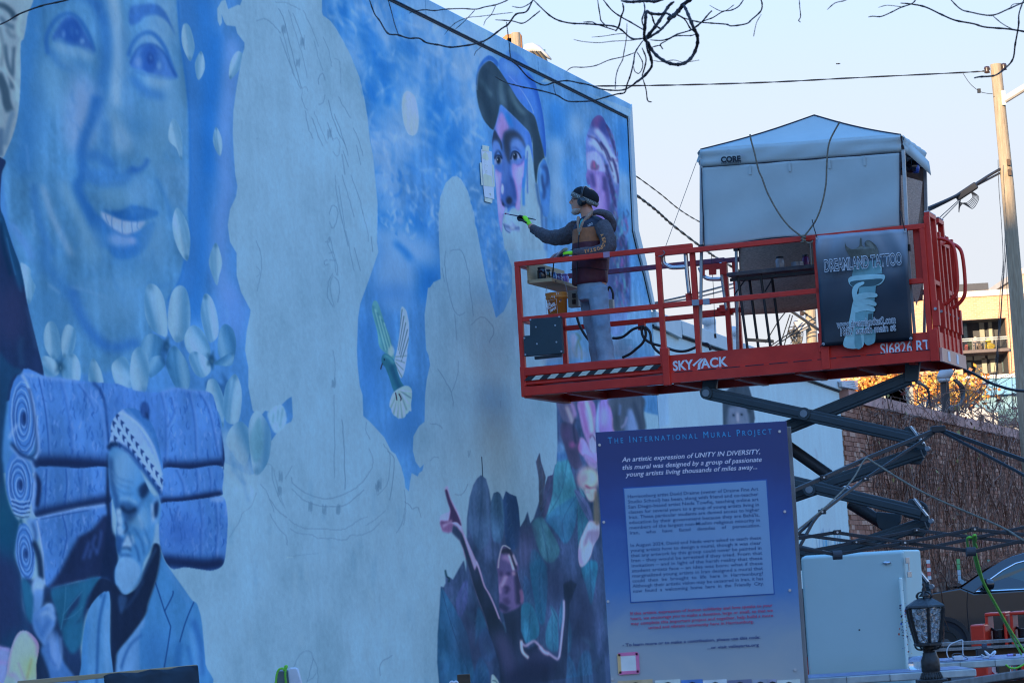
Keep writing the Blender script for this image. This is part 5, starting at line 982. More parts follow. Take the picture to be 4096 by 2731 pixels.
# scissor arms
def arm(P0,P1,s,name='scissor_arm',w_=.122,m=M_ARM,d=.07):
    q=MB(); a=fs(*P0,s); c=fs(*P1,s); q.bar(a,c,d,w_); q.bar(a,c,d+.018,w_*.56); o=q.build(name,m,L,bevel=.012); return o
JR1,JR2,JR3=(3712,1783),(3726,2072),(3728,2335)
for s_,w_ in ((24.40,1),(25.40,1)):
    arm((2826,1572),(3672,1757),s_); arm((2800,1838),(3690,2052),s_); arm((2800,2112),(3690,2318),s_)
for s_ in (24.56,25.24):
    arm((3640,1512),(2800,1850),s_,w_=.128); arm((3690,1805),(2800,2110),s_,w_=.128); arm((3705,2090),(2800,2386),s_,w_=.12)
def arm_end(p,s):      # tapered bright-edged cheek plates where two arms meet
    x,y=p; q=MB(); q.prism([fs(a,b,s) for a,b in ((x-92,y-76),(x-64,y-80),(x-14,y-12),(x-6,y+10),(x-20,y+16),(x-112,y-8))],ua*.05); q.build('arm_end',M_ARM,L,bevel=.008)
    q=MB(); q.bar(fs(x-70,y-78,s),fs(x-16,y-8,s),.06,.02); q.build('arm_edge',M_STEEL,L,bevel=.003)
    q=MB(); q.prism([fs(a,b,s+.18) for a,b in ((x-6,y+4),(x-8,y+30),(x-34,y+72),(x-120,y+66),(x-90,y+20),(x-30,y+2))],ua*.05); q.build('arm_end',M_ARM,L,bevel=.008)
    q=MB(); c=fs(x-4,y+10,s-.03); q.cyl(c,c+ua*.07,.022,14); q.build('pivot_pin',mat('dull_pin',(.22,.24,.26),.5,metal=.5),L,smooth=False)
for p in (JR1,JR2,JR3): arm_end(p,24.38); arm_end((p[0]+0,p[1]+2),25.32)
for x,y in ((3217,1654),(3239,1957),(2826,1572)):
    c=fs(x,y,24.36); q=MB(); q.cyl(c-ua*.03,c+ua*.12,.036,18); q.build('pivot_pin',MATS['dull_pin'],L); q=MB(); q.cyl(c-ua*.02,c+ua*.02,.06,18); q.build('pivot_collar',M_ARM,L)
for x,y in ((3640,1505),(2830,1565)):
    q=MB(); q.prism([fs(a,b,24.5) for a,b in ((x-20,y-60),(x+40,y-64),(x+30,y+20),(x-24,y+24))],ua*.06); q.build('arm_bracket',M_ARM,L,bevel=.008)
q=MB(); q.cyl(fs(3120,1762,24.9),fs(3316,1900,24.9),.058,16); q.build('hydraulic_cylinder',M_BLK,L,smooth=False,bevel=.004)
q=MB(); q.cyl(fs(3316,1900,24.9),fs(3420,1975,24.9),.03,12); q.build('hydraulic_rod',M_STEEL,L,smooth=False)
q=MB(); q.cyl(fs(3400,2010,24.9),fs(3560,2110,24.9),.06,16); q.build('hydraulic_cylinder',M_BLK,L,bevel=.004)
q=MB(); q.prism([fs(a,b,24.75) for a,b in ((3505,2045),(3604,2055),(3602,2085),(3580,2118),(3546,2128),(3515,2112),(3504,2080))],ua*.05); q.build('cylinder_cheek',M_ARM,L,bevel=.01)
for k in range(3): P=crv([fs(3640+k*8,2022,24.7),fs(3668,2010-k*3,24.7),fs(3696+k*3,2022,24.7),fs(3703+k*2,2050,24.7),fs(3690,2070,24.7)],6); q=MB(); q.tube(P,.016,8); q.build('hose',M_CABLE,L,smooth=True)
# chassis, wheels and outriggers
q=MB(); q.box(svz(24.9,2.75,.70),(.5,.95,.26)); q.build('chassis',M_REDD,L,bevel=.03)
q=MB(); q.box(svz(24.32,2.6,1.0),(.06,.7,.32)); q.build('engine_cover',M_ARM,L,bevel=.03)
for v_ in (2.0,3.5):
    for s_ in (24.25,25.55): q=MB(); c=svz(s_,v_,GZ+.36); q.lathe(c-ua*.13,[(.2,0),(.33,.02),(.36,.06),(.36,.20),(.33,.24),(.2,.26)],24,ax=(va,za,ua)); o=q.build('wheel',mat('rubber',(.02,.02,.02),.8),L,smooth=True); q=MB(); q.lathe(c-ua*.14,[(.05,0),(.19,.01),(.19,.28),(.05,.29)],16,ax=(va,za,ua)); q.build('rim',M_RED,o)
M_ORED=mat('outrigger_red',(.72,.04,.015),.35,var=.1,coat=.3)
def outrig(x0,x1,ytop,s,hood,sign):
    v0=uvz(on_s(x0,ytop,s))[1]; v1=uvz(on_s(x1,ytop,s))[1]; zt2=on_s(x0,ytop,s)[2]; q=MB()
    hz0=.30 if hood else 0; q.box(svz(s+.12,(v0+v1)/2,(zt2-hz0)/2+.08),(.12,(v1-v0)/2*(.86 if hood else 1),(zt2-hz0)/2-.06)); o=q.build('outrigger',M_ORED,L,bevel=.015)
    if hood:
        for v_ in (v0+.008,v1-.008): q=MB(); q.box(svz(s+.11,v_,zt2-.19),(.13,.012,.17)); q.build('hood_side',M_ORED,o,bevel=.008)
        q=MB(); q.box(svz(s+.11,(v0+v1)/2,zt2-.012),(.14,(v1-v0)/2+.004,.014)); q.build('hood_top',M_ORED,o,bevel=.01)
        q=MB(); c=svz(s+.12,(v0+v1)/2,zt2-.30); q.cyl(c,c+za*.16,.055,12); q.cyl(c+va*.05,c+va*.05+za*.2,.022,8); q.box(c+za*.02,(.08,.09,.03)); q.build('valve_block',M_BLK,o)
        for k in (-1,1): q=MB(); q.tube(crv([c+va*.08*k,c+va*.1*k+za*.1,c+va*.06*k+za*.17,c+za*.1-ua*.05],5),.012,7); q.build('hose',M_CABLE,o)
    if sign:
        p=svz(s-.004,(v0+v1)/2-.005,zt2-.43); q=MB(); q.box(p,(.003,.095,.095)); sg=q.build('warning_sticker',M_WHT,o)
        q=MB(); t=np.linspace(0,2*math.pi,25)[:-1]; RD=mat('sign_red',(.5,.02,.03),.5)
        n=24; a=[svz(s-.0085,uvz(p)[1]+math.cos(k)*.078,p[2]+math.sin(k)*.078) for k in t]; c_=[svz(s-.0085,uvz(p)[1]+math.cos(k)*.064,p[2]+math.sin(k)*.064) for k in t]; q.add(a+c_,[(i,(i+1)%n,n+(i+1)%n,n+i) for i in range(n)]); q.bar(p-ua*.0085+(-va+za)*.048,p-ua*.0085+(va-za)*.048,.002,.013,ua); q.build('prohibition_ring',RD,o)
        q=MB(); h=p-ua*.0095; q.box(h-za*.018,(.001,.022,.024)); 
        for k in range(4): q.bar(h+va*(-.016+k*.011)-za*.0,h+va*(-.02+k*.0135)+za*(.036+(.006 if k in(1,2) else 0)),.002,.0075,ua)
        q.bar(h+va*.018-za*.03,h+va*.042-za*.0,.002,.008,ua); q.build('hand_symbol',M_BLK,o)
outrig(3879,3938,2508,21.0,False,False); outrig(3941,4022,2451,21.2,True,True); outrig(4040,4125,2446,21.2,True,False)
# cables and hoses clipped to the platform
def cable(name,pts_,s,r,m,par): q=MB(); q.tube(crv([fs(x,y,s) for x,y in pts_],6),r,8); return q.build(name,m,par,smooth=True)
for P in ([(2576,1305),(2560,1308),(2530,1318),(2495,1345),(2470,1352),(2450,1352)],[(2578,1306),(2583,1340),(2570,1372),(2545,1395),(2520,1415),(2490,1430)],[(2566,1308),(2572,1345),(2600,1370),(2650,1385),(2700,1402),(2740,1404),(2780,1390),(2800,1378),(2830,1376),(2843,1400)],[(2580,1306),(2600,1330),(2605,1365),(2620,1395),(2650,1420)],[(2303,1250),(2318,1300),(2340,1340),(2362,1366),(2385,1385)]): cable('hose',P,SBK-.1,.014,M_CABLE,L)
q=MB(); q.box(fs(2568,1300,SBK-.06),(.03,.035,.05)); q.build('hose_clamp',M_RED,L)
cable('trailing_cable',[(3862,1482),(3885,1490),(3920,1508),(3960,1530),(4010,1548),(4060,1560),(4140,1566)],25.4,.014,M_CABLE,L)
q=MB(); q.box(fs(2298,1196,24.95),(.05,.055,.085)); o=q.build('outlet_box',mat('beige_box',(.3,.29,.25),.6),L,bevel=.006)
for y in (1182,1207): q=MB(); q.box(fs(2296,y,24.89),(.008,.018,.022)); q.build('socket',M_BLK,o)
# ================================================================ canopy tent standing on the lift platform
TF,TB=SF+.07,SBK-.06
M_TENT=mat('tent_grey',(.43,.48,.46),.85,var=.06,scale=2.2,bump=.12,bscale=14)
M_TENTD=mat('tent_lining',(.46,.32,.24),.9,var=.28,scale=40,stretch=(1,1,3),bump=.2,bscale=60)
M_PIPE=mat('tent_binding',(.02,.02,.035),.7); M_LEG=mat('tent_leg',(.42,.43,.42),.4,metal=.4)
T=thing('canopy_tent',svz((TF+TB)/2,3.5,3.5),'grey pop up canopy tent with hanging side cloth standing on the lift platform','canopy')
FL=fs(2802,600,TF);FR=fs(3603,541,TF); zc_=5.545
vL=uvz(FL)[1];vR=uvz(FR)[1]; zL=FL[2];zR=FR[2]; AP=fs(3257,463,(TF+TB)/2)
BLc=svz(TB,vL,zL);BRc=svz(TB,vR,zR)
# roof: four concave panels
def roofpanel(A,B,name):
    n=10;G=[]
    for i in range(n+1):
        t=i/n; row=[]
        for k in range(n+1):
            e=A+(B-A)*k/n; p=e+(AP-e)*t; c=min(k,n-k)/n*2
            p=p-za*(.035*math.sin(math.pi*t)*(.55+.45*c)); row.append(p)
        G.append(row)
    q=MB(); q.grid(G); return q.build(name,M_TENT,T,smooth=True,solid=.004)
roofpanel(FL,FR,'roof_panel');roofpanel(FR,BRc,'roof_panel');roofpanel(BRc,BLc,'roof_panel');roofpanel(BLc,FL,'roof_panel')
for A in (FL,FR,BRc,BLc):
    P=[A+(AP-A)*t-za*(.035*math.sin(math.pi*t)*.55-.004) for t in np.linspace(0,1,10)]; q=MB(); q.tube(P,.009,6); q.build('seam_piping',M_PIPE,T)
def val(A,B,h0,h1,out,name,wav=.006,ph=0):
    n=40;G=[]
    for j in range(7):
        row=[]
        for k in range(n+1):
            t=k/n; e=A+(B-A)*t; h=h0+(h1-h0)*t; fold=wav*math.sin(j*1.7+ph)*(1.5*abs(t-.5)*2)**2+.004*math.sin(t*26+j)
            row.append(e-za*(h*j/6)+out*(.012+fold+.012*math.sin(math.pi*j/6)))
        G.append(row)
    q=MB(); q.grid(G); o=q.build(name,M_TENT,T,smooth=True,solid=.003)
    q=MB(); q.tube([np.array(p) for p in G[-1]],.006,6); q.build('valance_binding',M_PIPE,T); return o
val(FL,FR,.175,.165,-ua,'valance'); val(BLc,BRc,.175,.165,ua,'valance'); val(FL,BLc,.17,.17,-va,'valance')
val(FR,BRc,.17,.17,va,'valance')
q=MB(); q.grid([[fs(2802,602,TF),fs(2800,640,TF)],[fs(2786,646,TF+.05),fs(2793,652,TF+.02)]]); q.build('corner_flap',M_TENT,T,solid=.003)
# side cloth hanging on the near side
def cloth(Pts,name,s,m,nx=30,ny=24,amp=.012,seed=1):
    """four traced corners tl,tr,br,bl -> softly billowed cloth"""
    rs=np.random.default_rng(seed); ph=rs.random(6)*6.28; tl,tr,br,bl=[fs(x,y,s) for x,y in Pts]; G=[]
    for j in range(ny+1):
        b_=j/ny; row=[]
        for k in range(nx+1):
            a_=k/nx; p=(tl*(1-a_)+tr*a_)*(1-b_)+(bl*(1-a_)+br*a_)*b_
            h=math.sin(a_*7+ph[0]+b_*2)*.5+math.sin(a_*15+ph[1]-b_*3)*.25+math.sin((a_+b_)*9+ph[2])*.35
            p=p-ua*amp*h*(b_**.7)*1.6-ua*.05*math.sin(math.pi*a_)*b_*.5+za*(.012*math.sin(a_*11+ph[3])+.01*math.sin(a_*5+ph[4]))*b_**3
            row.append(p)
        G.append(row)
    q=MB(); q.grid(G); return q.build(name,m,T,smooth=True,solid=.003),G
o,G=cloth([(2806,672),(3600,612),(3601,908),(2818,988)],'side_cloth',TF-.012,M_TENT,40,30,.016,3)
q=MB(); q.tube([p-ua*.002 for p in G[-1]],.006,6); q.build('cloth_binding',M_PIPE,T); q=MB(); q.tube([r[0] for r in G],.006,6); q.build('cloth_binding',M_PIPE,T); q=MB(); q.tube([r[-1] for r in G],.007,6); q.build('cloth_binding',M_PIPE,T)
for k in (10,18,26,33): # tab loops
    p=G[1][k]; q=MB(); q.box(p-ua*.012-za*.03,(.002,.012,.045)); q.build('tab',M_TENT,T)
# darker inner cloths on the far side and the open right side
cloth([(2942,700),(3700,640),(3692,1200),(2966,1268)],'back_cloth',TB+.02,M_TENTD,26,20,.014,5)
q=MB(); PR=[(3601,700),(3640,712),(3690,726),(3680,830),(3668,925),(3650,968),(3662,1010),(3688,1135),(3678,1180),(3666,1222),(3650,1168),(3640,1100),(3632,960),(3612,880)]
q.prism([fs(x,y,TF+.25+.3*((x-3601)/90.)) for x,y in PR],ua*.006); q.build('torn_cloth',M_TENTD,T)
# awning lip on the right
q=MB(); q.grid([[fs(3608,548,TF+.02),fs(3650,583,TF+.4),fs(3700,630,TF+.8),fs(3716,648,TB)],[fs(3618,606,TF+.05),fs(3668,650,TF+.4),fs(3712,690,TF+.8),fs(3724,702,TB)]]); q.build('awning',M_TENT,T,smooth=True,solid=.003)
for P,s_ in (([(2806,600),(2806,1000),(2801,1402)],TF),([(3613,600),(3632,1000),(3660,1350)],TF),([(2941,640),(2945,1000),(2951,1405)],TB),([(3700,650),(3706,900),(3697,1345)],TB)):
    q=MB(); a=[fs(x,y,s_) for x,y in P]; q.bar(a[0],a[1],.03,.03,ua); q.bar(a[1],a[2],.026,.026,ua); o=q.build('leg',M_LEG,T); q=MB(); q.box(a[1]+za*.02,(.024,.024,.03)); q.build('leg_clamp',M_BLK,o)
for a_,c_ in (((2812,640),(3600,590)),((2812,690),(3600,560))): q=MB(); q.bar(fs(*a_,TF+.06),fs(*c_,TF+.06),.018,.012); q.build('frame_bar',M_LEG,T)
# maker's mark on the valance
M_INK=mat('black_ink',(.012,.014,.02),.7); M_INKW=mat('grey_ink',(.42,.45,.48),.7)
tx=va*.9975+za*-.0; base=fs(2884,650,TF-.05); dx=(fs(2964,645,TF-.05)-base); wdt=np.linalg.norm(dx)
text('lettering','CORE',base,dx/wdt,za,.075,M_INK,T,width=wdt,bold=.004); text('lettering','EQUIPMENT',fs(2885,657,TF-.05),dx/wdt,za,.022,M_INK,T,width=wdt,bold=.0)
q=MB()
mp=[(2860,623),(2885,610),(2905,604),(2916,598),(2928,603),(2945,606),(2962,612),(2975,622)]
for a_,c_ in zip(mp[:-1],mp[1:]): q.bar(fs(*a_,TF-.052),fs(*c_,TF-.052),.001,.005,ua)
for a_,c_ in (((2916,598),(2912,608)),((2916,598),(2922,607)),((2905,604),(2900,612)),((2945,606),(2948,614)),((2885,610),(2880,617)),((2962,612),(2960,618))): q.bar(fs(*a_,TF-.052),fs(*c_,TF-.052),.001,.006,ua)
for k in range(5): q.add([fs(2960+k*4,624-k%2*2,TF-.052),fs(2964+k*4,624-k%2*2,TF-.052),fs(2962+k*4,614+k%3,TF-.052)],[(0,1,2)])
q.build('mountain_mark',M_INKW,T)
# lantern hanging in the tent
ln=thing('hanging_lamp',fs(3655,690,TF+.5),'dark glass lamp hanging under the right hand awning of the tent','lamp')
q=MB(); q.lathe(fs(3648,668,TF+.5),[(.0,-.06),(.05,-.05),(.065,0),(.05,.05),(.02,.07)],14); q.build('globe',mat('dark_glass',(.01,.012,.03),.15),ln,smooth=True); q=MB(); q.lathe(fs(3662,672,TF+.5),[(.03,-.05),(.04,0),(.03,.05)],12); q.build('cap',mat('blue_plastic',(.03,.08,.35),.4),ln,smooth=True)
# speckled rope thrown over the tent and knotted to the rail
M_ROPE=mat('speckled_rope',(.5,.42,.30),.9,var=.5,scale=45,c2=(.12,.10,.08))
ro=thing('tie_rope',fs(3213,950,SF-.1),'speckled rope thrown over the tent top and knotted to the red top rail','rope')
def rope(P,s,r=.0085,par=ro,m=M_ROPE,nm='strand'):
    P=crv([fs(x,y,s) for x,y in P],8); q=MB(); q.tube(P,r,6); return q.build(nm,m,par,smooth=True)
rope([(3000,538),(3004,560),(3018,612),(3034,680),(3048,712),(3072,776),(3117,856),(3161,910),(3212,950)],SF-.09); rope([(3362,488),(3352,500),(3318,568),(3308,640),(3305,720),(3300,760),(3291,803),(3277,850),(3255,895),(3213,950)],SF-.09)
q=MB(); 
for k in range(5): q.lathe(fs(3211+k%2*5,944+k*6,SF-.09),[(.0,-.012),(.018,-.008),(.022,0),(.018,.008),(0,.012)],8)
q.build('knot',M_ROPE,ro,smooth=True); rope([(3214,962),(3232,972),(3246,970),(3252,962)],SF-.08); rope([(3240,970),(3243,1000),(3246,1060)],SF-.08,.006)
gl=thing('guy_line',fs(2655,1004,SF-.02),'thin guy line from the left tent corner down to the red rail','line'); q=MB(); q.tube([fs(2786,648,TF),fs(2655,1006,SF-.02)],.003,5); q.build('cord',mat('cord_grey',(.2,.2,.2),.7),gl)
q=MB(); q.tube([fs(2652,1002,SF-.035),fs(2660,1012,SF-.035),fs(2650,1022,SF-.035),fs(2634,1026,SF-.035)],.005,5); q.build('knot',MATS['cord_grey'],gl)
g2=thing('pendant_cord',fs(2858,1340,TB),'thin dark cord with a toggle hanging inside the platform rails','cord'); q=MB(); q.tube([fs(2845,1010,TB),fs(2855,1180,TB),fs(2860,1335,TB)],.003,5); q.build('line',M_CABLE,g2); q=MB(); q.cyl(fs(2860,1335,TB),fs(2862,1352,TB),.012,8); q.build('toggle',M_BLK,g2)
# ================================================================ printed banner tied to the near rails
BS=SF-.055
B=thing('shop_banner',fs(3430,1400,BS),'dark blue vinyl banner with a torch and white lettering tied to the red rails','banner')
btl,btr,bbr,bbl=(3264,945),(3626,914),(3652,1362),(3289,1386)
def bp(a,b,off=0.):     # point on the banner, a across, b down
    t=[fs(x,y,BS) for x,y in (btl,btr,bbr,bbl)]; p=(t[0]*(1-a)+t[1]*a)*(1-b)+(t[3]*(1-a)+t[2]*a)*b
    e=.02*math.exp(-((a-.0)**2+b**2)*9)*math.sin(a*22+b*10)+.018*math.exp(-((a-1)**2+b**2)*8)*math.sin(a*25-b*14)+.012*math.sin(a*5+b*7)+.008*math.sin(b*13+a*3)
    return p-ua*(e+.01+off)
M_BAN=bpy.data.materials.new('banner_print'); M_BAN.use_nodes=True; t_=M_BAN.node_tree; bs=t_.nodes['Principled BSDF']; bs.inputs['Roughness'].default_value=.38
uvn=nd(t_,'ShaderNodeUVMap'); uvn.uv_map='uv'; sx=nd(t_,'ShaderNodeSeparateXYZ'); t_.links.new(uvn.outputs[0],sx.inputs[0]); cr=nd(t_,'ShaderNodeValToRGB'); e=cr.color_ramp.elements
nz=nd(t_,'ShaderNodeTexNoise'); nz.inputs['Scale'].default_value=3; t_.links.new(uvn.outputs[0],nz.inputs[0]); ad=nd(t_,'ShaderNodeMath',operation='MULTIPLY_ADD'); ad.inputs[1].default_value=.12; t_.links.new(nz.outputs[0],ad.inputs[0]); t_.links.new(sx.outputs[1],ad.inputs[2])
e[0].position=.1; e[0].color=(.006,.008,.014,1); e[1].position=1.02; e[1].color=(.30,.34,.38,1); k_=cr.color_ramp.elements.new(.62); k_.color=(.035,.05,.07,1); k_=cr.color_ramp.elements.new(.86); k_.color=(.15,.18,.21,1)
t_.links.new(ad.outputs[0],cr.inputs[0]); t_.links.new(cr.outputs[0],bs.inputs['Base Color'])
N=26; q=MB(); q.grid([[bp(k/N,j/N) for k in range(N+1)] for j in range(N+1)]); o=q.build('sheet',M_BAN,B,smooth=True,solid=.002)
uvl=o.data.uv_layers.new(name='uv')
for lp in o.data.loops: i=lp.vertex_index; uvl.data[lp.index].uv=((i%(N+1))/N,1-(i//(N+1))/N)
SH=o
for x,y,c_ in ((.02,.02,0),(.98,.02,0),(.98,.98,0),(.02,.98,0)): q=MB(); p=bp(x,y,.004); q.cyl(p,p-ua*.004,.014,10); q.build('eyelet',M_ZINC,B)
for x,y,dx_,dy in ((.02,.02,-14,-74),(.98,.02,-10,-80),(.98,.98,4,46),(.02,.98,-12,10)):
    p=bp(x,y,.006); cx,cy=[(btl[0]+6),(btr[0]-6),(bbr[0]-6),(bbl[0]+6)][((0,1,2,3)[[(.02,.02),(.98,.02),(.98,.98),(.02,.98)].index((x,y))])],0
    q=MB(); q.tube(crv([p,p+va*dx_*.0012-ua*.02-za*dy*.0012,p+va*dx_*.0024-ua*.01-za*dy*.0024],4),.0045,6); q.build('zip_tie',M_BLK,B)
# printed picture: a plain hand holding up a torch (flat print, millimetres proud of the sheet)
def ink(P,m,off,name='print',smooth=True,parent=B):
    """flat print traced in banner pixels (N crop), following the sheet"""
    q=np.array([(3072+x*.4464,700+min(y,1535)*.4464) for x,y in P]); 
    if smooth: q=spline(q,True,4)
    A=np.array(btl,float);a=np.array(btr,float)-A;b_=np.array(bbl,float)-A
    uvp=np.linalg.solve(np.array([a,b_]).T,(q-A).T).T; from mathutils.geometry import tessellate_polygon as tp_
    V=[bp(x,y,off+.004) for x,y in uvp]; Fc=[tuple(t) for t in tp_([[Vector((x,y,0)) for x,y in uvp]])]
    mb=MB(); mb.add(V,Fc); return mb.build(name,m,parent,smooth=True)
V1=mat('print_verdigris',(.18,.36,.36),.5,var=.2,scale=9); V2=mat('print_verdigris_pale',(.36,.56,.54),.5,var=.15,scale=9); V3=mat('print_verdigris_dark',(.035,.085,.09),.5); V4=mat('print_bronze',(.13,.135,.11),.5,var=.35,scale=12); V5=mat('print_bronze_pale',(.24,.24,.2),.5,var=.3,scale=12)
ink([(700,600),(712,640),(760,665),(820,640),(830,575),(845,570),(848,630),(880,650),(870,610),(905,585),(960,620),(990,670),(985,720),(960,740),(780,745),(735,720),(705,670)],V4,.003,'flame'); ink([(880,610),(905,590),(955,640),(960,710),(930,730),(925,660)],V5,.005,'flame'); ink([(780,680),(850,640),(870,700),(830,730)],V5,.005,'flame')
ink([(775,780),(1015,760),(1030,880),(755,905)],V1,.004,'torch_bowl',False)
for k in range(6): x=775+k*43; ink([(x,835),(x+18,805),(x+36,832),(x+30,862),(x+8,866)],V2,.006,'torch_pattern')
ink([(722,940),(760,905),(900,890),(1040,890),(1052,930),(1000,985),(870,1000),(760,1000)],V2,.006,'torch_collar'); ink([(745,955),(900,935),(1035,930),(980,985),(870,1000),(770,1000)],V3,.008,'torch_collar')
ink([(820,1000),(975,990),(970,1050),(950,1240),(930,1380),(880,1400),(870,1250),(820,1060)],V1,.008,'torch_handle',False); ink([(858,1395),(960,1380),(965,1480),(930,1510),(890,1515),(860,1470)],V1,.008,'torch_handle'); ink([(905,1240),(945,1235),(925,1390),(900,1395)],V3,.0095,'torch_handle',False)
ink([(690,1560),(715,1400),(745,1250),(770,1130),(800,1090),(870,1080),(890,1160),(880,1250),(865,1380),(855,1560)],V2,.0105,'forearm'); ink([(800,1180),(880,1200),(870,1300),(840,1400),(850,1560),(790,1560),(790,1350)],V1,.012,'forearm')
for P in ([(760,1040),(790,980),(860,955),(868,975),(820,1010),(800,1080),(775,1120)],[(770,1100),(800,1070),(900,1050),(980,1060),(982,1090),(900,1100),(790,1130)],[(775,1140),(810,1120),(900,1110),(975,1140),(970,1170),(900,1160),(800,1170)],[(780,1190),(830,1165),(910,1165),(965,1190),(955,1220),(880,1210),(790,1230)]): ink(P,V2,.014,'finger')
def btext(s,p,q,size,m,off,**k):
    A=fs(3072+p[0]*.4464,700+p[1]*.4464,BS-off-.045); C=fs(3072+q[0]*.4464,700+q[1]*.4464,BS-off-.045); d=C-A; w_=np.linalg.norm(d); return text('lettering',s,A,d/w_,za,size,m,B,**({'width':w_}|k))
WH=mat('print_white',(.72,.74,.76),.5,var=.03); BKI=mat('print_black',(.008,.009,.012),.5,var=.03); GRY=mat('print_steel',(.02,.03,.045),.5,var=.03)
for s_,p_,q_2,sz,mm,bo_ in (('DREAMLAND TATTOO',(505,866),(1195,800),.158,GRY,.007),('www.dreamlandtat2.com',(620,1372),(1142,1325),.098,BKI,.0045),('1887 south main st',(640,1440),(1130,1392),.095,BKI,.0045)):
    btext(s_,p_,q_2,sz,mm,.006,bold=-.001); btext(s_,p_,q_2,sz,WH,.003,bold=bo_,sx=TEXT_SX[0])
# ================================================================ things on the platform
M_PINE=mat('pine_board',(.42,.29,.15),.7,var=.2,scale=3,stretch=(1,1,9),c2=(.5,.36,.2))
sh=thing('paint_shelf',svz(24.9,.70,4.25),'raw pine shelf with a back board fixed to the end rails of the lift','shelf')
ZS=uvz(fs(2119,1127,24.36))[2]
q=MB(); q.box(svz(24.9,.76,ZS),(.55,.13,.018)); q.build('shelf_board',M_PINE,sh,bevel=.003); q=MB(); q.box(svz(24.9,.645,ZS+.10),(.55,.012,.115)); q.build('back_board',M_PINE,sh,bevel=.003)
def jar(x,y,s,h,r,glass,lid,label,group='paint jars on the pine shelf',v=None,z=None):
    p=fs(x,y,s); p=svz(s,uvz(p)[1] if v is None else v,ZS+.02 if z is None else z); t=thing('paint_jar',p,label,'jar',group); q=MB(); q.lathe(p,[(r*.9,0),(r,.01),(r,h*.72),(r*.8,h*.82),(r*.78,h*.9)],16); q.build('jar',glass,t,smooth=True); q=MB(); q.lathe(p+za*h*.86,[(r*.84,0),(r*.86,.005),(r*.86,h*.14),(r*.8,h*.15)],16); q.build('lid',lid,t,smooth=True); return t
G=lambda n,c: mat('jar_'+n,c,.18,coat=.5,var=.25,scale=20)
jar(2183,1118,24.46,.125,.046,G('black',(.006,.01,.02)),M_BLK,'near black paint jar, leftmost and biggest on the pine shelf',v=.75)
jar(2212,1115,24.62,.115,.042,G('olive',(.03,.035,.015)),M_BLK,'dark olive paint jar beside the black one on the pine shelf',v=.75)
jar(2232,1118,24.8,.105,.038,G('blue',(.03,.12,.3)),G('bluelid',(.05,.12,.25)),'blue paint jar in the middle of the pine shelf row',v=.75)
jar(2250,1120,24.95,.105,.038,G('plum',(.12,.04,.16)),G('plumlid',(.1,.05,.14)),'plum paint jar between the blue and the violet jars',v=.76)
jar(2268,1128,25.1,.115,.045,G('violet',(.27,.15,.42)),G('violetlid',(.22,.13,.36)),'pale violet paint jar, last on the pine shelf',v=.77)
# bucket hung under the shelf
bk=thing('paint_bucket',fs(2232,1270,24.66),'orange plastic paint bucket with white print hanging under the pine shelf','bucket')
c_=np.array(bk.location); rT=.112; hB=uvz(fs(2232,1172,24.66))[2]-c_[2]
M_OR=mat('bucket_orange',(.62,.22,.03),.45,var=.12,scale=8,dirt=.25)
q=MB(); q.lathe(c_,[(.094,0),(rT-.012,hB*.74),(rT,hB*.76),(rT,hB*.84),(rT-.004,hB*.86),(rT+.002,hB*.93),(rT+.002,hB),(rT-.012,hB),(rT-.02,hB*.1)],26); q.build('pail',M_OR,bk,smooth=True)
q=MB(); q.tube(crv([c_+za*hB*.9-va*(rT+.004),c_+za*(hB+.10)-va*.09,c_+za*(hB+.17),c_+za*(hB+.10)+va*.09,c_+za*hB*.9+va*(rT+.004)],6),.003,6); q.build('wire_handle',M_ZINC,bk)
q=MB(); rs=np.random.default_rng(2)
for k in range(11):
    a=-2.6+rs.random()*2.2; z=hB*(.5+.5*rs.random()); r_=rT+.0035; w_=.002+rs.random()*.005; p=lambda da,dz: c_+ (va*math.cos(a+da)+ua*math.sin(a+da))*r_+za*(z+dz); q.cur=rs.integers(2); q.add([p(-w_*8,-.004),p(w_*6,-.01*rs.random()-.004),p(w_*8,.01),p(-w_*5,.012)],[(0,1,2,3)])
q.build('paint_splash',[WH,mat('splash_navy',(.02,.03,.09),.5)],bk)
# printed shop mark: words set aslant in a frame
cx=c_-ua*(rT*.93)-va*.022+za*hB*.36; ax1=(va*.92+za*.39); ax2=(za*.92-va*.39); 
ax1/=np.linalg.norm(ax1);ax2=np.cross(ax1,-ua)*-1; ax2=ax2 if ax2[2]>0 else -ax2
for s_,o_,sz,w_ in (('THE',-.028*ax1+.040*ax2,.028,.04),('HOME',-.052*ax1+.004*ax2,.048,.105),('DEPOT',-.03*ax1-.030*ax2,.03,.075)): text('lettering',s_,cx+o_-ua*.012,ax1,ax2,sz,WH,bk,width=w_,bold=.002)
fr=MB()
fr_p=[cx-va*.062+za*.075,cx+va*.055+za*.085,cx+va*.062-za*.075,cx-va*.055-za*.085]
for i in range(4): fr.bar(fr_p[i]-ua*.011,fr_p[(i+1)%4]-ua*.011,.002,.004,ua)
fr.build('printed_frame',WH,bk)
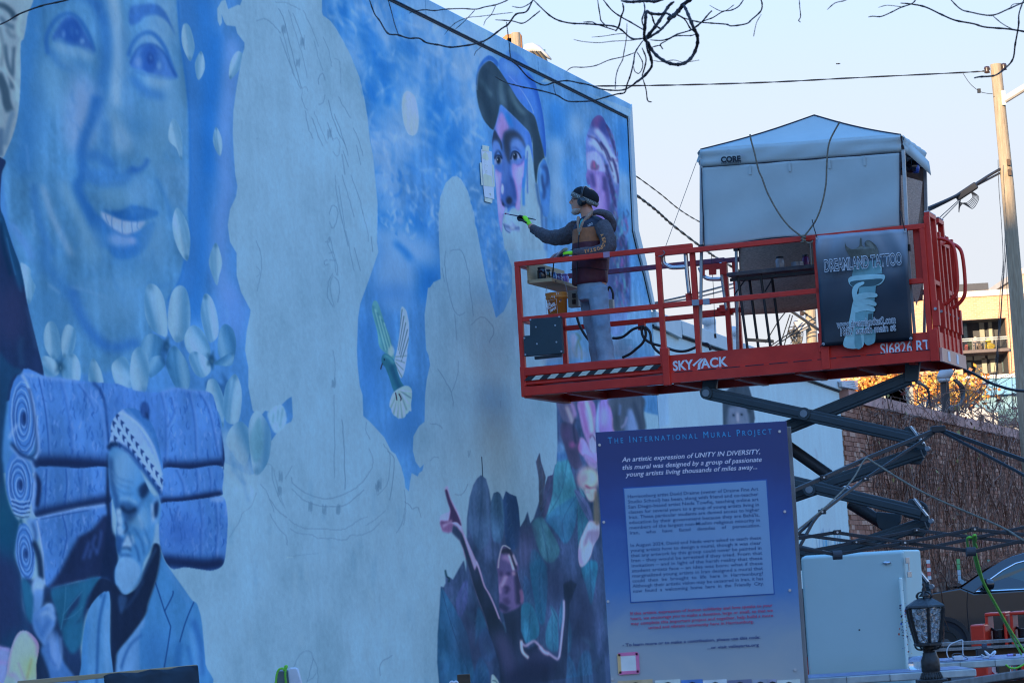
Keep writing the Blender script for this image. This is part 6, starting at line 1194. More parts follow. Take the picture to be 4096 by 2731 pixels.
# folding table with its jars and tape at the far side
tb=thing('folding_table',svz(25.0,3.2,3.5),'narrow paint stained folding table with black legs inside the lift platform','table')
a,b_=fs(2906,1100,24.75),fs(3242,1064,24.75); zt_=(a[2]+b_[2])/2; v0,v1=uvz(a)[1],uvz(b_)[1]+.05
M_TT=mat('table_top',(.26,.26,.25),.6,var=.3,scale=8,c2=(.05,.06,.1))
q=MB(); q.box(svz(25.02,(v0+v1)/2,zt_),(.27,(v1-v0)/2,.02)); q.build('tabletop',M_TT,tb,bevel=.008)
for v_ in (v0+.1,v0+.33):
    for s_ in (24.8,25.24): q=MB(); q.cyl(svz(s_,v_,zt_-.02),svz(s_,v_+.06,3.48),.014,8); q.build('leg',M_BLK,tb)
q=MB(); q.bar(svz(24.8,v0+.02,zt_-.05),svz(24.8,v1,zt_-.05),.02,.03); q.build('apron_bar',M_BLK,tb)
for s_ in (24.8,): q=MB(); q.cyl(svz(s_,v0+.36,zt_-.2),svz(s_,v0+.48,zt_-.03),.007,6); q.cyl(svz(s_,v0+.05,zt_-.2),svz(s_,v0+.2,zt_-.03),.007,6); q.build('brace',M_BLK,tb)
q=MB(); q.bar(svz(25.0,v0+.1,3.78),svz(25.0,v0+.36,3.74),.05,.03); q.build('stretcher',M_PINE,tb)
jar(3121,1065,24.85,.115,.044,G('milk',(.5,.5,.52)),M_BLK,'milky white paint jar with a black lid on the folding table','paint jars on the folding table',z=zt_+.02)
jar(3224,1056,25.0,.125,.036,G('magenta',(.22,.04,.2)),G('maglid',(.03,.02,.05)),'magenta paint bottle at the right end of the folding table','paint jars on the folding table',z=zt_+.02)
p=svz(24.87,uvz(fs(3190,1058,24.87))[1],zt_+.02); tp=thing('tape_roll',p,'roll of silver grey tape lying on the folding table','tape roll'); q=MB(); q.lathe(p,[(.04,0),(.062,0),(.062,.048),(.04,.048)],20); q.build('roll',mat('silver_tape',(.35,.36,.38),.35,metal=.3),tp,smooth=False)
# caulking tool hung behind the painter
p=fs(2443,1225,25.3); ct=thing('hand_tool',p,'black handled tool with a beige body hanging behind the painter hip','tool'); q=MB(); q.box(p+za*.0,(.03,.035,.07)); q.build('body',mat('beige_plastic',(.42,.38,.3),.5),ct,bevel=.008); q=MB(); q.tube(crv([p+za*.07-va*.03,p+za*.14-va*.03,p+za*.2,p+za*.14+va*.03,p+za*.07+va*.03],5),.012,8); q.build('handle',M_BLK,ct,smooth=True)
# reference picture taped to the wall
M_PAP=mat('copy_paper',alb(182,208,222),.8,var=.04)
rp=thing('reference_print',on_wall(1960,800,.0),'white reference print of a portrait taped on the mural left of the capped face','paper')
def wq(P,name,m,off,th=.004,par=rp): q=MB(); q.prism([on_wall(x,y,off) for x,y in P],va*th); return q.build(name,m,par)
def q2(L_): return [(1880+x*.28696,550+y*.28696) for x,y in L_]
wq(q2([(153,165),(300,200),(335,862),(200,830),(185,690)]),'sheet',M_PAP,.006,.003); wq(q2([(170,105),(265,125),(262,195),(172,185)]),'tape',mat('masking_tape',alb(130,172,196),.8),.010,.002); wq(q2([(203,838),(310,862),(308,918),(205,890)]),'tape',MATS['masking_tape'],.010,.002); wq(q2([(135,348),(160,352),(178,668),(158,664)]),'tape',MATS['masking_tape'],.010,.002); wq(q2([(305,380),(328,384),(345,686),(325,688)]),'tape',MATS['masking_tape'],.010,.002)
PG=mat('print_grey_green',alb(132,172,190),.8); PG2=mat('print_grey_dark',alb(112,150,176),.8); PW=mat('print_white_face',alb(168,198,218),.8)
wq(q2([(165,290),(180,230),(215,205),(245,240),(262,300),(240,330),(200,300)]),'printed_cap',PG,.0095,.001); wq(q2([(205,310),(250,330),(258,420),(240,500),(215,490),(200,400)]),'printed_face',PW,.0097,.001); wq(q2([(185,520),(210,500),(240,520),(300,540),(312,640),(320,690),(190,670)]),'printed_shoulders',PG,.0095,.001)
for P in ([(212,380),(222,384),(222,390),(212,388)],[(234,388),(246,390),(246,396),(234,394)],[(216,460),(236,464),(234,470),(218,466)],[(270,778),(290,790),(288,800),(276,792)],[(284,770),(292,810),(288,812),(280,776)]): wq(q2(P),'printed_mark',PG2,.0108,.001)
# ================================================================ the painter
K=1/424.
base=svz(24.75,1.22,3.5)
P_=thing('person',base,'man in black knit cap and ear defenders painting from the lift in a hooded jacket','person')
M_SKIN=mat('skin',(.62,.26,.15),.55,var=.10,scale=12); M_JEAN=mat('denim',(.24,.36,.48),.85,var=.22,scale=5,c2=(.34,.46,.57),bump=.3,bscale=70); M_SLV=mat('heather_fleece',(.085,.07,.075),.95,var=.35,scale=60,bump=.25,bscale=90)
M_NEON=mat('neon_knit',(.30,.85,.02),.75,var=.1,scale=40); M_GLB=mat('glove_rubber',(.01,.012,.016),.5); M_BEAN=mat('black_knit',(.008,.008,.011),.95,var=.3,scale=80,bump=.3,bscale=120); M_BAND=mat('grey_knit',(.16,.15,.13),.95,var=.5,scale=70); M_BEARD=mat('grey_beard',(.5,.4,.33),.9,var=.3,scale=80)
M_CUP=mat('glossy_black',(.008,.009,.012),.12,coat=.5)
def rm(o,vx,sm=4,disp=0.,ds=.08):
    q=o.modifiers.new('remesh','REMESH'); q.mode='VOXEL'; q.voxel_size=vx; q.use_smooth_shade=True
    if sm: q=o.modifiers.new('smooth','SMOOTH'); q.iterations=sm; q.factor=.5
    if disp:
        tx=bpy.data.textures.new('folds','CLOUDS'); tx.noise_scale=ds; q=o.modifiers.new('folds','DISPLACE'); q.texture=tx; q.strength=disp; q.mid_level=.5
    return o
def ring(c,a,b,da,db,n=20): return [c+da*a*math.cos(2*math.pi*k/n)+db*b*math.sin(2*math.pi*k/n) for k in range(n)]
def limb(q,L_,n=14):  # [(x,y,s,radius px)]
    P=np.array([fs(x,y,s) for x,y,s,r in L_]); r=np.array([l[3]*K for l in L_]); Q=crv(P,4); t=np.linspace(0,len(r)-1,len(Q)); q.tube(Q,np.interp(t,range(len(r)),r),n)
S0=24.72
# ---- body: one continuous figure from head to feet, arms and hands included
q=MB(); lv_=[(857,2304,9,.022),(850,2308,20,.04),(838,2318,32,.058),(822,2331,44,.070),(806,2334,47,.075),(790,2336,48,.078),(774,2339,47,.076),(760,2340,36,.06),(751,2340,16,.03)]
q.loft([ring(fs(x,y,S0),h*K,u_,va,ua) for y,x,h,u_ in lv_])
limb(q,[(2342,830,S0,27),(2352,860,S0,30),(2362,890,S0+.01,40)])
q.tube(crv([fs(2296,790,S0),fs(2287,803,S0),fs(2281,811,S0),fs(2290,815,S0)],4),np.array([.008,.010,.011,.013,.013,.014,.016,.016,.016,.014,.012,.012,.012]),8)   # nose
q.tube([fs(2294,824,S0-.02),fs(2287,825,S0),fs(2294,824,S0+.02)],.009,6); q.tube([fs(2295,834,S0-.02),fs(2289,835,S0),fs(2295,834,S0+.02)],.010,6)   # lips
q.tube([fs(2300,789,S0-.05),fs(2290,786,S0-.01),fs(2290,786,S0+.01),fs(2300,789,S0+.05)],.010,6)                                                     # brow
q.loft([ring(fs(x,y,s),h*K,u_,va,ua) for y,x,h,u_,s in ((880,2362,50,.12,S0),(920,2366,66,.15,S0),(1000,2368,66,.14,S0),(1100,2366,62,.13,S0),(1165,2370,64,.14,S0))])
limb(q,[(2300,915,24.86,32),(2250,942,24.97,24),(2195,945,25.08,20),(2150,925,25.18,15),(2120,903,25.24,13)]); limb(q,[(2415,915,24.58,32),(2432,965,24.5,24),(2428,998,24.46,22),(2370,1008,24.42,18),(2290,1012,24.36,14)])
limb(q,[(2392,1160,24.64,38),(2402,1270,24.63,30),(2410,1335,24.62,26),(2424,1440,24.62,20)]); limb(q,[(2345,1165,24.84,34),(2362,1270,24.86,28),(2374,1335,24.87,24),(2396,1440,24.88,19)])
body=rm(q.build('body',M_SKIN,P_),.0085,3)
# ---- jeans
q=MB(); q.loft([ring(fs(x,y,S0),h*K,u_,va,ua) for y,x,h,u_ in ((1115,2366,62,.15),(1150,2368,64,.16),(1200,2374,62,.15))])
limb(q,[(2388,1150,24.64,42),(2396,1200,24.64,43),(2402,1270,24.63,38),(2410,1330,24.62,36),(2417,1390,24.62,38),(2426,1455,24.62,39)]); limb(q,[(2345,1155,24.84,36),(2354,1210,24.85,36),(2362,1270,24.86,34),(2376,1335,24.87,32),(2388,1390,24.87,34),(2398,1455,24.88,36)])
rm(q.build('jeans',M_JEAN,P_),.010,3,.022,.09)
for P in ([(2408,1165),(2418,1230),(2424,1300),(2432,1370),(2440,1440)],): # outside seam
    q=MB(); q.tube(crv([fs(x-22,y,24.64)-ua*.092 for x,y in P],5),.003,5); q.build('jeans_seam',mat('thread',(.12,.15,.22),.9),P_)
for x,y,s_,a in ((2435,1470,24.60,1),(2402,1468,24.88,1)):
    q=MB(); c=svz(s_,uvz(fs(x,y,s_))[1],3.505); q.loft([ring(c+za*z-va*o_,l_,w2,va,ua) for z,l_,w2,o_ in ((0,.14,.05,.05),(.03,.145,.052,.05),(.06,.12,.048,.03),(.10,.07,.045,0),(.13,.055,.045,0))]); q.build('shoe',mat('shoe',(.05,.045,.04),.7),P_,smooth=True)
# ---- jacket: yoke, band and body colours change with height, as the panels do
M_JK=bpy.data.materials.new('panelled_jacket'); M_JK.use_nodes=True; t=M_JK.node_tree; bs=t.nodes['Principled BSDF']; bs.inputs['Roughness'].default_value=.6
tc=nd(t,'ShaderNodeTexCoord'); sx=nd(t,'ShaderNodeSeparateXYZ'); t.links.new(tc.outputs['Object'],sx.inputs[0]); n=nd(t,'ShaderNodeTexNoise'); n.inputs['Scale'].default_value=25; t.links.new(tc.outputs['Object'],n.inputs[0])
za_=fs(2330,972,24.6)[2]-3.5; zb2=fs(2330,916,24.6)[2]-3.5; mr=nd(t,'ShaderNodeMapRange'); mr.inputs[1].default_value=za_-.5; mr.inputs[2].default_value=zb2+.3; t.links.new(sx.outputs[2],mr.inputs[0]); cr=nd(t,'ShaderNodeValToRGB'); cr.color_ramp.interpolation='CONSTANT'; e=cr.color_ramp.elements
W_=zb2+.3-za_+.5; e[0].position=0; e[0].color=(.12,.018,.034,1); e[1].position=.5/W_; e[1].color=(.50,.17,.06,1); k_=e.new((.5+zb2-za_)/W_); k_.color=(.012,.018,.045,1); t.links.new(mr.outputs[0],cr.inputs[0])
mx=nd(t,'ShaderNodeMix',data_type='RGBA',blend_type='MULTIPLY'); mx.inputs[0].default_value=.5; t.links.new(cr.outputs[0],mx.inputs[6]); t.links.new(n.outputs[0],mx.inputs[7]); t.links.new(mx.outputs[2],bs.inputs['Base Color']); bp_=nd(t,'ShaderNodeBump'); bp_.inputs['Strength'].default_value=.3; bp_.inputs['Distance'].default_value=.01; t.links.new(n.outputs[0],bp_.inputs['Height']); t.links.new(bp_.outputs[0],bs.inputs['Normal'])
q=MB(); q.loft([ring(fs(x,y,S0),h*K,u_,va,ua) for y,x,h,u_ in ((866,2362,30,.08),(880,2362,52,.15),(896,2363,66,.185),(920,2364,77,.2),(970,2365,82,.195),(1030,2364,80,.19),(1090,2361,78,.18),(1128,2360,77,.18),(1138,2360,74,.17))])
JK=rm(q.build('jacket',M_JK,P_),.010,4,.018,.11)
q=MB(); limb(q,[(2303,920,24.84,44),(2262,944,24.94,38),(2222,950,25.03,34),(2185,946,25.10,29),(2150,926,25.17,22),(2130,912,25.21,19)]); rm(q.build('sleeve',M_SLV,P_),.009,3,.022,.07)
q=MB(); limb(q,[(2408,902,24.60,36),(2426,938,24.53,35),(2434,975,24.48,34),(2426,1000,24.46,33),(2385,1009,24.43,29),(2335,1012,24.39,23),(2290,1013,24.36,18)]); SL_=rm(q.build('sleeve',M_SLV,P_),.009,3,.020,.07)
q=MB(); limb(q,[(2370,854,S0-.09,9),(2400,850,S0-.09,13),(2432,866,S0-.05,17),(2450,893,S0,18),(2452,915,S0,14),(2444,930,S0+.02,8)]); limb(q,[(2376,852,S0+.08,10),(2404,848,S0+.08,14),(2434,862,S0+.04,17),(2448,890,S0,18)]); rm(q.build('hood',M_SLV,P_),.009,4,.015,.06)
M_FLE=mat('sherpa_fleece',(.36,.21,.14),.95,var=.35,scale=60,bump=.5,bscale=60)
q=MB(); limb(q,[(2372,846,S0-.09,8),(2352,868,S0-.145,9),(2338,884,S0-.165,8),(2326,905,S0-.185,7),(2320,930,S0-.19,5)]); limb(q,[(2314,868,S0-.11,7),(2312,890,S0-.15,7),(2314,920,S0-.18,5),(2317,945,S0-.185,4)]); rm(q.build('fleece_collar',M_FLE,P_),.006,2)
q=MB(); q.add([fs(2331,875,S0-.165),fs(2333,890,S0-.175),fs(2322,926,S0-.195),fs(2316,940,S0-.20),fs(2317,905,S0-.185),fs(2322,884,S0-.175)],[(0,1,2,3,4,5)]); q.build('teal_shirt',mat('teal_shirt',(.06,.33,.31),.8),P_,solid=.006)
q=MB(); q.tube(crv([fs(2316,940,S0-.205),fs(2312,980,S0-.21),fs(2309,1050,S0-.2),fs(2306,1130,S0-.185)],5),.006,6); q.build('zip',mat('zip_dark',(.012,.012,.02),.5),P_)
# quilting lines
for y in (1000,1040,1080):
    q=MB(); q.tube(crv([fs(2362+75*math.cos(a),y+3*math.sin(3*a),S0)-ua*.188*math.sin(a) for a in np.linspace(.25,2.8,12)],3),.004,5); q.build('quilt_seam',mat('maroon_seam',(.025,.008,.014),.8),P_)
# sleeve and chest lettering
M_LET=mat('ochre_print',(.75,.30,.09),.7); 
pth=[(2408,940),(2414,954),(2417,967),(2414,980),(2406,989),(2394,994),(2380,998),(2366,1000),(2352,1003),(2340,1006)]
for i,ch in enumerate('AEROPOSTAL'):
    x,y=pth[i]; a=pth[max(i-1,0)]; c=pth[min(i+1,9)]; d=fs(*c,24.4)-fs(*a,24.4); d/=np.linalg.norm(d); off=np.zeros(3)
    up=np.cross(d,ua); up=up/np.linalg.norm(up); up=up if (up@va)>0 or i>5 and up[2]>0 else up
    up=np.cross(ua,d)*-1; s_=[24.425,24.405,24.395,24.385,24.375,24.365,24.36,24.352,24.35,24.345][i]
    text('sleeve_letter',ch,fs(x,y,s_)+off-up*.016-d*.012,d,up,.048,M_LET,P_,width=.028,bold=.0015)
text('chest_lettering','AERO',fs(2352,908,S0-.205),va*.93+za*.36,za*.93-va*.36,.032,M_INKW,P_,width=.06,bold=.001)
# ---- knit cap, ear defenders, glasses, beard
fr,bk_=fs(2286,783,S0),fs(2385,828,S0); dv=(bk_-fr)/np.linalg.norm(bk_-fr); cc_=(fr+bk_)/2; hw=np.linalg.norm(bk_-fr)/2; nm=np.cross(ua,dv); nm=nm if nm[2]>0 else -nm
q=MB(); q.loft([ring(cc_+nm*t*.145+dv*o_,hw*k_,.094*k_,dv,ua,24) for t,k_,o_ in ((.1,.97,0),(.3,1.0,0),(.5,.97,.0),(.7,.85,.002),(.85,.66,.004),(.96,.38,.004),(1.0,.1,.004))]); q.build('knit_cap',M_BEAN,P_,smooth=True)
q=MB(); q.loft([ring(cc_+nm*t*.145,hw*k_,.096*k_,dv,ua,24) for t,k_ in ((-.02,1.0),(.06,1.04),(.2,1.05),(.30,1.03),(.31,.9))]); CB=q.build('cap_band',M_BAND,P_,smooth=True)
for k in range(26):
    a=-2*math.pi*k/26; q=None
z1=MB()
for k in range(40):
    a=2*math.pi*k/40; c=cc_+nm*.145*(.17+.04*(k%2))+dv*hw*1.048*math.cos(a)+ua*.1008*math.sin(a); z1.box(c,(.005,.0015,.009),(dv*-math.sin(a)+ua*math.cos(a),dv*math.cos(a)+ua*math.sin(a),nm))
z1.build('band_pattern',mat('pale_knit',(.42,.42,.38),.95),P_)
hc=fs(2339,812,S0); q=MB(); q.lathe(hc-ua*.075,[(.012,-.055),(.036,-.05),(.046,-.03),(.047,-.012),(.044,0)],20,ax=(va,za,ua)); q.lathe(hc+ua*.075,[(.044,0),(.047,.012),(.046,.03),(.036,.05),(.012,.055)],20,ax=(va,za,ua)); HP=q.build('ear_defenders',M_CUP,P_,smooth=True)
q=MB(); 
for w_ in (-.006,.006): q.tube(crv([hc-ua*.118+za*.02+va*w_,hc-ua*.11+za*.09+va*(w_+.012),hc-ua*.075+za*.145+va*(w_+.016),hc+za*.166+va*(w_+.016),hc+ua*.075+za*.145+va*(w_+.014),hc+ua*.11+za*.09+va*w_,hc+ua*.118+za*.02+va*w_],6),.0055,6)
q.build('head_band',M_CUP,P_,smooth=True)
q=MB(); g0=fs(2291,797,S0-.03); q.tube(crv([fs(2334,800,S0-.082),fs(2310,797,S0-.072),fs(2294,796,S0-.055)],4),.0028,5); 
for o_ in (-.033,.033): q.tube([g0*0+fs(2288,798,S0+o_)+ (ua*math.cos(a)*.024+za*math.sin(a)*.017) for a in np.linspace(0,6.28,15)],.0022,5)
q.build('glasses',M_BLK,P_)
q=MB(); q.lathe(fs(2297,797,S0-.045),[(.0,-.008),(.008,-.005),(.01,0),(.008,.005),(0,.008)],10); q.build('eye',mat('eye_dark',(.03,.02,.015),.2),P_,smooth=True)
q=MB(); q.loft([ring(fs(x,y,S0),h*K,u_,va,ua,18) for y,x,h,u_ in ((859,2303,10,.026),(852,2306,22,.045),(843,2313,29,.060),(836,2318,31,.0625)) ]); q.build('beard',M_BEARD,P_,smooth=True)
q=MB(); q.tube(crv([fs(2296,819,S0-.03),fs(2287,819,S0),fs(2296,819,S0+.03)],4),.007,6); q.build('moustache',M_BEARD,P_,smooth=True)
# ---- gloved hands: palm, four fingers, thumb
def hand(wrist,knuck,side,fing,thumb,name):
    """wrist, knuckle centre, across vector; finger chains as world points"""
    q=MB(); n=8; a=np.asarray(wrist);b_=np.asarray(knuck); ax=(b_-a)/np.linalg.norm(b_-a); up=np.cross(ax,side); up/=np.linalg.norm(up)
    q.loft([ring(a+(b_-a)*t,w_,h,side,up,14) for t,w_,h in ((-.25,.028,.024),(0,.027,.022),(.35,.036,.021),(.75,.042,.019),(1.05,.040,.015))])
    o=rm(q.build(name,M_NEON,P_),.005,2)
    q=MB()
    for c in fing+[thumb]: Q=crv(c,4); q.tube(Q,np.linspace(.0115,.008,len(Q)),9)
    rm(q.build('glove_fingers',M_GLB,o),.004,1); return o
SH_=25.24
wr=fs(2124,906,SH_);kn=fs(2099,868,SH_+.03); sd_=np.cross(kn-wr,za); sd_=ua*.75+va*.25; sd_/=np.linalg.norm(sd_)
tipw=on_wall(2018,854,.005); bo=fs(2128,876,SH_+.0); bd_=(tipw-bo)/np.linalg.norm(tipw-bo)
g0=fs(2086,868,SH_+.04); fg=[]
for i,o_ in enumerate((-.032,-.011,.011,.032)):
    k0=kn+sd_*o_; fg.append([k0,k0-va*.034+za*.012-za*.006*i,k0-va*(.060-.006*i)-za*(.006+.006*i)+ua*.01,k0-va*(.050-.006*i)-za*(.032+.002*i)+ua*.012,k0-va*(.026)-za*(.034)])
hand(wr,kn,sd_,fg,[wr+(kn-wr)*.35-sd_*.036,wr+(kn-wr)*.7-sd_*.05-va*.03,kn-sd_*.034-va*.035-za*.022,kn-sd_*.012-va*.058-za*.018],'glove')
wr2=fs(2286,1012,24.35);kn2=fs(2256,1013,24.32); sd2=za*.35+ua*.94; sd2/=np.linalg.norm(sd2); fg=[]
for i,o_ in enumerate((-.034,-.011,.011,.034)):
    k0=kn2+sd2*o_; fg.append([k0,k0-va*.03-za*.008,k0-va*(.045-.004*i)-za*.032,k0-va*.036-za*.052])
hand(wr2,kn2,sd2,fg,[wr2+(kn2-wr2)*.3-za*.02-ua*.02,kn2+va*.02-ua*.035-za*.03,kn2-va*.012-ua*.036-za*.046],'glove')
# ---- brush and rag he holds
br=thing('paint_brush',bo,'long dark handled brush held to the mural by the painter gloved hand','brush')
q=MB(); q.tube([bo-bd_*.07,bo,bo+(tipw-bo)*.80],[.004,.007,.006],8); q.build('handle',mat('brush_handle',(.02,.035,.08),.35),br,smooth=True); q=MB(); q.tube([bo+(tipw-bo)*.80,bo+(tipw-bo)*.92],.008,8); q.build('ferrule',M_STEEL,br,smooth=True); q=MB(); q.tube([bo+(tipw-bo)*.92,bo+(tipw-bo)*.97,tipw],[.008,.009,.002],8); q.build('bristle',mat('pink_bristle',(.3,.12,.16),.8),br,smooth=True)
rg=thing('paint_rag',fs(2225,1045,24.33),'crumpled white rag with blue paint smears under the painter near hand','rag')
G=[]; rs=np.random.default_rng(8)
for j in range(13):
    row=[]
    for k in range(13):
        a_,b2=k/12,j/12; x=2203+66*a_-8*b2*(1-a_); y=1037-44*a_**1.0*(1-.55*b2)-0*b2 + 14*b2*(1-a_); y=1040-40*a_+ (b2-.5)*34*(.5+.5*math.sin(a_*3.1)); row.append(fs(x,y,24.30+.05*b2)-ua*.03*math.sin(a_*9+b2*7)-ua*.004*rs.normal())
    G.append(row)
q=MB(); q.grid(G); o=q.build('cloth',mat('rag_white',(.55,.56,.62),.9,var=.1,c2=(.62,.62,.68)),rg,smooth=True,solid=.004); q=MB()
for k in range(4):
    i,j=2+rs.integers(8),2+rs.integers(8); p=np.array(G[j][i])-ua*.012; q.add([p-va*.009,p+za*.006,p+va*.01,p-za*.005],[(0,1,2,3)])
q.build('paint_smear',mat('smear_blue',(.03,.07,.35),.6),rg)
sp=thing('palette_knife',fs(2214,1100,24.4),'dark stick hanging through the rail below the white rag','stick'); q=MB(); q.tube([fs(2215,1050,24.36),fs(2212,1085,24.42),fs(2208,1112,24.46),fs(2224,1126,24.46)],[.006,.008,.008,.009],8); q.build('stick',M_BLK,sp)
# ================================================================ information board
Y0=14.4; SC=Y0/16.5; X_=np.array([1.,0,0]); YV=np.array([0,1.,0])
def by(x,y,Y=Y0): return on_y(x,y,Y)
IS=thing('information_board',on_y(2790,2731,Y0)*np.array([1,1,0])+za*GZ,'blue printed information board about the mural project, standing in front of the lift','sign')
tl,tr=by(2382,1730),by(3146,1681); xL=tl[0]; xR=tr[0]; zT=(tl[2]+tr[2])/2; zB=.62
M_BRD=bpy.data.materials.new('board_print'); M_BRD.use_nodes=True; t=M_BRD.node_tree; bs=t.nodes['Principled BSDF']; bs.inputs['Roughness'].default_value=.35
tc=nd(t,'ShaderNodeTexCoord'); sx=nd(t,'ShaderNodeSeparateXYZ'); t.links.new(tc.outputs['Object'],sx.inputs[0]); mr=nd(t,'ShaderNodeMapRange'); mr.inputs[1].default_value=zB-GZ; mr.inputs[2].default_value=zT-GZ; t.links.new(sx.outputs[2],mr.inputs[0])
nz=nd(t,'ShaderNodeTexNoise'); nz.inputs['Scale'].default_value=1.6; nz.inputs['Detail'].default_value=6; nz.inputs['Distortion'].default_value=2.2; t.links.new(tc.outputs['Object'],nz.inputs[0]); ma=nd(t,'ShaderNodeMath',operation='MULTIPLY_ADD'); ma.inputs[1].default_value=.22; t.links.new(nz.outputs[0],ma.inputs[0]); t.links.new(mr.outputs[0],ma.inputs[2])
cr=nd(t,'ShaderNodeValToRGB'); e=cr.color_ramp.elements; e[0].position=.12; e[0].color=(*alb(106,130,158),1); e[1].position=1.05; e[1].color=(*alb(2,34,104),1)
for p_,c_ in ((.40,(80,114,160)),(.58,(34,86,164)),(.80,(8,54,138)),(.92,(2,40,116))): k_=e.new(p_); k_.color=(*alb(*c_),1)
t.links.new(ma.outputs[0],cr.inputs[0]); t.links.new(cr.outputs[0],bs.inputs['Base Color'])
q=MB(); q.box(((xL+xR)/2,Y0+.012,(zT+zB)/2),((xR-xL)/2,.012,(zT-zB)/2),(X_,YV,za)); q.build('panel',M_BRD,IS,bevel=.002)
M_WOOD=mat('weathered_wood',(.22,.19,.17),.85,var=.25,scale=4,stretch=(6,6,1),c2=(.34,.31,.29),bump=.3,bscale=30); M_DWOOD=mat('brown_wood',(.10,.06,.035),.8,var=.3,scale=4,stretch=(1,6,6))
for x in (xL+.05,xR-.02): q=MB(); q.box((x,Y0+.075,(zT-.03+GZ)/2),(.045,.045,(zT-.03-GZ)/2),(X_,YV,za)); q.build('post',M_WOOD,IS,bevel=.004)
YP=Y0-.003
def sgt(s,p,qq,size,m,**k):
    a,c=by(*p,YP),by(*qq,YP); return text('lettering',s,(a[0],YP,(a[2]+c[2])/2),X_,za,size*SC,m,IS,width=c[0]-a[0],**k)
M_CY=mat('ink_cyan',alb(24,112,196),.5,var=.03); M_PL=mat('ink_pale',alb(126,160,222),.5,var=.03); M_NV=mat('ink_navy',alb(22,58,122),.5,var=.03); M_DR=mat('ink_red',alb(104,44,92),.5,var=.03); M_NB=mat('ink_blue',alb(22,42,108),.5,var=.03)
def smallcaps(s,p,qq,size,m):
    cu=bpy.data.curves.new('lettering','FONT'); cu.body=s; cu.size=size*SC; cu.small_caps_scale=.8; cu.space_character=1.45; cu.resolution_u=3
    for fm in cu.body_format: fm.use_small_caps=True
    t=bpy.data.objects.new('tmp',cu); col.objects.link(t); me=bpy.data.meshes.new_from_object(t.evaluated_get(bpy.context.evaluated_depsgraph_get())); bpy.data.objects.remove(t)
    a,c=by(*p,YP),by(*qq,YP); n=len(me.vertices); V=np.zeros(n*3); me.vertices.foreach_get('co',V); V=V.reshape(-1,3); V[:,0]*=(c[0]-a[0])/V[:,0].max(); W=np.stack([a[0]+V[:,0],np.full(n,YP),(a[2]+c[2])/2+V[:,1]],1)-root_loc(IS)
    me.vertices.foreach_set('co',W.ravel()); me.name='lettering'; me.materials.clear(); me.materials.append(m); o=bpy.data.objects.new('lettering',me); col.objects.link(o); o.parent=IS
smallcaps('The International Mural Project',(2432,1776),(3087,1733),.058,M_CY)
sgt('An artistic expression of UNITY IN DIVERSITY,',(2488,1849),(3041,1812),.042,M_PL,shear=.25,bold=.0002); sgt('this mural was designed by a group of passionate',(2488,1879),(3045,1844),.042,M_PL,shear=.25,bold=.0002); sgt('young artists living thousands of miles away...',(2504,1906),(3030,1874),.042,M_PL,shear=.25,bold=.0002)
bxl=by(2494,1957,YP)[0]; bxr=by(3052,1921,YP)[0]; bzt=(by(2494,1957,YP)[2]+by(3052,1921,YP)[2])/2; bzb=(by(2514,2404,YP)[2]+by(3080,2372,YP)[2])/2
q=MB(); q.box(((bxl+bxr)/2+.01,YP+.0015,(bzt+bzb)/2),((bxr-bxl)/2+.012,.001,(bzt-bzb)/2+.008),(X_,YV,za)); q.build('text_box_border',mat('ink_royal',alb(8,60,150),.4,var=.05),IS)
q=MB(); q.box(((bxl+bxr)/2+.01,YP-.0005,(bzt+bzb)/2),((bxr-bxl)/2+.006,.001,(bzt-bzb)/2+.002),(X_,YV,za)); q.build('text_box',mat('ink_box',alb(74,122,190),.4,var=.10,scale=2.5,c2=alb(62,108,176)),IS)
YP=Y0-.006
L1=['Harrisonburg artist David Draime (owner of Draime Fine Art','Studio School) has been, along with friend and co-teacher','San Diego-based artist Neda Towfiq, teaching online art','classes for several years to a group of young artists living in','Iran. These particular students are denied access to higher','education by their government because they are Bahá\'ís,','members of the largest non-Muslim religious minority in','Iran,    who    have    faced    decades    of    persecution.']
L2=['In August 2024, David and Neda were asked to teach these','young artists how to design a mural, though it was clear','that any artwork by this group could never be painted in','Iran - they would be arrested if they tried. From that','invitation – and in light of the harsh reality that these','student artists face – an idea was born: what if these','marginalized young artists in Iran designed a mural that','could  then  be  brought  to  life  here  in  Harrisonburg?','Although their artistic vision may be censored in Iran, it has','now  found  a  welcoming  home  here  in  the  Friendly  City.']
for i,s in enumerate(L1): sgt(s,(2510+i*1.2,1991+i*20.7),(3032+i*1.2,1961+i*20.7),.030,M_NV,res=2,bold=.0003)
for i,s in enumerate(L2): sgt(s,(2521+i*1.2,2186+i*20.3),(3044+i*1.2,2156+i*20.3),.030,M_NV,res=2,bold=.0003)
for i,(s,a,c) in enumerate((('If this artistic expression of human solidarity and love speaks to your',2521,3090),('heart, we encourage you to make a donation, large or small, so that we',2522,3091),('may complete this important project and together, help build a more',2523,3092),('united and vibrant community here in Harrisonburg.',2594,3014))): sgt(s,(a,2457+i*20.2),(c,2425+i*20.2),.026,M_DR,res=2,bold=.0004)
sgt('- To learn more or to make a contribution, please use this code:',(2490,2583),(3041,2553),.027,M_NB,res=2,bold=.0004); sgt('...or visit valleyarts.org',(2829,2594),(3035,2583),.027,M_NB,res=2,bold=.0004)
c=by(2514,2651,YP); hs=.050
for dx,dz,w_,h_ in ((0,hs,hs,.006),(0,-hs,hs,.006),(-hs,0,.006,hs),(hs,0,.006,hs)): q=MB(); q.box((c[0]+dx,YP,c[2]+dz),(w_+.003,.0012,h_+.003),(X_,YV,za)); q.build('logo_frame',mat('ink_orange',alb(196,130,116),.5) if dx<0 else mat('ink_pink',alb(180,84,150),.5),IS)
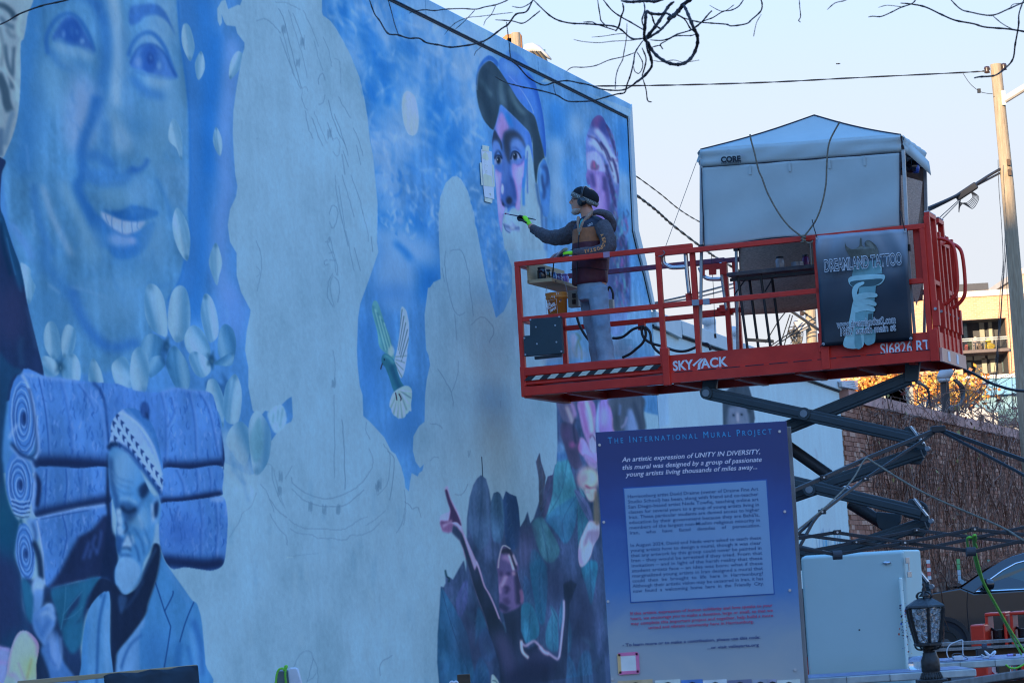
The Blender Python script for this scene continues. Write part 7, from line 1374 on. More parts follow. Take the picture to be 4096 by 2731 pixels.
q=MB(); q.box((c[0],YP+.001,c[2]),(hs-.006,.001,hs-.006),(X_,YV,za)); q.build('logo_field',mat('ink_lilac',alb(150,162,206),.5),IS)
for i,(x0,x1,cc) in enumerate(((2470,2610,(110,120,120)),(2620,2720,(150,168,200)),(2724,2810,(40,90,180)),(2812,2906,(140,170,210)),(2910,3006,(60,80,130)),(3010,3070,(90,120,170)),(3074,3104,(96,120,180)),(3108,3200,(150,172,210)))):
    a,c=by(x0,2718,YP),by(x1,2708,YP); q=MB(); q.box(((a[0]+c[0])/2,YP+.001,c[2]-.07),((c[0]-a[0])/2,.001,.062),(X_,YV,za)); o=q.build('portrait_photo',mat('photo_%d'%cc[0],alb(*cc),.4,var=.3,scale=9),IS)
    q=MB(); p=np.array([(a[0]+c[0])/2,YP-.001,c[2]-.055]); q.add([p+X_*.03*math.cos(k)+za*.036*math.sin(k) for k in np.linspace(0,6.28,13)[:-1]],[tuple(range(12))]); q.build('portrait_head',mat('hair_ink',(.015,.014,.016),.6),o)
for x,y in ((2398,1779),(2415,2087),(2432,2404),(2449,2714),(3118,1725),(3139,2045),(3159,2359),(3180,2677)): p=by(x,y,Y0-.001); q=MB(); q.cyl(p,p-YV*.006,.0075,10); q.build('screw',M_ZINC,IS)
# ================================================================ freezer on the yard with its paint table
A,Bf=on_y(3200,2219,16.),on_y(3613,2200,16.); zt_=(A[2]+Bf[2])/2; dd=on_y(3684,2201,16.62)-Bf; dd[2]=0; fx=(Bf-A); fx[2]=0; wF=np.linalg.norm(fx); fx/=wF; dl=np.linalg.norm(dd); dd/=dl
FZ=thing('freezer',(A+Bf)/2*np.array([1,1,0])+dd*dl/2+za*GZ,'tall white freezer with a paint spattered handle between the blue board and the lantern','freezer')
M_FRZ=mat('freezer_white',alb(90,134,176),.5,var=.03,scale=3,bump=.05,bscale=160); M_FRZS=mat('freezer_side',alb(92,140,182),.55,var=.03,bump=.04,bscale=160)
cF=(A+Bf)/2; cF[2]=0; zb_=.35
q=MB(); q.box(cF+dd*(dl/2+.03)+za*(zt_+zb_)/2,(wF/2-.004,dl/2-.03,(zt_-zb_)/2),(fx,dd,za)); q.build('cabinet',M_FRZS,FZ,bevel=.015)
q=MB(); q.box(cF+dd*.028+za*((zt_+zb_)/2-.002),(wF/2,.028,(zt_-zb_)/2-.003),(fx,dd,za)); DR=q.build('door',M_FRZ,FZ,bevel=.02)
h0,h1=on_y(3601,2308,15.95),on_y(3618,2682,15.95); h1[0]=h0[0]+.004
q=MB(); q.bar(h0,h1,.021,.03,YV); HD=q.build('handle',mat('handle_white',alb(116,162,206),.4),DR,bevel=.008)
q=MB(); rs=np.random.default_rng(5)
for k in range(95):
    t_=rs.normal()*.16+.52; p=h0+(h1-h0)*min(max(t_,.02),1)+X_*rs.normal()*.014-YV*.0135; r=.0015+.004*rs.random()**2; q.cur=rs.choice([0,0,1,2,3]); q.add([p+X_*r*math.cos(a)*(1+.5*rs.random())+za*r*1.5*math.sin(a) for a in np.linspace(0,6.28,7)[:-1]],[tuple(range(6))])
tag(q.build('paint_spatter',[mat('spat_navy',(.01,.015,.06),.5),mat('spat_red',(.4,.08,.05),.5),mat('spat_yellow',(.6,.45,.03),.5),mat('spat_blue',(.03,.10,.4),.5)],HD),kind='stuff')
q=MB(); p=on_y(3548,2249,15.99); q.lathe(p,[(.0,-.004),(.026,-.002),(.026,.004),(0,.006)],20,ax=(X_,za*.36,-YV)); q.build('badge',M_STEEL,DR,smooth=True)
q=MB(); p=on_y(3629,2240,16.0)-YV*.005; q.box(p,(.012,.012,.02),(X_,YV,za)); q.box(p-za*.045+X_*.006,(.004,.006,.04),(X_,YV,za)); q.box(p-za*.085+X_*.006,(.013,.012,.018),(X_,YV,za)); q.build('padlock_hasp',M_STEEL,FZ,bevel=.002)
for x,y in ((3226,2343),(3241,2668),(3437,2518)): q=MB(); p=on_y(x,y,15.975); q.cyl(p,p-YV*.008,.0055,10); q.build('door_stud',M_ZINC if x!=3437 else M_BLK,DR)
M_TAB=mat('paint_table',alb(88,124,168),.6,var=.3,scale=7,c2=alb(112,146,186),dirt=.35); M_TABT=mat('paint_table_top',alb(98,130,180),.55,var=.3,scale=16,c2=alb(40,60,134))
def table(nm,p0,p1,Yf,Yb,z,label,group='folding work tables'):
    a,c=on_y(*p0,Yf),on_y(*p1,Yf); T_=thing(nm,((a[0]+c[0])/2,(Yf+Yb)/2,GZ),label,'table',group)
    q=MB(); q.box(((a[0]+c[0])/2,(Yf+Yb)/2,z-.022),((c[0]-a[0])/2,(Yb-Yf)/2,.022),(X_,YV,za)); o=q.build('tabletop',M_TAB,T_,bevel=.008)
    q=MB(); q.grid([[np.array([a[0]+.02+(c[0]-a[0]-.04)*i/8,Yf+.02+(Yb-Yf-.04)*j/3,z+.0025]) for i in range(9)] for j in range(4)]); q.build('paint_skin',M_TABT,o)
    for x in (a[0]+.15,c[0]-.15):
        for y in (Yf+.08,Yb-.08): q=MB(); q.cyl((x,y,z-.04),(x,y,GZ),.014,8); q.build('leg',M_BLK,T_)
    for k in range(1,4):
        x=a[0]+(c[0]-a[0])*k/4.; q=MB(); q.box((x,Yf-.001,z-.022),(.0012,.002,.02),(X_,YV,za)); q.build('edge_seam',M_BLK,o)
    return z
zt1_=on_y(3450,2700,15.2)[2]; zt1_=table('folding_table',(3213,2716),(3906,2686),15.2,15.8,zt1_,'paint crusted folding table right under the freezer, nearest of the two work tables')
zt2_=on_y(3930,2640,16.6)[2]; zt2_=table('folding_table',(3700,2655),(4260,2622),16.6,17.45,zt2_,'white folding table with chargers and cables behind the lantern')
jg=thing('plastic_jug',on_y(3668,2672,15.5)*np.array([1,1,0])+za*zt1_,'clear plastic jug with a blue lid lying beside the freezer foot','jug'); c=np.array(jg.location); q=MB(); q.lathe(c+za*.042,[(.0,-.05),(.038,-.045),(.042,-.02),(.042,.05),(.03,.06)],18,ax=(YV*.9+X_*.1,za,X_)); q.build('jug',mat('clear_plastic',(.75,.8,.85),.15,trans=.85),jg,smooth=True); q=MB(); q.lathe(c+za*.042+X_*.068,[(.034,-.01),(.036,.0),(.036,.02),(.032,.024)],18,ax=(YV,za,X_)); q.build('lid',mat('lid_blue',(.10,.25,.45),.4),jg,smooth=True)
ch=thing('charger',on_y(3832,2634,16.75)*np.array([1,1,0])+za*(zt2_+.004),'white block charger with looping white and grey leads on the cable table','charger'); c=np.array(ch.location); M_WPL=mat('white_plastic',(.68,.68,.70),.35)
q=MB(); q.box(c+za*.016,(.03,.03,.014),(X_,YV,za)); q.build('block',M_WPL,ch,bevel=.004); 
def lead(P,Y,r,m,par,nm='lead'): q=MB(); q.tube(crv([on_y(x,y,Y) for x,y in P],6),r,7); return q.build(nm,m,par,smooth=True)
lead([(3810,2632),(3795,2630),(3787,2608),(3792,2588),(3806,2573),(3846,2558),(3851,2570),(3851,2600),(3853,2618),(3866,2626),(3900,2626),(3925,2622)],16.72,.0035,M_WPL,ch); lead([(3814,2634),(3808,2622),(3816,2613),(3840,2612),(3864,2628),(3870,2635),(3840,2640),(3800,2641),(3760,2644)],16.68,.0025,mat('grey_lead',(.12,.12,.13),.5),ch)
cb=thing('cable_bundle',on_y(3955,2622,16.9)*np.array([1,1,0])+za*(zt2_+.004),'figure eight bundle of white cable heaped on the white table','cable')
for k in range(4): lead([(3926+k*3,2616+k*2),(3950,2628-k),(3975,2604+k*2),(3982,2606+k),(3968,2622),(3945,2606+k),(3940,2604),(3955,2632-k*2),(3930,2630)],16.85-.02*k,.004,M_WPL,cb)
ps=thing('power_strip',on_y(3940,2615,17.2)*np.array([1,1,0])+za*(zt2_+.004),'black power strip with plugs behind the white cable bundle','power strip'); c=np.array(ps.location); q=MB(); q.box(c+za*.03,(.055,.03,.026),(X_,YV,za)); q.build('strip',M_BLK,ps,bevel=.005); q=MB(); q.box(c+za*.07-X_*.0,(.016,.014,.014),(X_,YV,za)); q.build('plug',mat('plug_grey',(.06,.07,.1),.5),ps,bevel=.003)
mk=thing('marker_pen',on_y(4044,2624,16.9)*np.array([1,1,0])+za*(zt2_+.004),'short lilac marker pen lying at the right of the white table','pen'); c=np.array(mk.location); q=MB(); q.cyl(c+za*.01-X_*.025-YV*.01,c+za*.01+X_*.012+YV*.005,.0085,10); q.build('barrel',mat('lilac',(.4,.3,.6),.4),mk); q=MB(); q.cyl(c+za*.01+X_*.012+YV*.005,c+za*.01+X_*.03+YV*.012,.009,10); q.build('cap',mat('brown_cap',(.15,.07,.05),.5),mk)
# ================================================================ lantern on its post
YL=13.; LT=thing('lantern',on_y(3718,2731,YL),'black cast lantern with rippled glass panes standing on a square post','lantern')
M_IRON=mat('cast_iron',(.016,.015,.015),.45,var=.4,scale=30,bump=.35,bscale=60)
def zy(y): return on_y(3715,y,YL)[2]
cx=on_y(3710,2560,YL); cx=np.array([cx[0],YL,0]); A6=(X_,YV,za)
def hexring(r,z,ph=0): return [cx+za*z+X_*r*math.cos(math.pi*k/3+ph)+YV*r*math.sin(math.pi*k/3+ph) for k in range(6)]
k8=.4464/808.
zr=lambda p: zy(2031+p*.4464)
q=MB(); q.lathe(cx,[(.003,zr(655)),(.008,zr(680)),(.005,zr(700)),(.012,zr(730)),(.008,zr(745)),(.02,zr(770)),(.03,zr(790))],12); q.build('finial',M_IRON,LT,smooth=True)
for k in range(6):
    a=math.pi*k/3+.26; d=X_*math.cos(a)+YV*math.sin(a); q=MB(); q.tube(crv([cx+d*.006+za*zr(745),cx+d*.03+za*zr(755),cx+d*.042+za*zr(785),cx+d*.032+za*zr(812)],5),.004,6); q.build('scroll',M_IRON,LT)
q=MB(); q.loft([hexring(.028,zr(800),.52),hexring(.05,zr(815),.52),hexring(.10,zr(868),.52),hexring(.104,zr(885),.52),hexring(.098,zr(892),.52)]); q.build('roof',M_IRON,LT)
M_GLS=bpy.data.materials.new('rippled_glass'); M_GLS.use_nodes=True; t=M_GLS.node_tree; bs=t.nodes['Principled BSDF']; bs.inputs['Base Color'].default_value=(.8,.82,.84,1); bs.inputs['Transmission Weight'].default_value=.85; bs.inputs['Roughness'].default_value=.06; tc=nd(t,'ShaderNodeTexCoord'); vo=nd(t,'ShaderNodeTexVoronoi'); vo.inputs['Scale'].default_value=38; bp_=nd(t,'ShaderNodeBump'); bp_.inputs['Strength'].default_value=1; bp_.inputs['Distance'].default_value=.02; t.links.new(tc.outputs['Object'],vo.inputs['Vector']); t.links.new(vo.outputs[0],bp_.inputs['Height']); t.links.new(bp_.outputs[0],bs.inputs['Normal'])
r0_,r1_=.092,.066; h=[hexring(r0_,zr(895),.52),hexring(r1_*1.12,zr(1050),.52),hexring(r1_*.92,zr(1205),.52)]
for k in range(6):
    k2=(k+1)%6; q=MB(); q.grid([[h[j][k]*.9+h[j][k2]*.1,h[j][k]*.1+h[j][k2]*.9] for j in range(3)]); q.build('pane',M_GLS,LT,solid=.004)
    q=MB(); P=[h[0][k]+(h[0][k]-cx)*np.array([.04,.04,0]),h[1][k]+(h[1][k]-cx)*np.array([.10,.10,0]),h[2][k]]; q.tube(crv(P,4),.0095,6); q.build('rib',M_IRON,LT)
q=MB(); q.loft([hexring(.066,zr(1200),.52),hexring(.074,zr(1212),.52),hexring(.074,zr(1228),.52),hexring(.03,zr(1245),.52),hexring(.028,zr(1285),.52)]); q.build('gallery',M_IRON,LT)
for k in range(6): a=math.pi*k/3; d=X_*math.cos(a)+YV*math.sin(a); q=MB(); q.tube(crv([cx+d*.064+za*zr(1228),cx+d*.052+za*zr(1258),cx+d*.028+za*zr(1268)],4),.005,6); q.build('scroll',M_IRON,LT)
cx2=cx+X_*.006; q=MB(); q.lathe(cx2,[(.026,zr(1280)),(.034,zr(1295)),(.036,zr(1320)),(.046,zr(1360)),(.046,zr(1455)),(.042,zr(1470)),(.05,zr(1500)),(.056,zr(1530))],24); q.build('pedestal',M_IRON,LT,smooth=True)
for k in range(24): a=2*math.pi*k/24; d=X_*math.cos(a)+YV*math.sin(a); q=MB(); q.tube([cx2+d*.044+za*zr(1472),cx2+d*.051+za*zr(1500),cx2+d*.057+za*zr(1528)],.003,5); q.build('flute',M_IRON,LT)
q=MB(); q.box(cx2+za*(zr(1530)-.03),(.07,.07,.03),A6); q.build('base_plate',M_IRON,LT,bevel=.005)
lp=thing('lamp_post',cx2*np.array([1,1,0])+za*GZ,'square dark timber post carrying the lantern','post'); q=MB(); q.box(cx2+za*((zr(1530)-.06+GZ)/2),(.062,.062,(zr(1530)-.06-GZ)/2),A6); q.build('shaft',M_DWOOD,lp,bevel=.004)
# ---- deck handrail in the lower right corner
HR=thing('deck_handrail',(2.6,12.3,GZ),'weathered timber deck handrail in front of the white tables at the lower right','handrail')
a,c=on_y(3806,2722,12.75),on_y(4180,2664,12.0); q=MB(); q.bar(a-za*.02,c-za*.02,.11,.036); q.build('cap_rail',M_WOOD,HR,bevel=.006); q=MB(); q.bar(a-za*.11+YV*.03,c-za*.11+YV*.03,.036,.13); q.build('side_rail',M_DWOOD,HR,bevel=.004)
q=MB(); q.box((c[0]+.2,12.0,(c[2]-.05+GZ)/2),(.045,.045,(c[2]-.05-GZ)/2),A6); q.build('post',M_DWOOD,HR); q=MB(); q.bar(c-za*.02,c+np.array([1.2,-.5,0])-za*.02,.11,.036); q.build('cap_rail',M_WOOD,HR,bevel=.006)
# ---- slatted fence behind the tables
SFN=thing('slat_fence',(3.2,19,GZ),'low fence of two grey timber rails over a brown board behind the white tables','fence')
for p0,p1,h in (((3690,2580),(4300,2545),.024),((3680,2602),(4300,2568),.022)): q=MB(); a,c=on_y(*p0,19.),on_y(*p1,19.); q.bar(a,c,.09,h); q.build('rail',M_WOOD,SFN,bevel=.003)
a,c=on_y(3680,2628,19.06),on_y(4300,2594,19.06); q=MB(); q.bar(a,c,.03,.075); q.build('board',M_DWOOD,SFN,bevel=.003)
for x in (3740,4010,4280): p=on_y(x,2590,19.1); q=MB(); q.box((p[0],19.12,(p[2]+GZ)/2),(.04,.04,(p[2]-GZ)/2),A6); q.build('post',M_DWOOD,SFN)
# ================================================================ black folding canopy frame
M_FRM=mat('black_frame',(.022,.024,.028),.55,var=.3,scale=60,bump=.15,bscale=150)
CF=thing('folding_canopy',np.array([2.6,16.2,GZ]),'bare black folding canopy frame of crossed bars above the freezer, without its cloth','canopy frame')
def pp(c_,x,y,Y): o=CROPS[c_]; return on_y(o[0]+x*o[2],o[1]+y*o[2],Y)
def fb(P,w_=.02,nm='truss_bar'):
    for a,c in zip(P[:-1],P[1:]): q=MB(); q.bar(a,c,w_*.7,w_); q.build(nm,M_FRM,CF,bevel=.003)
YF,YB=15.0,17.6
fb([pp('P',225,278,YF),pp('P',620,216,YF)]); fb([pp('P',620,220,YF+.02),pp('P',1225,310,YF+.02),pp('P',1820,385,YF+.02)]); fb([pp('P',225,352,YF-.02),pp('P',620,418,YF-.02)]); fb([pp('P',620,415,YF),pp('P',1225,310,YF-.01),pp('P',1850,190,YF)]); fb([pp('P',1850,192,YF),pp('P',2500,262,YF)]); fb([pp('P',1820,395,YF),pp('P',2500,245,YF)])
fb([pp('P',240,232,YB),pp('P',790,305,YB),pp('P',1360,372,YB)],.022); fb([pp('P',330,392,YB),pp('P',790,305,YB-.02),pp('P',1330,198,YB)],.022); fb([pp('P',1330,198,YB),pp('P',1860,265,YB),pp('P',2500,330,YB)],.022); fb([pp('P',1360,372,YB),pp('P',1860,265,YB-.02),pp('P',2500,130,YB)],.022)
fb([pp('O',1500,716,16.3),pp('O',900,962,15.9),pp('O',500,1140,15.5),pp('O',150,1290,15.2)],.024,'roof_pole'); fb([pp('O',1492,738,16.3),pp('O',870,1152,15.9),pp('O',485,1448,15.3),pp('P',225,270,15.1)],.018,'roof_strut'); fb([pp('P',490,10,15.3),pp('P',400,130,15.2),pp('P',255,400,15.05)],.018,'roof_strut')
fb([pp('O',1545,712,16.3),pp('O',2294,985,15.9),pp('O',2700,1130,15.6)],.024,'roof_pole'); fb([pp('O',1545,722,16.3),pp('O',2260,1100,15.8),pp('O',2600,1290,15.4)],.018,'roof_strut')
fb([pp('P',248,180,YF+.06),pp('P',300,1568,YF+.06),pp('P',312,1900,YF+.06)],.032,'leg')
q=MB(); q.box(pp('O',1522,708,16.3),(.045,.035,.02),A6); q.build('hub',M_BLK,CF,bevel=.006)
for c_,x,y,Y in (('P',620,218,YF),('P',1225,310,YF-.02),('P',1850,190,YF),('P',790,305,YB-.03),('P',1330,198,YB-.02),('P',1860,265,YB-.03),('O',485,1448,15.3),('O',500,1140,15.48),('O',870,1152,15.88)): q=MB(); p=pp(c_,x,y,Y-.012); q.box(p,(.022,.012,.014),A6); o=q.build('joint',M_BLK,CF,bevel=.003); q=MB(); q.cyl(p-YV*.012,p-YV*.017,.006,8); q.build('rivet',M_ZINC,o)
for x in (622,1818): q=MB(); c=pp('P',x,420 if x<1000 else 390,YF-.03); q.cyl(c-X_*.026,c+X_*.026,.026,16); q.build('foam_sleeve',mat('foam_grey',(.06,.065,.075),.8),CF,smooth=False)
fr_=thing('frame_rope',pp('O',885,965,15.88),'speckled guy rope stretched down right from the black canopy frame','rope'); q=MB(); q.tube(crv([pp('O',885,965,15.86),pp('O',1400,1278,15.5),pp('O',2060,1568,15.1),pp('P',2294,290,14.7),pp('P',2600,450,14.5)],6),.0055,6); q.build('strand',M_ROPE,fr_); q=MB(); q.tube(crv([pp('O',885,965,15.86),pp('O',850,1000,15.8),pp('O',740,1180,15.6),pp('O',520,1400,15.2),pp('P',250,210,15.0)],6),.005,6); q.build('strand',M_ROPE,fr_)
M_GRN=mat('lime_cord',(.22,.62,.05),.5,var=.08)
gc=thing('extension_cord',pp('P',1855,250,YF-.05),'lime green extension cord looped over the black frame and hanging down to the table','cord')
for P in ([(1790,345),(1783,285),(1800,262),(1835,275),(1845,330),(1850,440),(1905,620),(2000,800),(2100,980),(2200,1180),(2270,1310)],[(1870,350),(1850,300),(1840,255),(1856,243),(1862,280),(1850,330),(1862,420),(1900,560),(1940,680),(2040,860),(2130,1020),(2210,1150),(2310,1300)]): q=MB(); q.tube(crv([pp('P',x,y,YF-.06+(y-250)/1060*1.9) for x,y in P],6),.007,8); q.build('strand',M_GRN,gc,smooth=True)
q=MB(); q.tube(crv([pp('P',2130,1400,16.4),pp('P',2170,1430,16.4),pp('P',2230,1430,16.4),pp('P',2300,1395,16.4)],6),.006,8); q.build('strand',M_GRN,gc,smooth=True)
# ================================================================ lower edge: timber rail with a tarp, boxes by the wall
def p8(x,y,Y): return on_y(x*.3656,2560+y*.3656,Y)
TR=thing('timber_rail',p8(600,470,15.)*np.array([1,1,0])+za*GZ,'pale timber rail crossing the lower left corner in front of the mural','rail')
a,c=p8(200,470,15.),p8(2150,290,15.); q=MB(); q.bar(a,c,.05,.028); q.build('rail',mat('new_timber',(.42,.30,.17),.7,var=.2,scale=3,stretch=(1,6,6)),TR,bevel=.003)
for x in (300,2080): p=p8(x,462-(x-300)*.092,15.05); q=MB(); q.box((p[0],15.06,(p[2]+GZ)/2),(.03,.03,(p[2]-GZ)/2-.02),A6); q.build('post',M_WOOD,TR)
TP=thing('dark_tarp',p8(1650,470,14.9)*np.array([1,1,0])+za*.9,'dark navy tarp draped over the pale timber rail at the lower left','tarp')
topl=[(1135,388),(1190,360),(1300,356),(1410,352),(1500,350),(1640,322),(1730,318),(1850,310),(1960,292),(2080,276),(2165,266)]; G=[]
for j in range(9):
    row=[]
    for i,(x,y) in enumerate(topl): row.append(p8(x+j*5,y+j*62+(6*math.sin(i*2.1+j*.6)),14.95-.02*math.sin(i*1.5+j)-.01*j))
    G.append(row)
q=MB(); q.grid(G); q.build('cloth',mat('tarp_navy',alb(14,34,62),.8,var=.15),TP,smooth=True,solid=.004)
def p9(x,y,Y): return on_y(1060+x*.4252,2600+y*.4252,Y)
gb=thing('junction_box',p9(165,330,16.)*np.array([1,1,0])+za*GZ,'grey utility box with a green cable loop in front of the bare wall','box'); a,c=p9(102,192,16.),p9(238,192,16.); q=MB(); q.box(((a[0]+c[0])/2,16.06,(a[2]+GZ)/2),((c[0]-a[0])/2,.06,(a[2]-GZ)/2),A6); q.build('box',mat('grey_box',(.16,.19,.20),.6),gb,bevel=.01)
q=MB(); q.tube(crv([p9(100,320,15.97),p9(110,230,15.97),p9(130,180,15.97),p9(165,168,15.97),p9(182,185,15.97),p9(190,150,15.97),p9(206,148,15.97),p9(196,180,15.97),p9(190,240,15.97),p9(202,330,15.97)],6),.007,8); q.build('cable',M_GRN,gb,smooth=True)
wc=thing('plastic_tray',p9(285,330,16.)*np.array([1,1,0])+za*GZ,'white plastic tray leaning beside the grey box with the green cable','tray'); q=MB(); P=[p9(214,190,15.9),p9(232,160,15.9),p9(295,158,15.9),p9(312,176,15.9),p9(352,330,15.9)]; P=P+[np.array([P[-1][0]+.06,15.9,GZ]),np.array([P[0][0]+.05,15.9,GZ])]; q.prism(P,YV*.05); q.build('lid',M_WPL,wc,bevel=.012)
wp=thing('timber_stub',p9(1866,330,16.2)*np.array([1,1,0])+za*GZ,'short brown timber post end in front of the dark painted leaves','post'); a,c=p9(1806,228,16.2),p9(1926,224,16.2); q=MB(); q.box(((a[0]+c[0])/2,16.24,(a[2]+GZ)/2),((c[0]-a[0])/2,.04,(a[2]-GZ)/2),A6); q.build('post',M_DWOOD,wp,bevel=.004)
for P in ([(1735,330),(1745,302),(1765,296),(1775,330)],[(1780,330),(1785,300),(1805,296),(1820,330)]):
    q=MB(); q.tube(crv([p9(x,y,16.1) for x,y in P],6),.008,8); q.build('white_loop',M_WPL,wp,smooth=True)
# ================================================================ dark car by the brick wall
YC=47.; CR=thing('parked_car',on_y(4150,2600,YC)*np.array([1,1,0])+za*GZ+YV*.9,'black estate car parked by the vine covered brick wall behind the red outriggers','car')
M_CAR=mat('car_black',(.008,.010,.014),.22,var=.1,coat=1.); M_CGL=mat('car_glass',(.05,.09,.09),.05,var=.1,coat=.5); M_CHR=mat('chrome',(.75,.76,.78),.15,metal=1.,var=.02)
def cpt(x,y,Y=YC): return on_y(x,y,Y)
low=[(3500,2640),(3505,2500),(3525,2440),(3580,2408),(3660,2384),(3740,2368),(3800,2358),(3842,2351),(3896,2372),(4300,2346),(4720,2322),(4735,2440),(4730,2590),(3500,2652)]
sec=[(.0,.05),(.06,0.),(.35,-.0)]
def side(P,dy,inset=0): c=np.mean([cpt(*p) for p in P],0); return [cpt(*p)+YV*dy+(c-cpt(*p))*inset for p in P]
q=MB(); q.loft([side(low,.05,.012),side(low,.0,.0),side(low,.12,-.0),side(low,1.70,-.0),side(low,1.82,.0),side(low,1.80,.012)][1:5]); q.build('body',M_CAR,CR,bevel=.03)
roof=[(3842,2351),(3900,2312),(3962,2272),(4012,2243),(4060,2222),(4110,2208),(4200,2192),(4400,2178),(4560,2188),(4650,2230),(4722,2322),(4300,2346),(3896,2372)]
q=MB(); A_=side(roof,.03); B2=side(roof,1.77)
def tum(R_,sgn): 
    z0=min(p[2] for p in R_); return [p+YV*sgn*.26*max(0,(p[2]-1.10)/.6) for p in R_]
q.loft([tum(A_,1),tum(B2,-1)]); q.build('cabin',M_CAR,CR,bevel=.02)
win=[(3902,2365),(3960,2318),(4016,2280),(4070,2252),(4130,2236),(4210,2230),(4215,2350)]; W_=tum(side(win,.022),1)
q=MB(); q.prism(W_,YV*.02); q.build('front_window',M_CGL,CR)
q=MB(); q.tube(W_[:6],.016,6); q.build('window_trim',M_CHR,CR,smooth=True); q=MB(); q.tube([W_[0],W_[6],cpt(4700,2326)+YV*-.0],.016,6); q.build('window_trim',M_CHR,CR)
w2=[(4230,2350),(4228,2230),(4400,2222),(4420,2340)]; q=MB(); q.prism(tum(side(w2,.022),1),YV*.02); q.build('rear_window',M_CGL,CR)
ws=[cpt(3850,2346)+YV*.12,cpt(4006,2246)+YV*.36,cpt(4006,2246)+YV*1.4,cpt(3850,2346)+YV*1.65]; q=MB(); q.add([p+np.array([-.02,0,.015]) for p in ws],[(0,1,2,3)]); q.build('windscreen',M_CGL,CR)
q=MB(); c=cpt(3944,2336)-YV*.12; q.loft([ring(c+X_*o_,a_,b_,YV,za,14) for o_,a_,b_ in ((-.09,.04,.05),(-.07,.09,.09),(.02,.11,.10),(.10,.10,.09),(.12,.06,.06))]); MR=q.build('wing_mirror',M_CAR,CR,smooth=True); q=MB(); q.bar(c+YV*.1-za*.05,c+YV*.2-za*.08,.04,.03); q.build('mirror_stalk',M_BLK,MR)
q=MB(); q.tube(crv([cpt(3872,2360)-YV*.004,cpt(3868,2420)-YV*.008,cpt(3874,2500)-YV*.008,cpt(3880,2580)-YV*.004],5),.006,5); q.build('door_gap',M_TRIMD,CR)
wcx=cpt(3780,2572); wr_=.36
for x in (wcx[0],wcx[0]+2.75):
    for y in (YC-.0,YC+1.6):
        c=np.array([x,y,GZ+wr_]); q=MB(); q.lathe(c-YV*.02,[(.22,0),(.33,.01),(.36,.04),(.36,.2),(.33,.23),(.22,.24)],28,ax=(X_,za,YV)); o=q.build('wheel',MATS['rubber'],CR,smooth=True); q=MB(); q.lathe(c-YV*.03,[(.03,0),(.05,.0),(.22,.03),(.24,.0),(.25,.02)],20,ax=(X_,za,YV)); q.build('rim',M_ARM,o)
    c=np.array([x,YC-.012,GZ+wr_+.02]); q=MB(); t_=np.linspace(-.15,math.pi+.15,24); q.grid([[c+X_*.40*math.cos(a)+za*.40*math.sin(a) for a in t_],[c+X_*.47*math.cos(a)+za*.47*math.sin(a)-YV*.01 for a in t_]]); q.build('arch_trim',mat('dull_plastic',(.03,.033,.038),.6),CR,solid=.03); q=MB(); q.add([c+YV*.005+X_*.40*math.cos(a)+za*.40*math.sin(a) for a in np.linspace(0,6.28,25)[:-1]],[tuple(range(24))]); q.build('arch_well',M_TRIMD,CR)
q=MB(); c=cpt(3905,2492)-YV*.006; q.add([c+X_*a+za*b for a,b in ((-.09,.10),(-.02,.08),(.04,.09),(.10,.0),(.02,-.03),(-.03,.02),(-.06,-.08),(-.07,.02))],[tuple(range(8))])
for y0 in (): pass
wn=[cpt(3842,2350)+YV*.3+za*.02,cpt(3872,2345)+YV*.9+za*.04]; q=MB(); q.cyl(wn[0],wn[1],.012,6); q.build('wiper',M_BLK,CR)
# ================================================================ far side of the street, in the last sun
YA=100.
AB=thing('brick_apartment_block',on_y(3900,1500,YA)*np.array([1,1,0])+za*GZ,'sunlit orange brick apartment block with recessed balconies, far behind the lift','building')
M_OB=bpy.data.materials.new('orange_brick'); M_OB.use_nodes=True; t=M_OB.node_tree; bs=t.nodes['Principled BSDF']; bs.inputs['Roughness'].default_value=.9; tc=nd(t,'ShaderNodeTexCoord'); sx=nd(t,'ShaderNodeSeparateXYZ'); cm=nd(t,'ShaderNodeCombineXYZ'); t.links.new(tc.outputs['Object'],sx.inputs[0]); t.links.new(sx.outputs[0],cm.inputs[0]); t.links.new(sx.outputs[2],cm.inputs[1])
bt=nd(t,'ShaderNodeTexBrick'); bt.inputs['Scale'].default_value=1; bt.inputs['Brick Width'].default_value=.2; bt.inputs['Row Height'].default_value=.072; bt.inputs['Mortar Size'].default_value=.009; bt.inputs['Color1'].default_value=(.72,.37,.19,1); bt.inputs['Color2'].default_value=(.62,.29,.14,1); bt.inputs['Mortar'].default_value=(.62,.44,.28,1); t.links.new(cm.outputs[0],bt.inputs[0]); t.links.new(bt.outputs[0],bs.inputs['Base Color']); bp_=nd(t,'ShaderNodeBump'); bp_.inputs['Strength'].default_value=.4; t.links.new(bt.outputs[1],bp_.inputs['Height']); bp_.invert=True; t.links.new(bp_.outputs[0],bs.inputs['Normal'])
def ax_(x,y,Y=YA): return on_y(x,y,Y)
x0=ax_(3330,1300)[0]; x1=ax_(4330,1200)[0]; zt=ax_(3850,1190)[2]; rx0=ax_(3838,1300)[0]; rx1=ax_(4026,1290)[0]; rz1=ax_(3930,1276)[2]; rz0=ax_(3945,1500)[2]
rx2=ax_(4140,1290)[0]
def wbx(a,b_,z0,z1,nm='wall',m=M_OB,Y=YA,dp=.35): q=MB(); q.box(((a+b_)/2,Y+dp/2,(z0+z1)/2),((b_-a)/2,dp/2,(z1-z0)/2),A6); return q.build(nm,m,AB)
wbx(x0,rx0,GZ,zt); wbx(rx1,x1,GZ,zt); wbx(rx0,rx1,rz1,zt-.0); wbx(rx0,rx1,GZ,rz0-.02)
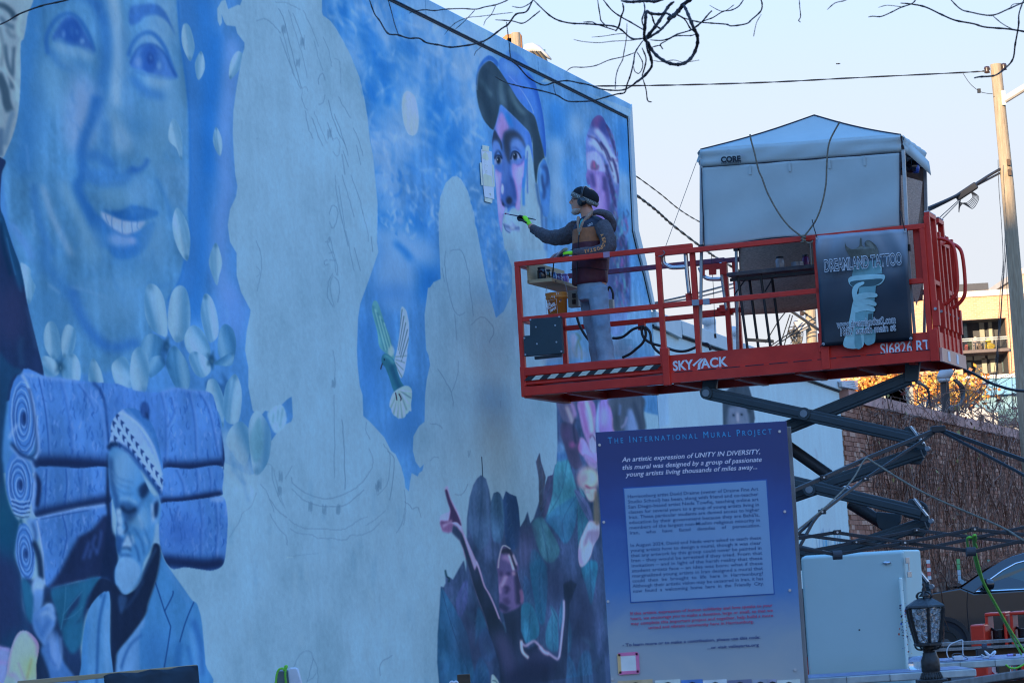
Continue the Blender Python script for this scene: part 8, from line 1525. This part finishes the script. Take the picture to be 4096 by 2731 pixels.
wbx(x0-.1,x1+.1,zt,zt+.22,'parapet_cap',mat('cream_cap',(.6,.52,.42),.7),YA-.08,.6)
M_GRY=mat('dark_cladding',(.07,.07,.075),.7); M_TAUPE=mat('pale_cladding',(.34,.33,.26),.7); M_PANE=mat('window_glass',(.10,.19,.20),.08,var=.2,coat=.4); M_BLIND=mat('cream_blind',(.42,.40,.30),.8)
wbx(rx0-.1,rx1+.1,rz0-.2,rz1+.2,'recess_wall',M_GRY,YA+1.5,.15)
q=MB(); q.box((rx1+.02,YA+.9,(rz0+rz1)/2),(.02,.6,(rz1-rz0)/2),A6); q.build('recess_cheek',M_GRY,AB); q=MB(); q.box(((rx0+rx1)/2,YA+.9,rz1+.02),((rx1-rx0)/2,.6,.02),A6); q.build('recess_soffit',M_GRY,AB)
zs1=ax_(3935,1398)[2]; zs0=ax_(3935,1410)[2]; q=MB(); q.box(((rx0+rx1)/2,YA+.6,(zs0+zs1)/2),((rx1-rx0)/2,.75,(zs1-zs0)/2),A6); q.build('balcony_slab',mat('slab_brown',(.16,.12,.10),.8),AB)
def pane(xa,ya,xb,yb,m,nm='window',Y=YA+1.42,fr=True):
    a,c=ax_(xa,ya,Y),ax_(xb,yb,Y); w_=abs(c[0]-a[0])/2;h_=abs(c[2]-a[2])/2; cxx=(a[0]+c[0])/2; czz=(a[2]+c[2])/2; q=MB(); q.box((cxx,Y,czz),(w_,.03,h_),A6); o=q.build(nm,m if not fr else M_GRY,AB)
    if fr: q=MB(); q.box((cxx,Y-.035,czz),(w_-.05,.02,h_-.05),A6); q.build('pane',m,o)
pane(3846,1290,3878,1395,M_PANE); pane(3915,1285,3942,1385,M_TAUPE,'panel',fr=False); pane(3946,1282,3978,1390,M_BLIND); pane(3992,1274,4022,1384,M_PANE)
pane(3850,1420,3890,1440,M_BLIND,fr=False,nm='transom'); pane(3895,1418,3940,1438,M_BLIND,fr=False,nm='transom'); pane(3950,1414,3985,1434,M_BLIND,fr=False,nm='transom'); pane(3862,1445,3892,1496,M_PANE); pane(3926,1434,3950,1494,M_TAUPE,'panel',fr=False); pane(3955,1436,3990,1492,M_BLIND); pane(4002,1430,4032,1490,M_PANE)
for z_ in (1352,1360): a=ax_(3850,z_+4); q=MB(); q.bar((rx0,YA+.05,a[2]-.0),(rx1,YA+.05,a[2]-.0),.05,.04); q.build('balcony_rail',mat('rail_pale',(.5,.45,.38),.6),AB)
zr0=ax_(3935,1360)[2]
for k in range(9): z_=zs1+.02+(zr0-zs1-.05)*k/9; q=MB(); q.bar((rx0,YA+.05,z_),(rx1,YA+.05,z_),.012,.012); q.build('balcony_wire',M_BLK,AB)
for k in range(5): x=rx0+(rx1-rx0)*k/4; q=MB(); q.bar((x,YA+.05,zs1),(x,YA+.05,zr0),.04,.04); q.build('balcony_baluster',M_BLK,AB)
q=MB(); a=ax_(3858,1186,YA+5); q.box((a[0],YA+6,a[2]-.3),(.9,1.5,.75),A6); q.build('penthouse',M_GRY,AB); 
bt_=thing('balcony_chair',ax_(3892,1396,YA+.5),'small pale bundle of chairs and pots on the far balcony floor','chair'); 
for x,c_,h in ((3866,(.4,.08,.06),.30),(3880,(.08,.10,.04),.5),(3900,(.55,.42,.3),.55),(3916,(.3,.2,.12),.3)): p=ax_(x,1392,YA+.5); q=MB(); q.box((p[0],YA+.5,zs1+h*.3),(.10,.12,h*.3),A6); q.cyl((p[0],YA+.5,zs1+h*.55),(p[0]+.05,YA+.5,zs1+h),.12,8,.05); q.build('pot' if h<.4 else 'seat',mat('bal_%d'%int(c_[0]*100),c_,.8,var=.4,scale=20),bt_)
yt=thing('yellow_toy',np.array([ax_(3960,1385,YA+.4)[0],YA+.4,zs1]),'small bright yellow duck shape standing on the far balcony floor','toy'); p=np.array(yt.location); q=MB(); q.loft([ring(p+za*z,a,b,X_,YV,10) for z,a,b in ((0,.1,.1),(.1,.22,.15),(.2,.2,.14),(.27,.1,.08))]); q.loft([ring(p+za*z-X_*.05,a,a,X_,YV,10) for z,a in ((.25,.06),(.32,.11),(.40,.10),(.45,.04))]); q.build('duck',mat('duck_yellow',(.7,.5,.02),.5),yt,smooth=True)
BB=thing('beige_building',ax_(4180,1500,112)*np.array([1,1,0])+za*GZ,'pale building sliver at the right edge behind the utility pole','building'); a=ax_(4086,1095,112); q=MB(); q.box((a[0]+6,118,(a[2]+GZ)/2),(6,6,(a[2]-GZ)/2),A6); q.build('wall',mat('beige_render',(.5,.4,.3),.9),BB); q=MB(); q.box((a[0]+6,118,a[2]+.1),(6.1,6.1,.12),A6); q.build('parapet',MATS['cream_cap'],BB)
q=MB(); b2=ax_(4086,1145,112); q.box((a[0]+4,111.97,b2[2]),(3.5,.03,.5),A6); q.build('window_band',M_PANE,BB)
# blue metal shed
YS=86.; MS=thing('metal_shed',on_y(3900,1600,YS)*np.array([1,1,0])+za*GZ,'long pale blue metal clad building in front of the orange brick block','building')
a,c=on_y(3380,1545,YS),on_y(4400,1475,YS); ztp=(a[2]+c[2])/2; M_BLU=mat('blue_cladding',(.20,.34,.42),.45,var=.06); G=[[],[]]; n=int((c[0]-a[0])/.11)
for k in range(n): x=a[0]+(c[0]-a[0])*k/n; y=YS+(.0 if k%4 in(0,1) else .09); G[0].append(np.array([x,y,GZ])); G[1].append(np.array([x,y,ztp-.62]))
q=MB(); q.grid(G); q.build('ribbed_wall',M_BLU,MS); q=MB(); q.box(((a[0]+c[0])/2,YS-.12,ztp-.36),((c[0]-a[0])/2,.15,.26),A6); q.build('gutter_fascia',mat('blue_fascia',(.17,.36,.52),.4),MS); q=MB(); q.box(((a[0]+c[0])/2,YS-.05,ztp-.03),((c[0]-a[0])/2,.3,.06),A6); q.build('roof_edge',mat('white_edge',(.7,.68,.62),.5),MS); q=MB(); q.box(((a[0]+c[0])/2,YS+5.2,ztp/2-.3),((c[0]-a[0])/2,5,ztp/2),A6); q.build('body',M_BLU,MS)
# white low roofs between wall and shed
LW=thing('white_outbuilding',on_y(3900,1690,66.)*np.array([1,1,0])+za*GZ,'low white outbuilding with a slanting roof just above the brick wall top','building'); M_WW=mat('white_wall',(.7,.62,.5),.8)
P=[on_y(x,y,66.) for x,y in ((3700,1604),(3860,1632),(3925,1630),(3960,1650),(4010,1648),(4075,1676),(4220,1690),(4220,1800),(3700,1800))]; q=MB(); q.prism(P,YV*6); q.build('wall',M_WW,LW); q=MB(); P=[on_y(x,y,65.95) for x,y in ((3904,1690),(3920,1664),(3932,1662),(3934,1694))]; q.prism(P,YV*.03); q.build('opening',M_GRY,LW)
P=[on_y(x,y,65.9) for x,y in ((3990,1640),(4070,1632),(4072,1700),(3996,1700))]; q=MB(); q.prism(P,YV*.03); q.build('window',M_PANE,LW)
for x,y in ((3560,1580),(3590,1585)): 
    p=on_y(x,y,66.); q=MB(); q.box(p-za*.6,(.35,.35,.8),A6); q.build('roof_unit',M_TAUPE,LW)
# autumn tree
def leaftree(name,c,rad,nleaf,mats,label,seed,size=.16,trunk=True):
    rs=np.random.default_rng(seed); T_=thing(name,(c[0],c[1],GZ),label,'tree'); q=MB()
    cl=[c+rad*rs.normal(size=3)*.42 for _ in range(26)]
    for k in range(nleaf):
        p=cl[rs.integers(len(cl))]+rs.normal(size=3)*rad*.20; a=rs.normal(size=3); a/=np.linalg.norm(a); b2=np.cross(a,rs.normal(size=3)); b2/=np.linalg.norm(b2); s=size*(.5+rs.random()); q.cur=rs.integers(len(mats)); q.add([p-a*s,p+b2*s*.6,p+a*s,p-b2*s*.6],[(0,1,2,3)])
    q.build('crown',mats,T_)
    q=MB(); top=np.array([c[0],c[1],c[2]+rad[2]*.3]); b0=np.array([c[0],c[1],GZ]); q.tube([b0,b0*.5+top*.5,top],[.28,.2,.06],8)
    for k in range(14): e=cl[k]; s_=b0+(top-b0)*(.45+.4*rs.random()); q.tube([s_,(s_+e)/2+za*.2,e],[.09,.05,.02],5)
    q.build('trunk',mat('bark',(.08,.06,.05),.9),T_); return T_
OM=[mat('leaf_orange',(.78,.34,.05),.7),mat('leaf_amber',(.82,.48,.10),.7),mat('leaf_rust',(.5,.17,.04),.7)]
leaftree('autumn_tree',on_y(3560,1580,70.),np.array([1.5,1.2,.75]),7500,OM,'orange autumn tree glowing behind the upper scissor arm',3,.065)
leaftree('autumn_tree',on_y(3760,1580,74.),np.array([1.0,1.0,.6]),4200,OM,'smaller amber autumn tree behind the capped pipe mast',4,.06)
# pipe mast with weatherhead and coiled cable on the brick wall
PM=thing('pipe_mast',on_wall(3783,1660,-.15),'rusty pipe mast with a white weatherhead and coiled cables on the brick wall','mast')
a,c=on_wall(3785,1660,-.15),on_wall(3778,1530,-.15); q=MB(); q.cyl(a-za*.8,c,.085,14); q.build('pipe',mat('rust_pipe',(.06,.045,.04),.8,var=.3,scale=8),PM)
q=MB(); p=on_wall(3776,1528,-.15); q.lathe(p,[(.10,0),(.12,.03),(.12,.06)],14); q.loft([ring(p+za*.06+ (X_*.35+za*.9)*t*.22+X_*.0,r_,r_*.8,X_,YV,12) for t,r_ in ((0,.13),(.4,.15),(.8,.14),(1.1,.06))]); q.build('weatherhead',mat('cast_white',(.5,.48,.46),.6),PM,smooth=True)
for k in range(5):
    P=[(3815+k*4,1520),(3838+k*5,1545),(3846+k*3,1590),(3834,1630-k*4),(3808-k*2,1642-k*5),(3790,1636)] if k<4 else [(3664,1528),(3690,1540),(3710,1560),(3718,1600),(3722,1640)]
    q=MB(); q.tube(crv([on_wall(x,y,-.05) for x,y in P],6),.02,6); q.build('cable_coil',M_CABLE,PM,smooth=True)
q=MB(); q.tube(crv([on_wall(x,y,-.1) for x,y in ((3640,1500),(3680,1530),(3708,1550),(3716,1580),(3706,1630))],6),.022,6); q.build('cable_coil',M_CABLE,PM,smooth=True)
# bare twigs climbing over the wall
def twigs(name,boxpx,n,label,seed,red=.15,off=-.1):
    rs=np.random.default_rng(seed); x0,y0,x1,y1=boxpx; q=MB(); lf=MB(); c=on_wall((x0+x1)/2,y1,off); T_=thing(name,c,label,'shrub')
    for k in range(n):
        s=on_wall(x0+rs.random()*(x1-x0),y1-rs.random()*20,off-rs.random()*.5); d=np.array([rs.normal()*.10,rs.normal()*.05,.14]); P=[s]
        for j in range(9): d=d*.78+np.array([rs.normal()*.07,rs.normal()*.05,rs.normal()*.06+.01]); P.append(P[-1]+d)
        hgt=(y1-y0)/10500*P[0][1]; P=np.array(P); zz=P[:,2]-P[0,2]; P[:,2]=P[0,2]+zz*min(1,hgt/max(zz.max(),1e-3)); q.tube(P,np.linspace(.012,.005,len(P)),4,False)
        if rs.random()<red*4:
            p=P[5+rs.integers(4)]; a=rs.normal(size=3)*.05; b2=np.cross(a,rs.normal(size=3)); b2=b2/np.linalg.norm(b2)*.04; lf.add([p-a,p+b2,p+a,p-b2],[(0,1,2,3)])
    tag(q.build('stem',M_VINE,T_),kind='stuff'); lf.build('leaf',MATS['leaf_red'],T_)
twigs('bare_creeper',(3930,1530,4140,1720),60,'tangle of bare twigs with red leaves beside the utility pole foot',1)
twigs('bare_creeper',(3660,1500,3900,1660),46,'bare creeper twigs wrapped round the capped pipe mast',2)
# ================================================================ poles and wires
M_POLE=mat('pole_timber',(.34,.25,.15),.85,var=.25,scale=5,stretch=(8,8,.6),c2=(.46,.36,.24),bump=.5,bscale=25)
YU=50.; UP=thing('utility_pole',on_y(4150,2500,YU)*np.array([1,1,0])+za*GZ,'tall weathered utility pole at the right, sunlit near its top','utility pole')
a,m_,c=on_y(3983,258,YU),on_y(4030,740,YU),on_y(4082,1380,YU); b0=c+(c-m_)*(c[2]-GZ)/(m_[2]-c[2]); q=MB(); q.tube([b0,c,m_,a],[.185,.145,.125,.107],20); q.build('shaft',M_POLE,UP,smooth=False)
for x,y in ((3948,280),(4015,268)):
    p=on_y(x,y,YU-.05); q=MB(); q.lathe(p,[(.02,-.07),(.06,-.06),(.04,-.02),(.06,.02),(.05,.06),(.02,.07)],12); q.build('insulator',mat('insulator_brown',(.05,.03,.025),.3),UP,smooth=True); q=MB(); q.bar(p,on_y(3985,y-4,YU),.03,.03); q.build('insulator_arm',M_ZINC,UP)
q=MB(); q.box(on_y(4013,393,YU-.12),(.035,.05,.14),A6); q.build('bracket_plate',M_WW,UP); q=MB(); q.tube([on_y(4018,400,YU-.12),on_y(4100,350,YU-.3),on_y(4300,235,YU-.6)],.075,12); q.build('lamp_arm',mat('galvanised',(.5,.46,.42),.5,metal=.2),UP)
q=MB(); q.loft([ring(on_y(4300+k*30,232-k*8,YU-.6),.10+.06*math.sin(k),.09,YV,za,12) for k in range(4)]); q.build('lamp_head',MATS['galvanised'],UP,smooth=True)
for x,y in ((4038,690),(4034,650)): q=MB(); p=on_y(x,y,YU-.14); q.box(p,(.03,.04,.06),A6); q.build('bracket',M_DWOOD,UP)
for k,P in enumerate(([(3992,640),(3996,760),(4006,900),(4012,1050),(4000,1180),(3990,1400),(3985,1620)],[(4020,920),(4018,1000),(4010,1130),(3998,1300),(3975,1500),(3955,1660)],[(4026,980),(4016,1100),(4004,1250),(3990,1420),(3975,1560)],[(4022,1020),(4030,1200),(4046,1450),(4050,1650)],[(4015,1060),(4006,1240),(3996,1400),(3980,1540),(3960,1690)])):
    q=MB(); q.tube(crv([on_y(x,y,YU-.4-.1*k) for x,y in P],5),.006,5); q.build('drop_wire',M_CABLE,UP)
def wire(label,P,r,m=M_CABLE,name='overhead_wire',tw=False,group=None):
    """P: (px, py, distance) stations"""
    Q=crv([on_y(x,y,Y) for x,y,Y in P],8); t_=thing(name,Q[0],label,'wire',group)
    if tw:
        n=len(Q)*14; s=np.linspace(0,len(Q)-1,n); C=np.stack([np.interp(s,range(len(Q)),Q[:,i]) for i in range(3)],1); ph=s/len(Q)*2*math.pi*max(3,np.linalg.norm(Q[-1]-Q[0])*.9)
        for o_ in (0,math.pi): q=MB(); q.tube(C+YV*0+za*(np.cos(ph+o_)*r*.75)[:,None]+X_*(np.sin(ph+o_)*r*.75)[:,None],r*.8,5); q.build('strand',m,t_)
    else: q=MB(); q.tube(Q,r,6); q.build('strand',m,t_)
    return t_
M_GOLD=mat('bundle_wire',(.12,.09,.05),.4,var=.5,scale=3)
wire('thin twisted wire from the pole top across the sky to the mural roof',[(3950,284,50),(3846,291,50),(3400,313,49),(3072,330,48),(2700,341,47),(2380,345,46),(2150,347,45.5)],.011,tw=True)
q_=wire('thin slack loop of wire hanging under the top wire beside the pole',[(3850,291,49.8),(3880,335,49.8),(3915,364,49.8),(3940,373,49.8),(3970,376,49.8)],.006); q=MB(); q.box(on_y(3916,364,49.8),(.03,.03,.04),A6); q.build('clip',M_BLK,q_)
wire('black aerial cable from the pole down left behind the tent',[(4010,672,50),(3960,700,49.8),(3830,780,49),(3663,852,48),(3400,955,46),(3100,1050,44)],.03); wire('second black aerial cable just under the first behind the tent',[(4005,690,50),(3900,745,49.5),(3820,790,49),(3663,866,48),(3400,975,46),(3100,1075,44)],.022); wire('thin steel wire below the black splice box',[(3838,798,49),(3720,905,48.3),(3600,1010,47.5)],.008); wire('lower thin steel wire below the black splice box',[(3838,805,49),(3700,945,48.2),(3580,1060,47.5)],.008)
sb=thing('splice_box',on_y(3868,770,49.1),'long black splice closure hanging on the aerial cable by the pole','splice box'); q=MB(); a,c=on_y(3826,793,49.1),on_y(3906,740,49.1); q.bar(a,c,.14,.14); q.build('case',M_BLK,sb,bevel=.03)
for k in range(6): q=MB(); q.tube(crv([on_y(x,y,49.05) for x,y in ((3880,762),(3890+k*5,790),(3860+k*6,815+k*4),(3838+k*5,812),(3836,850-k*6),(3842,800))],6),.007,5); q.build('loop',M_CABLE,sb)
wire('gold lit twisted service wire from the mural corner down behind the tent',[(2480,720,44),(2537,774,45),(2620,838,47),(2691,901,49),(2802,986,52),(2870,1034,54),(3000,1110,56),(3230,1260,60)],.018,M_GOLD,tw=True); wire('thin service wire above the gold one right of the mural corner',[(2480,668,44),(2540,702,45),(2640,775,47),(2720,840,49),(2807,892,51),(2950,960,54)],.009,M_GOLD,tw=True)
wire('upper of two wires crossing low behind the hinge tubes',[(2560,1228,46),(2608,1214,46),(2760,1180,48),(2900,1143,50),(2970,1122,52),(3250,1020,56)],.018,M_CABLE); wire('lower of two wires crossing low behind the hinge tubes',[(2560,1232,46),(2610,1219,46),(2780,1190,48),(2950,1146,51),(3250,1050,56)],.014,M_CABLE)
wire('thick sloping cable between the table leg and the banner',[(3150,1240,58),(3170,1248,58),(3262,1310,58),(3330,1350,58)],.035)
for k,(a,c,m_) in enumerate((((3140,1250),(3062,1370),(3110,1290)),((3160,1258),(3108,1420),(3130,1350)),((3170,1262),(3120,1440),(3140,1370)),((3262,1270),(3080,1385),(3170,1325)),((3262,1290),(3076,1400),(3170,1338)))): wire(['slack wire farthest left in the gap under the tent','steep slack wire in the gap under the tent','inner steep slack wire in the gap under the tent','straight wire crossing the gap left of the sunlit pole','lower straight wire crossing the gap left of the sunlit pole'][k],[(*a,59),(*m_,59.5),(*c,60)],.014)
P2=thing('utility_pole',on_y(3246,2300,60.)*np.array([1,1,0])+za*GZ,'sunlit pale utility pole with a grey box seen under the tent cloth','utility pole'); a,c=on_y(3240,1200,60.),on_y(3250,1420,60.); d=(c-a)/(a[2]-c[2]); q=MB(); q.tube([c+d*(c[2]-GZ),c,a,a-d*1.0],[.2,.13,.12,.11],16); q.build('shaft',M_POLE,P2); q=MB(); q.box(on_y(3203,1300,59.8),(.12,.12,.15),(np.array([.9,0,.4]),YV,np.array([-.4,0,.9]))); q.build('box',mat('grey_enamel',(.45,.42,.38),.5),P2,bevel=.02); q=MB(); q.lathe(on_y(3208,1253,59.8),[(.02,-.06),(.05,-.04),(.05,.04),(.02,.06)],10); q.build('insulator',MATS['insulator_brown'],P2)
rs=np.random.default_rng(21)
for k in range(16): q=MB(); q.tube(crv([on_y(3150+rs.random()*60,1300+rs.random()*110,59.7) for _ in range(5)],5),.010,5); q.build('tangled_wire',M_CABLE if k%3 else M_GOLD,P2)
# pole top and street lamp just above the mural roof, orange roof beside
P3=thing('roof_pole',on_y(2064,215,45.)*np.array([1,1,0])+za*GZ,'sunlit timber pole top with a street lamp head above the mural roof line','utility pole'); a,c=on_y(2063,133,45.),on_y(2066,260,45.); q=MB(); q.tube([np.array([c[0],45,GZ]),c,a],[.17,.085,.08],16); q.build('shaft',M_POLE,P3)
q=MB(); p=on_y(2120,200,44.9); q.loft([ring(on_y(x,y,44.9),a_,b_,za,YV,14) for x,y,a_,b_ in ((2092,206,.03,.04),(2100,196,.08,.10),(2130,194,.10,.13),(2160,204,.085,.12),(2185,222,.05,.09),(2206,238,.015,.02))]); q.build('lamp_head',MATS['cast_white'],P3,smooth=True); q=MB(); q.cyl(on_y(2174,212,44.9),on_y(2174,200,44.9),.035,10); q.build('photocell',mat('cell_green',(.05,.2,.15),.5),P3); q=MB(); q.bar(on_y(2070,205,45),on_y(2095,203,44.95),.04,.05); q.build('lamp_arm',M_ZINC,P3)
for k in range(6): q=MB(); q.tube(crv([on_y(2120+k*8,206,44.8),on_y(2138+k*9,226+k*2,44.8),on_y(2160+k*7,245+k*4,44.8),on_y(2175+k*6,275,44.8)],5),.016,6); q.build('lamp_wire',M_CABLE if k%2 else M_GOLD,P3)
OR=thing('tiled_roof',on_y(2015,190,47.),'scrap of orange tiled roof showing over the mural coping','roof')
for k in range(5): q=MB(); a=on_y(1994+k*8,176-k*7,47.); q.box(a+X_*.12-za*.35,(.16,.3,.34),A6); q.build('tile',mat('tile_orange',(.5,.2,.06),.8,var=.3),OR,bevel=.05)
bd=thing('bird',on_y(3352,256,60.),'tiny dark bird gliding in the open sky above the tent','bird'); p=np.array(bd.location); q=MB(); q.loft([ring(p+X_*x,a,a,YV,za,8) for x,a in ((-.05,.004),(-.03,.014),(.02,.016),(.06,.003))]); q.add([p,p-X_*.02+za*.0,p+np.array([-.06,-.05,.012]),p+np.array([-.055,-.04,.014])],[(0,1,2,3)]); q.add([p,p+X_*.02,p+np.array([.07,.05,.022]),p+np.array([.06,.05,.022])],[(0,1,2,3)]); q.build('body',M_BLK,bd)
# ================================================================ block behind the camera that keeps the yard in shade
OC=thing('shading_block',(-16,-38,GZ),'tall plain brick block behind the viewpoint that shades the yard','building'); HOC=25.
q=MB(); q.box((-42,-41,(HOC+GZ)/2),(32,6,(HOC-GZ)/2),A6); q.build('wall',mat('shade_brick',(.3,.2,.16),.9),OC)
for i in range(5):
    for k in range(9): q=MB(); q.box((-71+k*7.2,-34.98,3+i*4.5),(1.1,.04,1.1),A6); q.build('window',M_PANE,OC)
# ================================================================ bare branches hanging into the top of the view
YT=12.; BT=thing('bare_tree',(6.2,YT+.5,GZ),'leafless tree whose twisting bare branches hang across the top of the view','tree'); M_BRK=mat('dark_bark',(.035,.028,.03),.9,var=.3,scale=40,bump=.5,bscale=120)
BRN=[('E',7,'1010,-20 1060,120 1110,190 1180,300 1270,315 1370,345 1460,345 1530,385 1640,405 1740,425 1880,410 1980,390 2080,350 2200,260 2260,220 2330,130 2424,105 2484,-5'),('E',4,'1180,-10 1215,110 1240,210 1275,310'),('E',5,'1375,120 1410,105 1510,90 1600,98 1700,85 1850,80 1970,85 2050,65 2150,45 2240,10 2290,-20'),('E',3,'1690,310 1740,250 1800,200 1900,160 2000,150 2080,140 2200,125 2300,115'),('E',3,'1785,265 1860,200 1960,95'),('E',3,'1955,500 1975,460 2030,410 2045,375'),('E',3,'2040,230 2060,180 2110,130 2150,45'),
('I',6,'-50,200 -24,400 -19,475 0,545 60,600 130,680 200,730 290,765 380,740 490,725 600,745 700,765 800,800 930,812 1020,800 1100,750 1180,680 1240,610 1260,560 1240,480 1215,400'),('I',6,'-150,690 -60,740 30,765 110,785 220,805 390,850 460,890 510,910 600,912 720,905 830,875 940,845 1010,830 1030,760 1060,680 1090,560 1105,470 1170,370'),('I',3,'370,750 380,810 395,850'),('I',7,'190,0 270,80 350,150 430,190 540,212 640,215 720,220 850,230 920,240 980,270 1060,340 1120,352 1180,345'),
('I',17,'1700,-90 1620,-20 1540,40 1490,100 1440,150 1400,170'),('I',13,'1440,150 1380,120 1330,130 1250,125 1205,110 1195,200 1185,340 1220,390 1260,460 1320,520 1400,565 1490,580 1560,560 1620,500 1660,400 1660,320 1630,260 1590,160 1560,90 1540,50'),('I',13,'1450,20 1410,50 1370,110 1320,190 1270,260 1210,330 1185,360'),('I',10,'1440,150 1370,230 1320,280 1240,330 1190,360'),('I',6,'1240,360 1330,365 1400,350 1480,310 1580,280 1640,250 1700,200 1760,130 1790,100'),('I',5,'1380,370 1450,330 1520,322 1600,322 1640,310'),('I',6,'1480,130 1550,180 1600,260 1640,280'),('I',6,'1480,140 1560,170 1680,200 1790,210 1920,220 1970,235 2100,215 2150,175 2230,100 2240,30 2220,-20'),('I',3,'2235,130 2190,210 2165,330'),('I',5,'1640,240 1720,190 1800,160 1890,105 1960,95 2030,60 2080,-10'),('I',3,'1770,50 1890,105 1990,45'),
('I',12,'980,10 1060,20 1130,15 1210,10 1290,15 1380,-20'),('I',7,'990,30 1000,90 975,160 960,230 930,280'),('I',6,'810,-10 890,90 970,150 1060,200 1170,265'),('I',5,'765,-10 790,150 800,190 850,240'),('I',3,'550,355 640,375 780,385 900,372 1050,365 1170,350'),('I',3,'715,335 830,325 920,310 1030,300'),('I',4,'490,640 540,605 640,605 750,590 870,540 1000,510 1110,470'),('I',4,'1030,210 1025,340 1000,490 990,540 950,620 930,700 925,800'),('I',5,'1170,700 1200,800 1215,900 1250,915'),('I',4,'1090,600 1100,640 1135,660 1165,620 1170,560 1140,500 1120,470'),('I',3,'1250,540 1340,555 1450,540 1540,560 1680,540'),('I',5,'1240,430 1320,410 1350,440 1330,400 1380,370'),('I',6,'1180,20 1190,90 1165,180 1180,240'),('I',9,'1205,330 1210,430 1240,520 1250,600 1180,690 1100,745'),('I',6,'1165,430 1200,520 1190,600 1165,680'),('I',7,'1250,130 1280,220 1330,260'),('I',5,'-150,180 0,190 100,210 200,140 250,100'),('I',4,'0,60 80,70 150,40 190,0'),('I',5,'640,200 720,200 760,220 930,275'),
('M',4,'280,-10 285,70 292,150 275,185 290,200'),('M',4,'530,90 600,30 680,10 730,-15'),('M',5,'900,155 940,148 1015,150 1110,110 1190,70 1290,35 1330,-10'),('M',7,'1190,30 1290,40 1410,65 1560,135 1680,185 1840,215 1945,245 2150,262 2320,290 2500,330'),('M',6,'1620,-20 1720,80 1810,110 2000,140 2150,85 2250,40 2330,10'),('M',4,'2010,140 2100,215 2200,270'),('M',7,'2300,-20 2250,120 2245,230 2215,400 2195,530 2130,610 2050,670 1990,685 1900,690 1850,700'),('M',3,'2170,75 2200,40 2294,30'),('M',3,'990,70 1070,50 1200,65'),('A',7,'-40,240 70,190 180,125 370,55 480,30 590,5 660,-20')]
rs=np.random.default_rng(13)
for i,(c_,wd,s_) in enumerate(BRN):
    o=CROPS[c_] if c_ in CROPS else (3072,0,.4464); P=[(o[0]+float(q.split(',')[0])*o[2],o[1]+float(q.split(',')[1])*o[2]) for q in s_.split()]
    Yb=YT+.5*math.sin(i*1.9); Q=crv([on_y(x,y,Yb+.10*math.sin(j*1.1+i)) for j,(x,y) in enumerate(P)],5); r=wd*.4464*.5/10500*Yb*2.3; n=len(Q); rr=np.interp(np.linspace(0,1,n),[0,.15,.85,1],[.55,.9,1,.8])*r
    for k in range(3,n-1,6 if wd<9 else 4): rr[k]*=1.35
    q=MB(); q.tube(Q,rr,7); q.build('branch' if wd>6 else 'twig',M_BRK,BT,smooth=True)
top=on_y(2048+1750*.4464,-60,YT); q=MB(); LB=[np.array([6.2,YT+.5,GZ]),np.array([6.15,YT+.5,1.5]),np.array([6.0,YT+.45,3.2]),np.array([5.2,YT+.4,4.6]),np.array([3.2,YT+.2,5.1]),top+np.array([.6,0,.25]),top]; q.tube(crv(LB,6),np.linspace(.17,.012,len(crv(LB,6))),12); q.build('trunk',M_BRK,BT,smooth=True)
for e in (on_y(4150,-30,YT),on_y(2700,-60,YT),on_y(1480,-60,YT),on_y(340,-60,YT),on_y(4096+180,150,YT)): q=MB(); s0=np.array([4.6,YT+.35,4.8]); Q=crv([s0,(s0+e)/2+za*.35,e],8); q.tube(Q,np.linspace(.05,.008,len(Q)),8); q.build('branch',M_BRK,BT,smooth=True)
